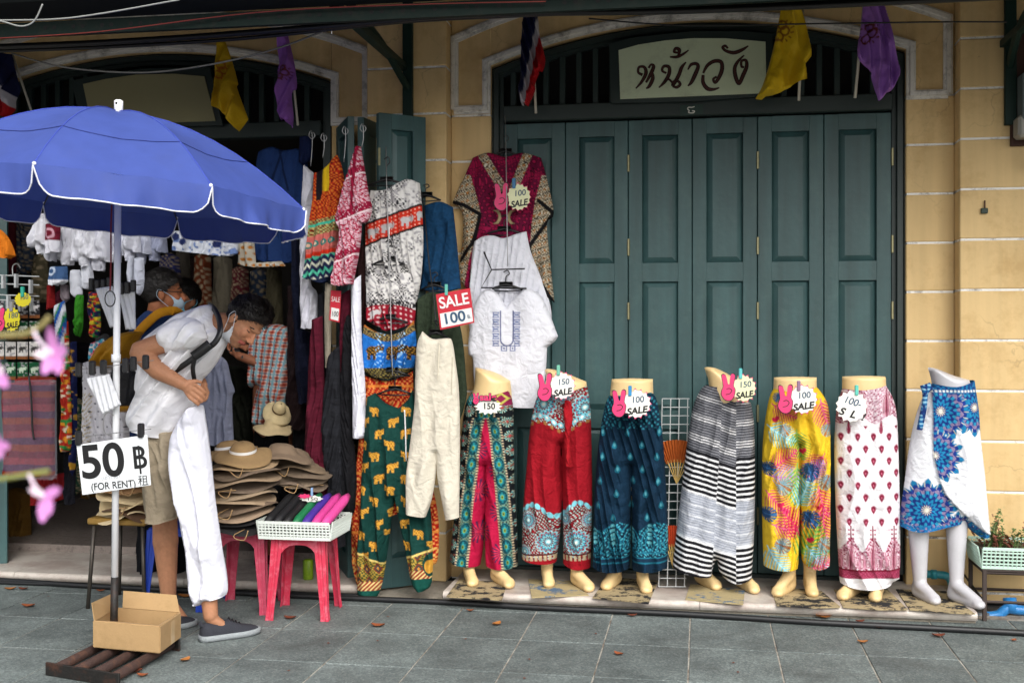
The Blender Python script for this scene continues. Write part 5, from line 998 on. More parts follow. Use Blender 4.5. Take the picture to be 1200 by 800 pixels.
# ------------------------------------------------------------------ sun hats
def hat(label, c, rb, col, seed, crown=.09, tilt=(0, 0), wave=.02, grp='stacked sun hats', flat=1.0, band=None):
    r = random.Random(seed); c = Vector(c); t = thing('sun_hat', label, 'hat', c, grp); m = mat('hat_'+col, col, .9, .2, 30, .35, 260)
    M = Matrix.Translation(c) @ Matrix.Rotation(tilt[0], 4, 'X') @ Matrix.Rotation(tilt[1], 4, 'Y') @ Matrix.Rotation(r.uniform(0, 6.28), 4, 'Z'); n = 36; p1, p2 = r.uniform(0, 6), r.uniform(0, 6)
    wz = lambda a, q: (wave*math.sin(2*a+p1)+wave*.6*math.sin(3*a+p2)+wave*.3*math.sin(5*a+p1*2))*q-.022*q*q
    rings = []
    for q, rad, z in ((1, rb, 0), (1.0, rb*.995, .005), (.8, rb*.85, .006), (.45, rb*.64, .006), (.1, rb*.5, .008), (0, rb*.46, .02), (0, rb*.43, crown*.5), (0, rb*.37, crown*.82), (0, rb*.25, crown), (0, .005, crown*1.06)):
        rings.append([M @ Vector((rad*math.cos(2*math.pi*k/n), rad*math.sin(2*math.pi*k/n)*.92, (z+wz(2*math.pi*k/n, q))*flat)) for k in range(n)])
    b = MB(); b.loft(rings[::1], False); b.build('brim_and_crown', m, t, True)
    MB().loft([[M @ Vector((rad*math.cos(2*math.pi*k/n), rad*math.sin(2*math.pi*k/n)*.92, z+wz(2*math.pi*k/n, q)*flat)) for k in range(n)] for q, rad, z in ((1, rb, 0), (.45, rb*.64, -.002), (.1, rb*.5, -.002), (0, rb*.44, .004))], False).build('brim_lining', m, t, True)
    if band: MB().loft([[M @ Vector((rb*s_*math.cos(2*math.pi*k/n), rb*s_*math.sin(2*math.pi*k/n)*.92, z)) for k in range(n)] for s_, z in ((.475, .014), (.462, .03))], False).build('band', mat('band_'+band, band, .7), t, True)
    if seed % 3 == 0:
        a = r.uniform(-2.2, -1); MB().tube(crv([M @ Vector((rb*.9*math.cos(a), rb*.9*math.sin(a), -.01)), c+Vector((rb*.8*math.cos(a), -rb*.98, -.03)), c+Vector((rb*.8*math.cos(a)+.05, -rb*1.0, -.06)), c+Vector((rb*.8*math.cos(a)+.07, -rb*.95, -.01))], 5), .0028, 5).build('chin_cord', mat('tan_cord', '#a3835a', .8), t, True)
    return t
ORD = ['lowest', 'second', 'third', 'fourth', 'fifth', 'sixth', 'seventh', 'eighth', 'ninth', 'tenth', 'eleventh', 'topmost']
cols = ['#1c1b1c', '#1a191a', '#96806a', '#6d5b4a', '#9c866c', '#938068', '#67584a', '#8f7a62', '#6a5a4a', '#9a8264']
for i, c_ in enumerate(cols):
    x = -2.45+rnd.uniform(-.02, .02)+(.02 if i > 6 else 0); hat(('black sun hat, %s in the stack on the faded red stool' if i < 2 else 'tan sun hat, %s from the bottom of the stack on the faded red stool') % ORD[i], (x, 5.70+rnd.uniform(-.02,.02), .475+i*.036), .222-(.0 if i < 8 else .02), c_, 60+i, .045, (rnd.uniform(.02,.12), rnd.uniform(-.07,.07)), .014, flat=.9)
hat('tan bucket hat with white band on top of the big hat stack', (-2.41, 5.66, .845), .165, '#8f744f', 80, .06, (.2, .08), .012, band='#d9d7d4'); hat('tan hat at the left top of the big hat stack, behind the white trousers', (-2.56, 5.82, .84), .16, '#8a6f4c', 82, .055, (.05, -.1), .015, band='#cfcfd2'); hat('grey brown hat at the right top of the big hat stack', (-2.27, 5.86, .83), .17, '#786552', 83, .05, (.0, .1), .018)
for i in range(4): hat('taupe hat, %s in the smaller stack behind the big one' % ORD[i], (-2.24+rnd.uniform(-.01,.02), 6.0, .68+.03*i), .20, ['#6f5f50', '#7a6a58', '#675848', '#76644f'][i], 90+i, .06, (.1, .12), .02)
for i, c_ in enumerate(('#cbb892', '#5b4330', '#c4ae84', '#c9b48c', '#8a6845', '#d0be98')): hat('cream and brown sun hat, %s in the stack on the metal stool' % ORD[i], (-3.08+rnd.uniform(-.02,.02), 5.72, .505+i*.036), .19, c_, 70+i, .055, (rnd.uniform(-.05,.08), rnd.uniform(-.08,.08)), .022)
hat('pale straw hat leaning at the shop entrance', W(326,482,6.4), .095, '#cdb98d', 77, .07, (.7, .5), .01, band='#6b5132'); hat('flat straw hat below the leaning straw hat', W(320,500,6.38), .12, '#c2ad84', 79, .06, (.1, .1), .015)

# ------------------------------------------------------------------ basket of cloth rolls
bk = thing('plastic_basket', 'white slatted plastic basket of cloth rolls on the red stool', 'basket', (-2.06, 5.66, .432)); m_bk = mat('basket_white', '#cfd6cf', .5, .06, 10)
bx0, bx1, by0, by1, bz0, bz1 = -2.255, -1.87, 5.50, 5.82, .433, .512
def lattice(p, q, n, parent, m, z0, z1, rows=5, ex=.012):
    p = Vector((*p, 0)); q = Vector((*q, 0)); d = q-p; nn = Vector((-d.y, d.x, 0)).normalized()*.003; b = MB()
    for k in range(rows+1):
        z = z0+(z1-z0)*k/rows; h = .0035 if 0 < k < rows else .008; e = nn*0+(d.cross(Vector((0,0,1)))).normalized()*ex*(k/rows)
        a0 = p+e; a1 = q+e; v = [a0-nn+Vector((0,0,z-h)), a1-nn+Vector((0,0,z-h)), a1+nn+Vector((0,0,z-h)), a0+nn+Vector((0,0,z-h))]; v += [w_+Vector((0,0,2*h)) for w_ in v]
        b.add(v, [(0,3,2,1),(4,5,6,7),(0,1,5,4),(1,2,6,5),(2,3,7,6),(3,0,4,7)])
    for k in range(n+1):
        a = p+d*k/n; e = (d.cross(Vector((0,0,1)))).normalized()*ex; b.tube([a+Vector((0,0,z0)), a+e+Vector((0,0,z1))], .0042, 4)
    return b.build('lattice_side', m, parent)
for a, c in (((bx0,by0),(bx1,by0)), ((bx1,by0),(bx1,by1)), ((bx1,by1),(bx0,by1)), ((bx0,by1),(bx0,by0))): lattice(a, c, 20, bk, m_bk, bz0, bz1)
MB().bbox((bx0,by0,bz0), (bx1,by1,bz0+.004), .001).build('bottom', m_bk, bk)
for i, (nm, c_) in enumerate((('black cloth roll at the left end of the basket', '#141416'), ('second black cloth roll in the basket', '#17171a'), ('third black cloth roll in the basket', '#101012'), ('green cloth roll in the basket', '#0e6b3f'), ('purple cloth roll in the basket', '#3e2486'), ('pink cloth roll beside the purple one', '#c03a86'), ('pink cloth roll at the right end of the basket', '#d0448f'))):
    x = bx0+.03+i*.052; b = MB(); n = 14; rings = []
    for j in range(7):
        y = by0+.02+(by1-by0+.02)*j/6; r_ = .027*(1 if 0 < j < 6 else .7); z = .50+.10*j/6
        rings.append([(x+.02*j/6+.9*r_*math.cos(2*math.pi*k/n), y, z+r_*math.sin(2*math.pi*k/n)*(1+.08*math.sin(3*k+j))) for k in range(n)])
    tag(b.loft(rings).build('cloth_roll', mat('roll_'+c_, c_, .6, .12, 30, .3, 40), None, True), nm, 'cloth roll', 'cloth rolls in the basket')

t = thing('drink_can', 'small green can standing on the shop step behind the red stool', 'can', W(361, 680, 6.2)); c = W(361, 680, 6.2); MB().tube([(c.x, 6.2, .063), (c.x, 6.2, .07), (c.x, 6.2, .17), (c.x, 6.2, .178)], [.026, .03, .03, .024], 14).build('body', mat('can_green', '#7a9a1c', .4, .6, 25), t, True)

# the parasol cloth lets a little light through
_t = m_blue.node_tree; _b = _t.nodes['Principled BSDF']; _o = _t.nodes['Material Output']; _tr = _t.nodes.new('ShaderNodeBsdfTranslucent'); _tr.inputs['Color'].default_value = (.05, .09, .42, 1); _mx = _t.nodes.new('ShaderNodeMixShader'); _mx.inputs[0].default_value = .22
_t.links.new(_b.outputs[0], _mx.inputs[1]); _t.links.new(_tr.outputs[0], _mx.inputs[2]); _t.links.new(_mx.outputs[0], _o.inputs['Surface'])
# ------------------------------------------------------------------ sale tags
m_pink = mat('tag_pink', '#d6336c', .5, .06); m_tagw = mat('tag_white', '#e6e4dc', .5, .04); m_tagy = mat('tag_yellow', '#cfc21e', .5, .05); m_tagc = mat('tag_cream', '#dfe0b4', .5, .04); m_ink2 = mat('marker_blue', '#2a4a66', .5); m_redtag = mat('tag_red', '#b5182c', .5, .05)
for q_ in ('black_ink',): pass
def burst(cx, cy, rx, ry, n=16, k=.82, rot=0, seed=0):
    r = random.Random(seed); out = []
    for i in range(2*n):
        a = math.pi*i/n; s = (1 if i % 2 == 0 else k)*r.uniform(.95, 1.03); x, y = rx*s*math.cos(a), ry*s*math.sin(a); out.append((cx+x*math.cos(rot)-y*math.sin(rot), cy+x*math.sin(rot)+y*math.cos(rot)))
    return out
TG = 'sale tags clipped on clothes'
def vhand(t, cx, cy, s, Y, m):
    P = [(-7,-2),(-9,-15),(-6,-17),(-3,-14),(-1,-5),(1,-5),(2,-15),(5,-18),(8,-15),(6,-3),(8,2),(7,10),(3,16),(-4,16),(-9,10),(-9,4)]
    plate('hand_edge', [(cx+x*s*1.1, cy+y*s*1.06) for x, y in P], Y, .002, m_ink, t, 3); plate('hand_cutout', [(cx+x*s, cy+y*s) for x, y in P], Y-.0022, .002, m, t, 3)
    b = MB(); stroke(b, [(cx-4*s, cy+9*s), (cx+1*s, cy+8*s), (cx+4*s, cy+4*s), (cx+1*s, cy+1*s), (cx-3*s, cy+2*s)], Y-.0044, 1.0*s, th=.0006); b.build('hand_line', m_ink, t)
def saletag(label, cx, cy, rx, ry, num, Y, hand=None, card=None, clipc='#58a89a', word='SALE', wc=None, rot=6, fs=1, nclip=(0, -1), red=True):
    t = thing('sale_tag', label, 'tag', W(cx, cy, Y), TG)
    if red: plate('card_edge', burst(cx, cy, rx*1.08, ry*1.1, 15, .8, 0, 3), Y, .002, m_pink, t)
    plate('card', burst(cx, cy, rx, ry, 15, .88, 0, 3), Y-.0022, .002, card or m_tagw, t)
    if num: text('lettering', num, cx+1, cy-ry*.28, Y-.0045, ry*.42*fs, m_ink2, t, rot=rot, shear=.12, bold=.01)
    if word: text('lettering', word, cx, cy+ry*.48, Y-.0045, ry*.44, wc or m_ink, t, rot=rot+3, shear=.25, bold=.035, sx=rx*2/ (ry*.44*4.3) if rx else 1)
    if hand: vhand(t, *hand, Y-.004, m_pink)
    k = MPP(cx, Y); c = W(cx+nclip[0]*rx, cy+nclip[1]*ry, Y); MB().bbox((c.x-2*k, Y-.014, c.z-6*k), (c.x+2*k, Y+.006, c.z+6*k), .003, None).build('clip', mat('peg'+clipc, clipc, .4), t)
YT = 6.125
saletag('pink hand and 150 sale tag on the red trousers', 659, 452, 15, 16, '150', YT, (639, 454, .92), clipc='#6fb39c', nclip=(-.3, -1.15)); saletag('pink hand and 100 sale tag on the navy trousers', 746, 473, 17, 17, '100', YT-.045, (726, 473, .9), clipc='#2f86b8', nclip=(-.45, -.9)); saletag('pink hand and 150 sale tag on the striped trousers', 872, 455, 14, 16, '150', YT, (854, 454, .9), card=m_tagc, clipc='#5cb8b8', nclip=(-.3, -1.1)); saletag('pink hand and 100 sale tag on the tropical trousers', 941, 468, 17, 17, '100', YT-.03, (921, 468, .95), clipc='#8a6a86', nclip=(-.3, -.95))
saletag('white starburst tag with slanted 100 on the long white skirt', 998, 476, 19, 19, '100-', YT, None, clipc='#5fc0b0', word='S  L  !', rot=-18, red=False, nclip=(.3, -1.0))
saletag('pink hand and 100 sale tag on the crimson kaftan', 608, 231, 14, 16, '100', 6.50, (588, 231, .92), card=m_tagc, clipc='#2f6f9a', nclip=(-.4, -1.0))
t = thing('sale_tag', 'small white starburst 150 tag with pink sale word on the teal trousers', 'tag', W(571, 474, YT), TG); plate('card', burst(572, 476, 17, 10, 14, .75, 0, 5), YT, .002, m_tagw, t); text('lettering', '150', 573, 476, YT-.003, 7, m_ink, t, bold=.02); text('lettering', 'sale', 572, 465.5, YT-.009, 8, m_ink, t, bold=.08, sx=1.2); text('lettering', 'sale', 572, 465.5, YT-.0105, 8, m_pink, t, bold=.03, sx=1.2); vhand(t, 558, 467, .38, YT-.004, m_pink)
m_sal = mat('tag_offwhite', '#d9d9d6', .5)
t = thing('sale_sign', 'red square SALE 100 card sign hung on the olive trousers', 'sign', W(533, 382, 5.9))
plate('card', [(511,345),(551,337.5),(556,378),(516,386.5)], 5.9, .003, m_redtag, t); plate('price_panel', [(515.5,367.5),(552.5,360.5),(554.5,376.5),(517.5,384)], 5.8965, .0015, m_sal, t)
text('lettering', 'SALE', 532, 353, 5.8955, 13, m_sal, t, rot=10, bold=.02, sx=.92); text('lettering', '100', 532, 372.5, 5.894, 12, m_ink2, t, rot=10, bold=.02, sx=1.1); text('lettering', 'B.', 550, 371, 5.894, 4.5, m_ink2, t, rot=10)
MB().bbox(W(521,346,5.89), W(525,333,5.9), .002).build('clip', mat('peg#58a89a', '#58a89a', .4), t)
t = thing('sale_sign', 'narrow red SALE card deep among the dark hanging trousers', 'sign', W(393, 360, 6.1)); plate('card', [(388,340),(400,341),(398,378),(386,375)], 6.05, .003, m_redtag, t); plate('price_panel', [(388.5,360),(397.5,362),(396.5,376),(387.5,373.5)], 6.0465, .0015, m_sal, t); text('lettering', 'SALE', 393.5, 351, 6.0465, 6, m_sal, t, rot=-6, sx=.6); text('lettering', '100', 392.5, 368, 6.044, 6, m_ink, t, rot=-6, sx=.7)
t = thing('sale_tag', 'small pink and white tag pegged on the cloth rolls', 'tag', W(360, 583, 5.75), TG); plate('card', burst(365, 584, 14, 4, 10, .8, 0, 2), 5.72, .002, m_tagw, t); plate('card_edge', burst(357, 581, 8, 3, 8, .7, 0, 2), 5.71, .002, m_pink, t); text('lettering', '150', 366, 584.5, 5.717, 4, m_ink, t, sx=1.6); MB().bbox(W(364,581,5.71), W(367,571,5.72), .001).build('clip', mat('peg#86a8d0', '#86a8d0', .4), t)

# ------------------------------------------------------------------ wire rack with fans between the navy and striped trousers
m_grid = mat('white_wire', '#b5b9b9', .4, .1)
t = thing('wire_rack', 'white wire grid rack leaning at the doors between the navy and striped trousers', 'rack', W(790, 690, 6.45)); YG = 6.46
for x in (776, 786, 796, 806): MB().tube([W(x, 467, YG), W(x-4, 687, YG-.14)], .003, 5).build('wire', m_grid, t)
for k in range(23): y = 467+k*10; f_ = k/22; MB().tube([W(776-4*f_, y, YG-.14*f_), W(808-4*f_, y, YG-.14*f_)], .003, 5).build('wire', m_grid, t)
def fan(label, cx, cy, r, col, Y, a0, a1):
    t = thing('hand_fan', label, 'fan', W(cx, cy, Y), 'fans on the wire rack'); n = 14; b = MB(); b2 = MB(); k = MPP(cx, Y)
    for i in range(n):
        a, c = a0+(a1-a0)*i/n, a0+(a1-a0)*(i+1)/n; P = lambda aa, rr, dy: W(cx, cy, Y)+Vector((math.cos(aa)*rr*k, dy, math.sin(aa)*rr*k)); m_ = (a+c)/2
        b.add([P(a, r*.5, 0), P(m_, r*.5, -.01), P(m_, r, -.014), P(a, r, 0)], [(0,1,2,3)]); b.add([P(m_, r*.5, -.01), P(c, r*.5, 0), P(c, r, 0), P(m_, r, -.014)], [(0,1,2,3)])
        if i % 2 == 0: b2.tube([P(m_, 0, -.004), P(m_, r*.56, -.004)], [.002, .004], 5)
    b.build('leaf', mat('fan_'+col, col, .7, .35, 60), t); b2.build('sticks', mat('bamboo', '#c9a860', .6), t)
fan('orange hand fan on the wire rack', 793, 567, 52, '#a8561c', 6.4, R(62), R(118)); fan('red and orange hand fan low on the wire rack', 789, 665, 50, '#b8461f', 6.33, R(66), R(112))

# ------------------------------------------------------------------ fallen leaves
m_leaf = [mat('dry_leaf_a', '#8a4a28', .7, .25, 40), mat('dry_leaf_b', '#a3672f', .7, .25, 40), mat('dry_leaf_c', '#6a3420', .7, .25, 40)]
def dleaf(px, py, s, a, i, z=.004, lab=None):
    c = GP(px, py, z); n = 7; v = []; rr_ = random.Random(i)
    for j in range(n):
        u = j/(n-1); w = .36*s*math.sin(math.pi*min(1, u*.95+.03))**.8; bend = .12*s*(u-.5)**2*4+rr_.uniform(-.01, .01)*s
        for sd_ in (-1, 0, 1): v.append((c.x+(u-.5)*s*math.cos(a)-sd_*w*math.sin(a), c.y+(u-.5)*s*math.sin(a)+sd_*w*math.cos(a), z+bend+(.10*s*abs(sd_) if s > .03 else 0)))
    f = [(3*j+k, 3*j+3+k, 3*j+4+k, 3*j+1+k) for j in range(n-1) for k in range(2)]
    tag(MB().add(v, f).build('fallen_leaf', m_leaf[i % 3], None, True), lab or 'dry fallen leaf on the grey pavement', 'leaf', 'dry fallen leaves')
NEAR = [('dry leaf on the pavement near the left edge of the picture', 33, 710, .07, .2), ('dry leaf at the far left by the shop step', 12, 690, .06, .5), ('dry leaf by the step left of the metal stool', 27, 690, .055, .1), ('small dry leaf right of the metal stool leg', 118, 692, .045, .3), ('dry leaf on the paving right of the iron parasol base', 217, 773, .055, 1.2), ('orange leaf at the corner of the iron base', 157, 787, .07, .4), ('dry leaf in front of the iron base', 167, 791, .05, .1), ('yellow brown leaf behind the man by the blue stool', 218, 699, .09, .2), ('dry leaf between the two red stools', 340, 724, .065, .1), ('dry leaf on the paving right of the red stool', 443, 733, .07, 0), ('round dry leaf alone on the tiles below the teal trousers', 582, 731, .06, 1.0), ('large dry leaf against the cable below the red trousers', 639, 714, .085, .5), ('dark dry leaf below the teal trousers by the cable', 551, 715, .04, .2), ('small dry leaf on the cable between teal and red trousers', 588, 711, .04, .8), ('dry leaf by the cable below the navy trousers', 741, 721, .05, .2), ('curled leaf left of the long paving line below the navy trousers', 725, 766, .05, 2.6), ('dry leaf on the cable below the tropical trousers', 966, 723, .09, .3), ('small dry leaf below the long white skirt', 1008, 728, .05, .4), ('large curled leaf across the cable below the white skirt', 1031, 735, .08, .3), ('dry leaf on the paving joint below the white skirt', 1011, 752, .05, .1), ('dry leaf below the white mannequin', 1100, 745, .065, .2), ('small dry leaf at the far right of the pavement', 1188, 750, .035, .9)]
for i, (lab, x, y, s, a) in enumerate(NEAR): dleaf(x, y, s, a, i, lab=lab)
for i, (x, y) in enumerate(((455,722),(545,748),(620,772),(385,753),(443,750),(57,698),(859,776),(865,787),(615,794),(270,680+15),(338,785),(698,742))): dleaf(x, y, .018, i*.7, 100+i*3+1, lab='tiny leaf scrap on the paving '+('below the green elephant trousers','below the teal trousers','in front of the red trousers','left of the long joint by the red stool','by the right leg of the red stool','near the left edge by the step','below the tropical trousers, upper of two','below the tropical trousers, lower of two','at the bottom edge, centre','behind the near shoe of the man','at the bottom right of the near shoe','below the navy trousers')[i])

# ------------------------------------------------------------------ corner with plant basket, pipes, meter
m_pvc = mat('blue_pvc', '#2a8f9c', .4, .1, dirt='#6b7f7a', dscale=12, damt=.5); m_pvc2 = mat('bright_blue_pvc', '#2f7fc0', .35, .08)
t = thing('water_pipe', 'teal water pipe bending along the wall behind the white mannequin', 'pipe', W(1100, 690, 6.5)); MB().tube(crv([W(1080,672,6.58), W(1100,673,6.56), W(1110,675,6.55), W(1115,683,6.54), W(1116,700,6.53)], 5), .022, 10).build('pipe', m_pvc, t, True); MB().tube([W(1091,672.5,6.565), W(1098,672.8,6.56)], .027, 10).build('coupling', m_pvc, t, True); MB().tube([W(1130,673,6.52), W(1150,700,6.3)], .006, 6).build('rod', m_hang, t)
t = thing('plant_stand', 'low rusty iron stand under the plant basket', 'stand', W(1175, 735, 6.2)); m_st = mat('stand_iron', '#3a2f2a', .7, .3)
sx0, sx1, sy0, sy1, sh = W(1152,720,6.15).x, W(1152,720,6.15).x+.34, 6.12, 6.42, .26
for x in (sx0, sx1):
    for y in (sy0, sy1): MB().bbox((x-.01,y-.01,.0), (x+.01,y+.01,sh), .002).build('leg', m_st, t)
for a, c in (((sx0,sy0),(sx1,sy0)),((sx0,sy1),(sx1,sy1)),((sx0,sy0),(sx0,sy1)),((sx1,sy0),(sx1,sy1))):
    for z in (sh-.01, .10): MB().tube([(*a, z), (*c, z)], .008, 4).build('rail', m_st, t)
MB().box((sx0-.01,sy0-.01,sh), (sx1+.01,sy1+.01,sh+.008)).build('shelf', m_st, t)
pk = thing('plant_basket', 'pale green slatted basket planter on the iron stand', 'planter', (sx0+.17, sy0+.13, sh+.009)); m_pg = mat('basket_green', '#bcd8c8', .5, .06)
for a, c in (((sx0-.01,sy0+.01),(sx1+.03,sy0+.01)), ((sx1+.03,sy0+.01),(sx1+.03,sy1)), ((sx1+.03,sy1),(sx0-.01,sy1)), ((sx0-.01,sy1),(sx0-.01,sy0+.01))): lattice(a, c, 18, pk, m_pg, sh+.017, sh+.115, 5, .02)
MB().box((sx0,sy0+.02,sh+.012), (sx1+.02,sy1-.01,sh+.10)).build('soil', mat('soil', '#4a4038', .95, .3, 30, .5), pk)
pl = thing('succulent', 'small green and reddish succulent growing in the pale green basket', 'plant', (sx0+.12, sy0+.15, sh+.1)); rr = random.Random(4); ml = [mat('leaf_green', (.10,.17,.05), .5, .3, 30), mat('leaf_red', (.25,.09,.06), .5, .3, 30)]
for k in range(34):
    bx_ = Vector((sx0+.06+rr.uniform(-.04,.2), sy0+.12+rr.uniform(-.05,.08), sh+.09)); tip = bx_+Vector((rr.uniform(-.05,.06), rr.uniform(-.04,.04), rr.uniform(.05,.17)*(1 if k < 12 else .5))); b = MB(); b.tube([bx_, (bx_+tip)/2+Vector((.01,0,0)), tip], .003, 4)
    for j in range(22):
        p = bx_.lerp(tip, .3+.7*j/13); a = rr.uniform(0, 6.28); d = Vector((math.cos(a), math.sin(a), rr.uniform(.1,.8))).normalized(); s = rr.uniform(.014,.028); q = d.cross(Vector((0,0,1))).normalized()*s*.4
        b.add([p, p+d*s*.5+q, p+d*s, p+d*s*.5-q], [(0,1,2,3)])
    b.build('stem', ml[0] if k % 3 else ml[1], pl)
t = thing('blue_pipe', 'bright blue water pipe joint on the ground under the plant stand', 'pipe', W(1180, 725, 6.25)); MB().tube(crv([W(1155,722,6.28), W(1170,720,6.28), W(1180,713,6.28), W(1192,714,6.28), W(1215,716,6.28)], 5), .026, 10).build('pipe', m_pvc2, t, True); MB().tube([W(1183,700,6.3), W(1185,716,6.28)], .035, 12).build('valve', m_pvc2, t, True); MB().tube([W(1140,722,6.25), W(1162,721,6.28)], .02, 8).build('grey_union', mat('grey_pvc', '#5a5d60', .5), t, True)
t = thing('electric_meter', 'grey electricity meter box at the upper right edge', 'meter', W(1196, 160, 6.45)); c = W(1194, 150, 6.45)
MB().bbox((c.x+.0, 6.36, c.z+.02), (c.x+.2, 6.5, c.z+.30), .02).build('glass_cover', mat('meter_glass', '#6b7576', .2, .1), t); MB().bbox((c.x-.02, 6.38, c.z-.06), (c.x+.2, 6.5, c.z+.06), .015).build('base', mat('meter_grey', '#8f8d86', .5), t); MB().tube(crv([c+Vector((.04,-.03,-.06)), c+Vector((.05,-.03,-.15)), c+Vector((.12,-.02,-.2))], 4), .012, 8).build('cable', m_hang, t); MB().bbox((c.x-.03, 6.5, c.z-.09), (c.x+.25, 6.518, c.z+.6), .003).build('mount_board', mat('mount_brown', '#3d2216', .7), t)
t = thing('wall_hook', 'small rusty hook in the ochre pillar above the white mannequin', 'hook', W(1154, 245, 6.5)); MB().bbox(W(1150,250,6.5), W(1157,244,6.519), .003).build('plate', mat('hook_green', '#2a3a30', .6), t); MB().tube([W(1154,244,6.51), W(1154,235,6.51)], .004, 6).build('pin', m_rust, t)
# ------------------------------------------------------------------ overhead cables
def wire(label, pts, r, col='#0f1012'):
    tag(MB().tube(crv([W(*p) for p in pts], 6), r, 6).build('overhead_cable', mat('cable_'+col, col, .5), None, True), label, 'cable', 'cables under the awning')
wire('thick black cable swagging under the awning beam', [(-60,57,5.4),(0,55,5.4),(120,50,5.4),(260,41,5.4),(430,27,5.4),(560,17,5.4),(800,13,5.4),(1060,2,5.4),(1260,-8,5.4)], .016); wire('second black cable close below the awning beam', [(-60,62,5.45),(0,60,5.45),(150,54,5.45),(300,44,5.45),(470,26,5.45),(620,18,5.45),(860,8,5.45),(1100,-4,5.45)], .010)
wire('thin grey wire sagging across the blank board', [(15,63,5.5),(60,76,5.5),(110,83,5.5),(175,85,5.5),(240,77,5.5),(300,64,5.5),(345,50,5.5),(390,32,5.5)], .005, '#6a6a66'); wire('thin red wire along the perforated beam', [(-40,47,5.14),(0,45,5.14),(120,37,5.14),(300,15,5.14),(470,6,5.14),(640,2,5.14)], .003, '#7a2a22'); wire('thin pale wire looping under the gutter at upper left', [(-20,20,4.9),(5,26,4.9),(25,31,4.9),(40,25,4.9),(50,5,4.9)], .004, '#8a8c88'); wire('thin dark wire crossing the upper right wall', [(690,22,5.6),(800,30,5.6),(960,28,5.6),(1100,26,5.6),(1180,26,5.6)], .004); wire('pale wire along the gutter at upper left', [(-20,24,4.92),(60,23,4.92),(120,16,4.92),(210,0,4.92)], .004, '#8a8c88')
# ------------------------------------------------------------------ orchids close to the lens, left edge
m_orch = mat('orchid_petal', (.62,.25,.58), .5, .3, 30, sss=0); m_orw = mat('orchid_white', (.8,.66,.78), .5, .2, 30); m_stem = mat('orchid_stem', (.26,.22,.08), .6, .3, 30)
def petal(c, d, L, w, m, parent, bend=.3):
    d = Vector(d).normalized(); s = d.cross(Vector((0, 1, 0))).normalized(); n = 8; v = []
    for j in range(n+1):
        u = j/n; ww = w*math.sin(math.pi*(.06+.9*u))**.7
        for q in (-1, 0, 1): v.append(Vector(c)+d*L*u+s*q*ww+Vector((0, -1, 0))*(bend*L*(u*u-.5*u)+(.12*w*abs(q))))
    MB().add(v, [(3*j+k, 3*j+3+k, 3*j+4+k, 3*j+1+k) for j in range(n) for k in range(2)]).build('petal', m, parent, True)
def orchid(label, px, py, Y, s, dirs):
    c = W(px, py, Y); t = thing('orchid_flower', label, 'flower', c, 'orchids in the foreground'); k = MPP(px, Y)
    for i, (dx, dy, L, w) in enumerate(dirs): petal(c, (dx, rnd.uniform(-.3,.1), -dy), L*k, w*k, m_orw if i % 4 == 3 else m_orch, t)
    MB().ellip(c+Vector((0,-.004,0)), (3*k, 3*k, 4*k), n=8, m=6).build('column', m_orw, t, True)
YO = 1.15
orchid('purple orchid flower, the whole blurred bloom at the left', 62, 413, YO, 1, [(.15,-1,32,7),(1,-.15,24,8),(.6,1,28,9),(-.9,.1,22,6),(-.2,1,26,8)]); orchid('purple orchid flower cut by the left edge, middle height', -8, 436, YO, 1, [(.9,.7,26,8),(.3,-1,22,7),(-.6,.3,22,8),(.9,-.3,16,6)]); orchid('purple orchid flower hanging lowest at the left edge', 52, 580, YO, 1, [(.9,-.35,24,6),(.1,1,30,8),(.6,.8,26,7),(-.6,-.3,18,5)]); orchid('purple orchid petal tip at the left edge above the lower stem', -4, 520, YO, 1, [(.9,.1,22,5),(.4,1,18,6),(.3,-.6,16,5)])
t = thing('orchid_spray', 'blurred pale orchid stem crossing the hanging purses at the left', 'plant stem', W(0, 393, YO+.03), 'orchid stems'); MB().tube(crv([W(-60,396,YO+.03), W(0,393,YO+.03), W(30,391,YO+.03), W(48,382,YO+.03), W(58,371,YO+.03)], 5), .0035, 8).build('stem', m_stem, t, True); MB().tube(crv([W(40,388,YO+.02), W(46,400,YO+.01), W(58,410,YO)], 5), .002, 6).build('stalk', m_orw, t, True)
t = thing('orchid_spray', 'blurred green orchid stem crossing low at the left edge', 'plant stem', W(0, 561, YO+.03), 'orchid stems'); MB().tube(crv([W(-60,568,YO+.03), W(0,561,YO+.03), W(30,556,YO+.03), W(57,552,YO+.03)], 5), .003, 8).build('stem', mat('orchid_green', (.22,.24,.06), .6), t, True); MB().tube(crv([W(34,556,YO+.02), W(40,568,YO+.01), W(50,580,YO)], 5), .002, 6).build('stalk', m_orw, t, True)
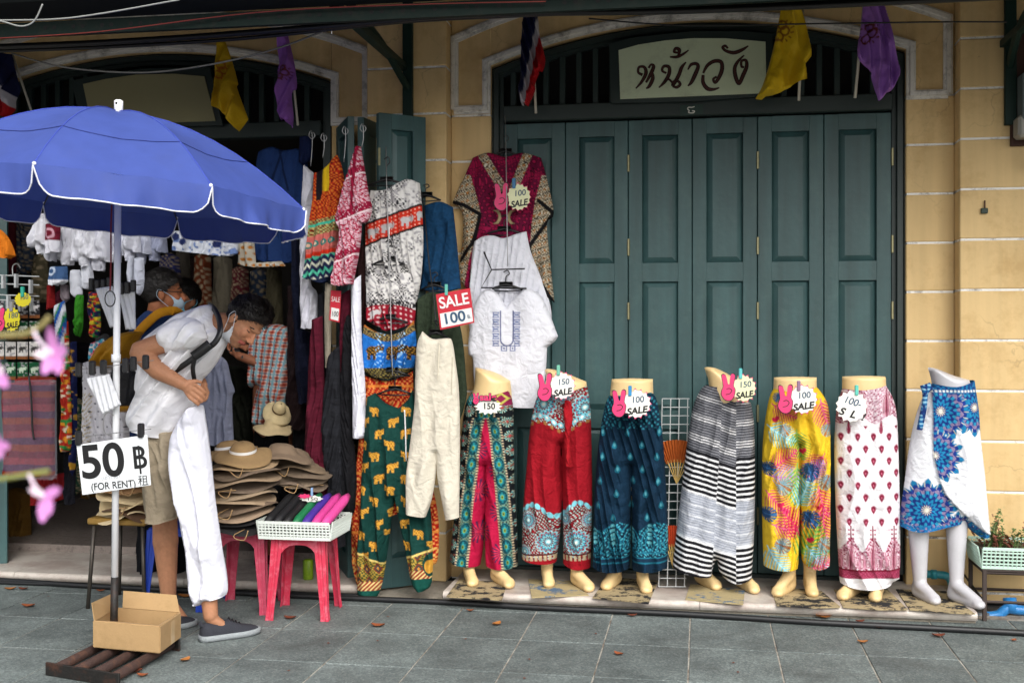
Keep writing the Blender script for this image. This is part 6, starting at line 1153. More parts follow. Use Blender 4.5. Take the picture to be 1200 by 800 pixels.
# ------------------------------------------------------------------ goods in and around the open shop, left
LG = 'clothes hung in the open shop'
sh_lab = ['white shirt hung at the far left of the shirt row', 'white shirt beside the burgundy print at the left of the row', 'wide white shirt in the left half of the shirt row', 'white shirt left of the parasol pole', 'white shirt just behind the parasol pole', 'white shirt just right of the parasol pole', 'white shirt, third from the right end of the row', 'pale shirt, second from the right end of the row', 'grey white shirt at the right end of the row']
for i, (x0, x1, yb, yt, c_) in enumerate(((43,57,296,256,'#dfe0e8'),(54,72,304,262,'#dcdde6'),(70,96,310,262,'#e4e5ee'),(90,114,312,262,'#e0e1ea'),(108,131,316,263,'#dadbe6'),(128,150,306,265,'#e0e1ec'),(146,164,305,266,'#d5d7e4'),(160,176,307,268,'#c4c8da'),(172,195,305,270,'#a5abc4'))):
    w = x1-x0; garment('shirt', sh_lab[i], 'shirt', [(x0+w*.2,yt-6),(x1-w*.2,yt-6),(x1,yt+8),(x1+2,yb-8),(x1-w*.3,yb-10),(x1-w*.35,yb+2),(x0+w*.3,yb+4),(x0+w*.2,yb-6),(x0-2,yb-4),(x0,yt+10)], 6.12+.05*(i % 3)+.02*i, c_, .04, 7, folds(.025, 7, 300+i, .05), g=1.3, group=LG)
for i, (lab, q, Y, c_) in enumerate((('burgundy bandana print shirt among the white shirts', [(54,262),(71,262),(70,296),(54,298)], 6.1, lambda x, y: put(put(bs(x, '#6a1428'), np.abs(np.hypot(x-62, y-274)-5) < 1.4, '#c99aa8'), y > 282, '#dedee8')),
        ('denim blue bandana shirt with white hem below the white shirts', [(60,312),(79,312),(80,330),(70,336),(58,333)], 6.12, lambda x, y: put(put(bs(x, '#3a567e'), np.abs(np.hypot(x-64, y-318)-4) < 1.2, '#b9c6d8'), y > 328, '#d8dae2')),
        ('small white shirt hanging low left of the masks', [(84,316),(94,316),(97,345),(90,350),(83,342)], 6.15, '#c9ccd6'), ('white strips hanging low left of the parasol pole', [(98,308),(108,308),(110,330),(106,342),(98,338)], 6.2, '#cfd2dc'), ('white shirt sleeves hanging below the row beside the pole', [(150,300),(157,300),(157,330),(154,334),(150,328)], 6.2, '#cfd3e0'), ('two white trouser legs hanging right of the pole', [(158,302),(169,302),(169,336),(163,348),(158,330)], 6.18, '#cdd2e2'),
        ('blue and white cat print shorts bundle under the parasol edge', [(201,270),(240,272),(280,272),(279,297),(262,301),(230,297),(205,294)], 6.3, lambda x, y: put(put(put(bs(x, '#d3d8e2'), vn(x, y, 3.2, 3) > .66, '#6f86b8'), (np.hypot(x-219, (y-284)*1.1) < 5) | (np.hypot(x-257, (y-286)*1.1) < 5.5) | (np.hypot(x-209, y-278) < 5), '#232f5e'), np.hypot(x-246, y-277) < 5, '#5a80b8')), ('white fabric with orange dots beside the cat print', [(278,270),(297,270),(300,308),(330,306),(335,312),(300,314),(281,310)], 6.5, lambda x, y: put(bs(x, '#cfc8b8'), np.hypot(np.mod(x+np.floor(y/7)*4, 8)-4, np.mod(y, 7)-3.5) < 2, '#c07a2c')),
        ('grey white shirt hanging behind the man with white trousers', [(233,432),(243,420),(257,416),(266,424),(271,445),(275,458),(272,468),(274,516),(255,522),(231,520),(229,480)], 6.35, '#8d92a8'), ('dark olive trousers hanging beside the checked shirt', [(266,428),(285,430),(298,436),(300,470),(296,522),(270,522)], 6.7, '#15180f'),
        ('red cloth hanging low at the far left', [(35,560),(60,556),(84,552),(86,580),(60,590),(38,592)], 6.5, '#7c1418'), ('dotted white cloth hanging behind the price sign', [(98,425),(120,420),(150,432),(152,520),(120,524),(97,520)], 5.6, lambda x, y: put(put(bs(x, '#c4c2c8'), np.hypot(np.mod(x+np.floor(y/9)*5, 10)-5, np.mod(y, 9)-4.5) < 1.1, '#3a3a46'), (x < 112) & (np.mod(y+np.abs(x-104)*1.5, 6) < 1.6) & (y > 460), '#9a8a5a')),
        ('orange cloth corner at the far left below the parasol', [(-14,262),(2,270),(12,282),(19,300),(10,304),(-14,300)], 5.6, '#c06a14'), ('dark blue garment behind the red boho dress', [(352,150),(366,158),(367,185),(356,195),(350,190)], 6.7, '#1a2750'))): garment('hanging_cloth', lab, 'cloth', q, Y, c_, .025, 6, folds(.012, 8, 330+i), g=1.0, group=LG)
scarf = [('white, blue and green scarf knotted on the left rack', [(64,358),(76,352),(78,380),(74,420),(68,428),(66,390)], lambda x, y: put(put(bs(x, '#c4c8d2'), np.mod(x+y*.25, 9) < 3, '#1f4f9a'), np.mod(x+y*.25, 9) > 7, '#1f7a44')), ('red, yellow and green flowered scarf left of the pole', [(72,378),(80,376),(82,440),(84,520),(74,530),(72,450)], lambda x, y: put(put(put(bs(x, '#a8281c'), vn(x, y, 3, 3) > .6, '#d08a24'), vn(x, y, 3.4, 4) > .68, '#2f7f3c'), vn(x, y, 3, 6) > .8, '#d8c8b0')), ('bright green scarf in the dark of the shop', [(90,345),(98,346),(97,385),(93,398),(89,370)], '#2f7a1c'), ('navy scarf with gold bits beside the flowered one', [(83,400),(90,400),(90,530),(84,560),(82,480)], lambda x, y: put(bs(x, '#121a44'), vn(x, y, 4, 3) > .74, '#b88a2c')), ('red and green beaded scarf behind the masks', [(104,342),(116,342),(118,388),(110,398),(105,370)], lambda x, y: put(put(put(bs(x, '#14163a'), vn(x, y, 2.4, 3) > .6, '#a82a1c'), vn(x, y, 2.4, 5) > .7, '#b8a020'), vn(x, y, 2.4, 7) > .76, '#1f7a3a')), ('dark red scarf hanging at the left rack', [(55,334),(64,334),(65,360),(56,364)], '#7c1416'), ('pink and turquoise printed cloth above the yellow bag', [(106,402),(122,396),(124,420),(110,428),(105,420)], lambda x, y: put(put(bs(x, '#3f8fa8'), vn(x, y, 3, 3) > .55, '#c03a5a'), vn(x, y, 2.6, 6) > .7, '#d8d0d0')), ('pale mauve scarf among the low shirts', [(72,332),(80,334),(82,350),(76,356),(72,348)], '#8a7f86'), ('black and gold trousers strip at far left of the pole', [(76,520),(90,515),(88,590),(78,592)], '#16161e')]
for i, (lab, q, c_) in enumerate(scarf): garment('scarf', lab, 'scarf', q, 6.05+.02*i, c_, .015, 4, folds(.012, 5, 360+i), g=1.0, group='scarves in the open shop')
# elephant purses and shawls on the left rack
m_film = mat('plastic_film', '#b8b8c4', .12, .1, 10, alpha=.12)
for r_ in range(4):
    for k in range(4):
        x0 = -8+k*14; y0 = 352+r_*24; c0 = ['#26252a', '#11462a', '#c9c6c2', '#0f4a2c'][r_]
        garment('elephant_purse', '%s elephant print purse in row %s, %s' % (['black and white', 'green', 'white and brown', 'dark green'][r_], ['one', 'two', 'three', 'four'][r_], ['cut by the edge', 'second from the edge', 'third from the edge', 'nearest the scarves'][k]), 'purse', [(x0,y0),(x0+12.5,y0+.5),(x0+12.8,y0+21),(x0+.3,y0+20.5)], 6.2, (lambda c0, x0, y0, r_: lambda x, y: put(put(put(bs(x, c0), vn(x, y, 2.2, 4+r_) > .68, '#8f8d90'), elephant(x, y, x0+6, y0+9, 5), ['#d0ced0', '#c9d0c4', '#3a3836', '#b9c9b4'][r_]), y > y0+17, '#7a4a28'))(c0, x0, y0, r_), .008, 3, None, g=.9, group='purses on the left rack')
t = thing('purse_rack', 'white wire clip rack holding the elephant purses at far left', 'rack', W(18, 345, 6.22))
for y in (322, 332, 345, 351): MB().tube([W(-12,y,6.22), W(46,y+2,6.22)], .004, 5).build('wire', m_grid, t)
for x, y in ((4,330),(19,329),(36,336),(10,354),(24,357),(37,357)): MB().bbox(W(x-3,y+8,6.17), W(x+3,y-8,6.2), .002).build('clip', mat('clear_clip', '#b9bdbf', .3, alpha=.8), t)
MB().tube(crv([W(15,322,6.22), W(15,312,6.22), W(20,309,6.22), W(24,314,6.22)], 4), .004, 5).build('hook', m_wire, t)
saletag('yellow starburst SALE 180 tag on the left rack', 14, 374, 10, 15, '180', 6.1, (-1, 375, .8), card=m_tagy, clipc='#8a8a8a', red=False, word='SALE'); saletag('yellow 50 tag high on the left rack', 27, 351, 10, 9, '150', 6.12, None, card=m_tagy, clipc='#2aa08a', word='', red=False, fs=1.4)
for i, (lab, y0, y1, cc) in enumerate((('red and purple striped shawl in clear plastic at far left', 446, 556, ('#8a1f3a', '#b03a4a', '#6a2a5a', '#a8401f')), ('orange fringed shawl half hidden behind the striped one', 440, 470, ('#8a3a1c', '#a8281f', '#6a2a1c', '#c05a2a')))):
    t = thing('shawl', lab, 'shawl', W(35, y0, 6.0-.06*i), 'shawls on the left rack'); q = [(4+i*14,y0+4),(35+i*6,y0),(64+i*2,y0+2),(65,y1),(36,y1+3),(5+i*16,y1)]
    cloth('shawl_cloth', q, 6.0+.08*i, (lambda cc: lambda x, y: sum(((np.floor(np.mod(y*.9+2*vn(x, y, 20, 2), 28)/7) == k)[:, None]*np.array(lin(cc[k]))) for k in range(4))*(.35+.3*vn(x*3, y, 1.6, 5))[:, None])(cc), t, 1.0, 5, .02, None, folds(.008, 12, 380+i))
    if i == 0: cloth('plastic_sleeve', [(2,y0),(66,y0-2),(67,y1+6),(3,y1+5)], 5.985, '#ffffff', t, 4, 4, .022, None, folds(.006, 14, 390), m=m_film, sm=0)
MB2 = MB(); cord('dark chain hanging over the striped shawl', [(34,440,5.93),(37,470,5.93),(38,500,5.93),(40,515,5.93)], .006, m_hang)
# dim goods deep in the shop
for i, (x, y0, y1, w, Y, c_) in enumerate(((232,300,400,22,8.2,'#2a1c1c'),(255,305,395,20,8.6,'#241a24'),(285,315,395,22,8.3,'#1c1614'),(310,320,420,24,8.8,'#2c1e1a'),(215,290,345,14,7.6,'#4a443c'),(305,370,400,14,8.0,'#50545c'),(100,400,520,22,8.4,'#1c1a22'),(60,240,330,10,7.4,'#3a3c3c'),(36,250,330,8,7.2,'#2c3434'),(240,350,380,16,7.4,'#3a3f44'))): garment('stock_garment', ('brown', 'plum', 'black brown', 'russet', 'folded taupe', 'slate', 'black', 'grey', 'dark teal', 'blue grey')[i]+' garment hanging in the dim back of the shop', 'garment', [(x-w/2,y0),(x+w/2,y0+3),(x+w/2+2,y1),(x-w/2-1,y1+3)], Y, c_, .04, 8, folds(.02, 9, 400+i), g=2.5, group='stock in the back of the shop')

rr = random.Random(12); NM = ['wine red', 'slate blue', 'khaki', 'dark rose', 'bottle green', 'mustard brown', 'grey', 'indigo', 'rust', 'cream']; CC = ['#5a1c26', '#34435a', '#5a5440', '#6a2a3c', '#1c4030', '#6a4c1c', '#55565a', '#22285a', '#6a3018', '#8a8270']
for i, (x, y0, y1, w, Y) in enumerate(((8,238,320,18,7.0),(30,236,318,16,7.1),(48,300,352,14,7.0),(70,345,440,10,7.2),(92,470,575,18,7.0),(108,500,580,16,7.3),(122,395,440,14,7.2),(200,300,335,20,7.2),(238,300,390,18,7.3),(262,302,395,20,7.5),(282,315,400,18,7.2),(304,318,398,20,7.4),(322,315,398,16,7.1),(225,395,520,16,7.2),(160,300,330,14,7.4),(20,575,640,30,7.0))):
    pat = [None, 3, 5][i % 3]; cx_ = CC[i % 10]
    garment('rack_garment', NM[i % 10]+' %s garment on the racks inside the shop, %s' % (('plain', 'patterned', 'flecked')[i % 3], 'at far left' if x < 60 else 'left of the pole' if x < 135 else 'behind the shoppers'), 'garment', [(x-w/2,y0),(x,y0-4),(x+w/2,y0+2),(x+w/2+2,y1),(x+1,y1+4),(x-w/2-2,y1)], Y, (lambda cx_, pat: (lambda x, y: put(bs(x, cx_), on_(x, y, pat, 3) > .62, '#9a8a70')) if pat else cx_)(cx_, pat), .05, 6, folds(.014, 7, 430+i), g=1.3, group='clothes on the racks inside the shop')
# ------------------------------------------------------------------ people
m_flesh = fabric('skin', .5, .05, .08, (120,)*3, .1, 40); m_hair = mat('dark_hair', (.010,.008,.007), .42, .6, 60, .6, 140, spec=.4); m_mask = mat('mask_white', '#c9cdd2', .8, .04, 20, .1, 80); m_maskb = mat('mask_blue', '#6fb0c8', .8, .04, 20)
SK = np.array(lin('#b07a58')); 
def skincol(base='#a8714f', head=None, beard=True):
    bcol = np.array(lin(base))
    def f(co):
        n = .35*vn(co[:, 0]*1000, co[:, 2]*1000+co[:, 1]*700, 9, 3)+.4*vn(co[:, 0]*1000, co[:, 2]*1000+co[:, 1]*700, 40, 4)+.25*vn(co[:, 0]*1000, co[:, 2]*1000, 4, 5); C = bcol*(.82+.36*n)[:, None]*np.array([1, 1, 1]); C[:, 0] *= 1+.05*n
        if head is not None:
            c, u, fw, s = head; d = co-np.array(c); hu = d@np.array(u)/s; hf = d@np.array(fw)/s
            near = (np.linalg.norm(d, axis=1) < .2*s)
            lip = near & (np.abs(hu+.066) < .011) & (hf > .085); C[lip] = np.array(lin('#9a5248'))
            if beard: bd = near & (hu < -.045) & (hf > .0) & ~lip; C[bd] *= .78
            ch = near & (np.abs(hu+.02) < .03) & (hf > .06); C[ch, 0] *= 1.08
        return np.clip(C, 0, 1)
    return f
def head(mb, c, u, f, s=1.0):
    c = Vector(c); u = Vector(u).normalized(); f = Vector(f); f = (f-u*f.dot(u)).normalized(); l = u.cross(f)
    M = Matrix((f, l, u)).transposed(); P = lambda x, y, z: c+(f*x+l*y+u*z)*s
    E = lambda x, y, z, a, b_, d: mb.ellip(P(x, y, z), (a*s, b_*s, d*s), M.to_3x3(), 18, 12)
    E(-.01,0,.03,.098,.076,.09); E(.025,0,-.03,.075,.066,.085); E(.04,0,-.075,.055,.052,.045); E(.068,0,-.10,.026,.03,.022); E(.085,0,.022,.016,.045,.012); E(.09,0,-.066,.014,.025,.012); E(.072,.034,-.022,.022,.024,.025); E(.072,-.034,-.022,.022,.024,.025)
    mb.cap(P(.092,0,.012), P(.118,0,-.028), .008*s, .013*s); E(.108,.011,-.034,.012,.009,.008); E(.108,-.011,-.034,.012,.009,.008)
    for q in (-1, 1): E(-.006,q*.078,-.018,.020,.010,.034); E(-.013,q*.082,-.012,.011,.009,.022)
    return c, u, f, l, P, M
def hair(parent, H, s=1, seed=0, line=.05, m=None):
    c, u, f, l, P, M = H; r = random.Random(seed); v = []; F_ = []; n, mm = 44, 30
    for j in range(mm+1):
        for k in range(n):
            ph = math.pi*j/mm*.80; a = 2*math.pi*k/n; bump = 1+.035*math.sin(a*17+j*1.3+seed)+.03*math.sin(a*5+j*.9)+.03*r.uniform(-1, 1)
            x, y, z = .112*math.sin(ph)*math.cos(a)*bump, .089*math.sin(ph)*math.sin(a)*bump, .107*math.cos(ph)*bump
            lim = line+(x-.07)*.95-(.03 if abs(y) > .06 and abs(x) < .03 else 0); z0 = z+.028
            if z0 < lim: q = max(.62, 1-(lim-z0)*9); x *= q; y *= q
            v.append(P(x-.014, y, z0))
    for j in range(mm):
        for k in range(n): F_.append((j*n+k, (j+1)*n+k, (j+1)*n+(k+1) % n, j*n+(k+1) % n))
    MB().add(v, F_).build('hair', m or m_hair, parent, True)
    b = MB()
    for i in range(2600):
        a = r.uniform(0, 6.28); ph = r.uniform(0, 1.7); d = Vector((math.sin(ph)*math.cos(a), math.sin(ph)*math.sin(a), math.cos(ph))); p = Vector((.113*d.x-.014, .09*d.y, .108*d.z+.028))
        if p.z < line+(p.x-.07)*.95+.005: continue
        t_ = (d*.35+Vector((.7, .15*r.uniform(-1,1), -.25))*r.uniform(.4, 1)).normalized()*r.uniform(.014, .034); sd_ = t_.cross(d).normalized()*.0019; q = p+t_
        b.add([P(*(p-sd_)), P(*(p+sd_)), P(*q)], [(0,1,2)])
    o = b.build('hair_strands', m or m_hair, parent); o['kind'] = 'stuff'
def facemask(parent, H, m, s=1, chin=False):
    c, u, f, l, P, M = H; n, mm = 18, 12; v = []
    for j in range(mm+1):
        for k in range(n+1):
            w = -1+2*k/n; h = -1+2*j/mm
            y = w*.066; x = .118-.055*abs(w)**2.0-(.03*(h)**2)+.002*math.sin(j*3.2); z = -.055-.05*h*(1-.18*abs(w))
            if chin: x, z = x-.045-.03*h, z-.047+.015*h*h
            v.append(P(x, y, z))
    MB().add(v, [(j*(n+1)+k, (j+1)*(n+1)+k, (j+1)*(n+1)+k+1, j*(n+1)+k+1) for j in range(mm) for k in range(n)]).build('face_mask', m, parent, True)
    for q in (-1, 1):
        dz = -.062 if chin else 0
        o = MB().tube(crv([P(.05, q*.07, -.02+dz*.7), P(.02, q*.083, -.005+dz*.3), P(-.022, q*.086, .012), P(-.03, q*.088, -.02), P(-.01, q*.086, -.045), P(.045, q*.07, -.085+dz)], 5), .0016, 5).build('ear_loop', m, parent)
def eyes(parent, H):
    c, u, f, l, P, M = H
    for q in (-1, 1):
        MB().tube([P(.088, q*.018, .026), P(.088, q*.034, .030), P(.075, q*.052, .024)], [.003, .004, .002], 5).build('eyebrow', m_hair, parent); MB().tube([P(.086, q*.022, .002), P(.084, q*.034, .0), P(.074, q*.045, .002)], [.002, .003, .002], 5).build('eye', m_hair, parent)
def strap(pts, w, th, n=6):
    P = [Vector(p) for p in crv(pts, n)]; rings = []
    for i, p in enumerate(P):
        d = (P[min(i+1, len(P)-1)]-P[max(0, i-1)]); s_ = Vector((-d.z, 0, d.x)).normalized()*w/2; y = Vector((0, th/2, 0)); rings.append([p+s_-y, p+s_+y, p-s_+y, p-s_-y])
    return MB().loft(rings)
def hand(mb, wr, kn, curl, thumb, side, r=.0090):
    """palm from wrist to knuckles, four fingers spread along `side`, curling toward curl, thumb toward thumb"""
    wr, kn, curl, thumb, side = map(Vector, (wr, kn, curl, thumb, side)); d = (kn-wr); side = side.normalized()
    mb.cap(wr, wr+d*.5, .026, .03, .6, side.cross(d)); 
    for i in range(4):
        o_ = side*((i-1.5)*.0232); L = (.92, 1, .95, .78)[i]; b0 = wr+d*.35+o_*.6; k0 = kn+o_; k1 = k0+(d.normalized()*.75+curl*.55).normalized()*.036*L; k2 = k1+(curl*1.0+d.normalized()*.15).normalized()*.027*L; k3 = k2+(curl*.7-d.normalized()*.7).normalized()*.02*L
        mb.cap(b0, k0, r*1.3, r*1.12); mb.cap(k0, k1, r*1.02, r*.92); mb.cap(k1, k2, r, r*.92); mb.cap(k2, k3, r*.92, r*.8)
    t0 = wr+d*.25+side*-.03; t1 = t0+thumb*.032; t2 = t1+(thumb*.6+curl*.5).normalized()*.026; mb.cap(t0-thumb*.01, t1, r*1.4, r*1.15); mb.cap(t1, t2, r*1.15, r*.9)
# --- the man pulling on white trousers
YM = 5.28
man = thing('person', 'man in white t-shirt bending to pull on white trousers, mask under his chin', 'person', (W(235,740,5.2).x, 5.2, 0))
b = MB(); HM = head(b, W(287, 376, YM), (.80, .03, .60), (.60, -.30, -.78), 1.0); c, u, f, l, P, M = HM
b.cap(P(-.02,0,-.05), W(240,381,YM), .056, .068); b.cap(W(240,385,YM), W(205,450,YM), .10, .11); b.cap(W(205,450,YM), W(196,500,YM), .10, .11)
b.cap(W(214,394,5.13), W(163,411,5.07), .056, .047); b.cap(W(163,412,5.07), W(185,434,5.07), .049, .045); b.cap(W(185,434,5.07), W(216,451,5.09), .045, .029)       # near arm
hand(b, W(217,452,5.09), W(227,459,5.075), (.30, .75, -.6), (.8, .35, .1), (-.42, -.1, -.9))
b.cap(W(228,405,5.42), W(226,440,5.42), .045, .042); b.cap(W(226,440,5.42), W(236,448,5.36), .034, .028); hand(b, W(236,447,5.36), W(239,459,5.30), (-.35, -.55, -.75), (-.5, -.6, -.6), (.8, -.5, -.1))
b.cap(W(196,500,5.37), W(193,598,5.42), .095, .064); b.cap(W(193,598,5.42), W(194,635,5.43), .062, .066); b.cap(W(194,635,5.43), W(198,706,5.44), .064, .036); b.cap(W(198,706,5.44), W(214,726,5.40), .036, .03)   # bare leg
b.cap(W(206,505,5.27), W(236,612,5.19), .07, .055); b.cap(W(236,612,5.17), W(240,650,5.16), .06, .055); b.cap(W(240,650,5.16), W(247,722,5.13), .052, .036); b.cap(W(247,724,5.13), W(270,738,5.16), .03, .018)
b.blob('body', m_flesh, man, .0042, 3, colf=skincol('#a5775a', (c, u, f, 1)))
hair(man, HM, 1, 2, .05); eyes(man, HM); facemask(man, HM, m_mask, 1, True)
WC = fabric('tee_cotton', .9, .1, .15, (260,)*3, .45, 9)
cloth('t_shirt', [(243,357),(251,361),(256,376),(263,392),(264,403),(256,420),(244,437),(235,447),(231,465),(223,490),(212,508),(198,511),(176,505),(154,498),(160,470),(166,440),(160,418),(170,399),(188,384),(210,370),(230,361)], YM, '#f6f6fa', man, 1.0, 30, .15, .14, folds(.02, 16, 61, .7, .2), WC, ky=1.2)
cloth('sleeve', [(184,386),(200,377),(221,371),(238,379),(243,396),(230,410),(212,414),(197,416),(190,401)], 5.13, '#f6f6fa', man, 1.0, 16, .075, .08, folds(.016, 12, 62, .6, .1), WC, ky=1)
cloth('shorts', [(172,496),(195,499),(224,500),(222,560),(214,606),(198,609),(180,604),(176,570)], 5.33, lambda x, y: put(bs(x, '#a39680'), (np.abs(y-548-(x-178)*.15) < .8) & (x < 198), '#6f6552'), man, 1.0, 18, .15, .15, folds(.02, 12, 63), ky=3)
cloth('white_trousers', [(219,481),(229,475),(238,474),(242,500),(248,545),(253,590),(261,645),(267,686),(265,698),(252,701),(238,709),(231,706),(226,690),(219,645),(212,605),(206,570),(203,535),(205,508),(212,492)], 5.17, '#e6e7f2', man, 1.0, 18, .07, None, folds(.016, 13, 64, -.25, .1), fabric('thin_viscose', .85, .1, .1, (260,)*3, .35, 10), ky=2.5)
m_shoe = mat('shoe_knit', '#2b2d35', .85, .2, 40, .5, 220); m_sole = mat('shoe_sole', '#8f9598', .7, .25, 90, .5, 160)
def shoe(parent, heel, toe, L=.30):
    heel = Vector((heel.x, heel.y, 0)); d = Vector((toe.x, toe.y, 0))-heel; d.normalize(); sd_ = Vector((-d.y, d.x, 0)); heel = Vector((toe.x, toe.y, 0))-d*L
    S = [(0,.014,.05),(.02,.026,.075),(.07,.034,.088),(.16,.037,.085),(.28,.037,.078),(.38,.038,.088),(.46,.040,.094),(.55,.044,.078),(.66,.048,.062),(.78,.049,.052),(.88,.043,.045),(.95,.032,.037),(.99,.016,.029),(1,.006,.022)]
    rings = []; r2 = []
    for t, w, h in S:
        c = heel+d*L*t; curve = -.010*math.sin(t*3.1); c = c+sd_*curve
        rings.append([c+sd_*w*x+Vector((0,0,.016+(h-.016)*z)) for x, z in ((-1,0),(-1.02,.3),(-.86,.68),(-.5,.93),(0,1),(.5,.93),(.86,.68),(1.02,.3),(1,0))])
        r2.append([c+sd_*(w+.005)*x+Vector((0,0,z))+d*(.004 if t > .9 else -.004 if t < .1 else 0) for x, z in ((-1,.003+.012*max(0,t-.75)),(-1.05,.016),(-1,.030),(0,.030),(1,.030),(1.05,.016),(1,.003+.012*max(0,t-.75)),(0,.002+.012*max(0,t-.75)))])
    s_ = MB().loft(rings).build('shoe', m_shoe, parent, True); o = MB().loft(r2).build('sole', m_sole, None, True); o.parent = s_
    for k in range(4):
        c = heel+d*L*(.47+.06*k)-sd_*.010*math.sin((.47+.06*k)*3.1); z = .096-.010*k; o = MB().tube([c-sd_*.022+Vector((0,0,z-.012)), c+Vector((0,0,z+.003)), c+sd_*.022+Vector((0,0,z-.012))], .0032, 5).build('lace', m_hang); o.parent = s_
    o = MB().tube([heel+d*L*.02+Vector((0,0,.075)), heel+d*L*.0+Vector((0,0,.098))], [.012, .006], 6).build('heel_tab', m_shoe); o.parent = s_
shoe(man, GP(232, 752), GP(303, 740)); shoe(man, GP(190, 738), GP(229, 731), .29)
bp_ = thing('backpack', 'black and mustard backpack on the back of the bending man', 'backpack', W(165, 480, 5.4)); m_nyl = fabric('nylon', .6, .1, .2, (200,)*3, .4, 12)
cloth('body', [(140,432),(150,424),(165,425),(185,434),(204,440),(198,456),(184,470),(166,481),(148,484),(140,478),(138,455)], 5.33, lambda x, y: put(bs(x, '#121215'), y > 474+(x-150)*.0, '#b5801c'), bp_, 1.1, 16, .14, .1, folds(.016, 16, 71), m_nyl, ky=1)
cloth('top_flap', [(113,424),(117,410),(127,399),(141,391),(155,388),(166,389),(160,402),(158,414),(146,424),(134,430),(118,432)], 5.5, '#a87818', bp_, 1.1, 14, .1, None, folds(.02, 10, 72, .4), m_nyl, ky=1)
strap([W(244,357,5.36), W(250,361,5.24), W(256,372,5.165), W(258,387,5.13), W(252,401,5.115), W(236,413,5.11), W(212,430,5.105), W(188,446,5.13)], .028, .006).build('shoulder_strap', m_hang, bp_, True); strap([W(246,403,5.10), W(236,411,5.095), W(226,418,5.093)], .048, .008).build('strap_pad', m_hang, bp_, True); strap([W(228,421,5.10), W(226,432,5.11), W(228,446,5.13)], .022, .004).build('strap_end', m_hang, bp_, True)
# --- man in navy behind
m2 = thing('person', 'man in navy shirt and glasses with a face mask, standing behind the bending man', 'person', (W(190,680,6.28).x, 6.28, .11))
b = MB(); H2 = head(b, W(191, 343, 6.28), (.05, .05, 1), (.88, .42, -.12), 1.08); b.cap(H2[4](-.02,0,-.07), W(184,385,6.3), .06, .075); b.cap(W(186,385,6.3), W(188,520,6.3), .13, .13); b.cap(W(180,520,6.3), W(180,650,6.3), .08, .06); b.cap(W(200,520,6.3), W(200,650,6.3), .08, .06); b.blob('body', m_flesh, m2, .007, 4, .12, skincol('#8f5c40', (H2[0], H2[1], H2[2], 1.08), False))
hair(m2, H2, 1, 5, .052); eyes(m2, H2); facemask(m2, H2, m_maskb if False else mat('mask_pale', '#9fb4c4', .8), 1)
b = MB(); b.tube([H2[4](-.02,-.088,.005), H2[4](.09,-.07,.006), H2[4](.1,-.03,.006)], .003, 5); b.build('glasses', m_hang, m2)
cloth('shirt', [(156,398),(162,380),(172,368),(182,362),(196,365),(206,372),(214,386),(222,412),(222,545),(160,548),(158,470)], 6.3, '#22365e', m2, 1.3, 22, .15, None, folds(.02, 15, 81, .3), WC, ky=1); cloth('trousers', [(162,540),(220,540),(218,690),(196,692),(192,600),(188,692),(166,690)], 6.3, '#16171c', m2, 2, 14, .09, None, folds(.02, 12, 82), WC)
o = strap([W(152,402,6.16), W(160,392,6.13), W(172,379,6.11), W(187,367,6.13), W(203,364,6.22), W(212,367,6.3)], .052, .012).build('backpack_strap', mat('mustard_strap', '#a87416', .85, .2, 30, .3, 200, spec=.2), m2, True); o['label'] = 'mustard backpack strap over the navy shoulder'
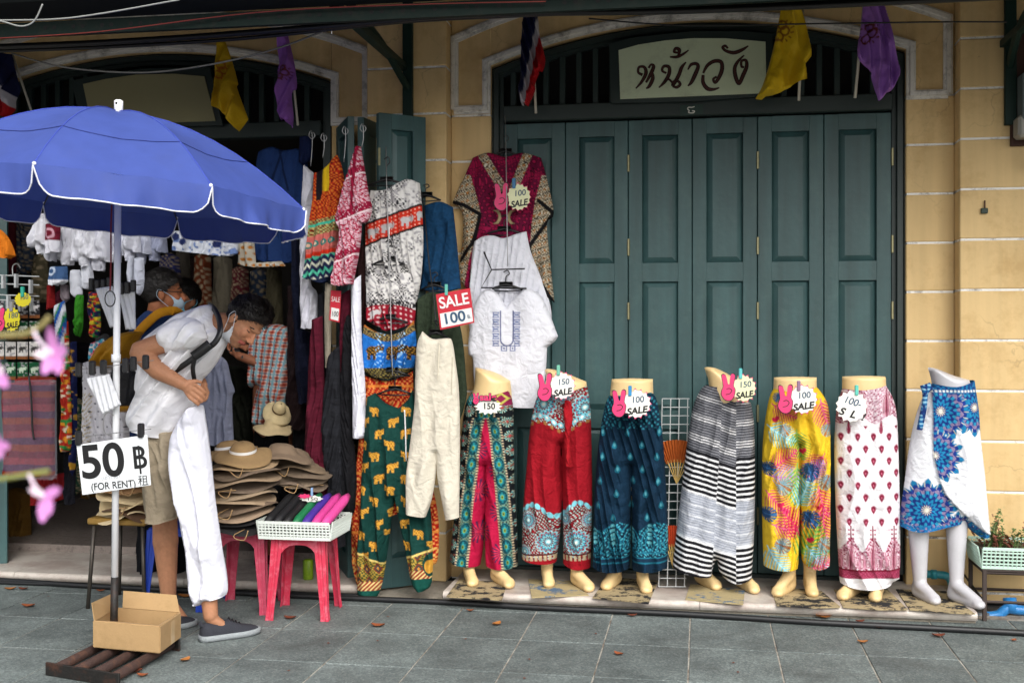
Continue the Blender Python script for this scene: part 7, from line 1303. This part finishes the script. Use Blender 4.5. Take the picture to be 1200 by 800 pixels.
# --- woman with blue mask, mostly hidden
m3 = thing('person', 'person with a light blue face mask half hidden behind the man in navy', 'person', (W(222,680,6.9).x, 6.9, .11))
b = MB(); H3 = head(b, W(216, 351, 6.9), (0, 0, 1), (-.35, -.9, -.1), .98); b.cap(H3[4](-.02,0,-.07), W(226,395,6.9), .05, .07); b.cap(W(226,395,6.9), W(226,520,6.9), .12, .12); b.cap(W(226,520,6.9), W(226,650,6.9), .1, .08); b.blob('body', m_flesh, m3, .008, 4, .12, skincol('#9a6a50', (H3[0], H3[1], H3[2], .98), False)); hair(m3, H3, 1, 7, .05); eyes(m3, H3); facemask(m3, H3, m_maskb)
cloth('shirt', [(206,392),(216,382),(226,384),(238,382),(248,394),(250,545),(204,545)], 6.9, '#14141a', m3, 2, 16, .12, None, folds(.015, 12, 83), WC, ky=1)
# --- person in checked shirt
m4 = thing('person', 'person in red and blue checked shirt looking at a phone in the shop entrance', 'person', (W(320,680,6.55).x, 6.55, .11))
b = MB(); H4 = head(b, W(301, 374, 6.66), (-.3, 0, 1), (-.85, .3, -.35), 1.0); b.cap(H4[4](-.02,0,-.07), W(322,400,6.6), .055, .075); b.cap(W(320,400,6.6), W(318,500,6.6), .12, .12); b.cap(W(312,500,6.6), W(312,650,6.6), .08, .06); b.cap(W(328,500,6.6), W(328,650,6.6), .08, .06)
b.cap(W(300,424,6.48), W(280,417,6.42), .032, .026); hand(b, W(281,417,6.42), W(273,412,6.42), (.2, -.2, .95), (-.3, -.4, .8), (0, 1, .2), .0085)
b.cap(W(305,410,6.75), W(290,408,6.5), .03, .025); hand(b, W(291,408,6.5), W(283,405,6.48), (.1, -.6, .6), (-.5, -.3, .8), (0, 1, .2), .0085)
b.blob('body', m_flesh, m4, .007, 4, .12, skincol('#8a5a42', (H4[0], H4[1], H4[2], 1), False)); hair(m4, H4, 1, 9, .03)
cloth('checked_shirt', [(294,414),(298,398),(306,386),(318,380),(334,382),(344,396),(344,500),(320,504),(298,498),(301,475),(306,452),(297,455),(293,443)], 6.58, p_plaid, m4, 1.0, 14, .11, None, folds(.02, 14, 84, .2), WC, ky=1); cloth('trousers', [(300,495),(342,495),(338,690),(322,692),(320,600),(316,692),(302,690)], 6.6, '#101114', m4, 2, 12, .09, None, folds(.02, 12, 85), WC)
MB().tube([W(284,418.5,6.395), W(284,415,6.44), W(282.5,420,6.45), W(284,418.5,6.395)], .006, 6).build('watch', m_hang, m4)
ph = thing('phone', 'dark phone held by the person in the checked shirt', 'phone', W(270, 408, 6.42)); b = MB().bbox((-.037,-.004,-.07), (.037,.004,.07), .003, Matrix.Translation(W(271,404,6.44)) @ Matrix.Rotation(R(40), 4, 'Z') @ Matrix.Rotation(R(-55), 4, 'X')); b.build('case', m_hang, ph)
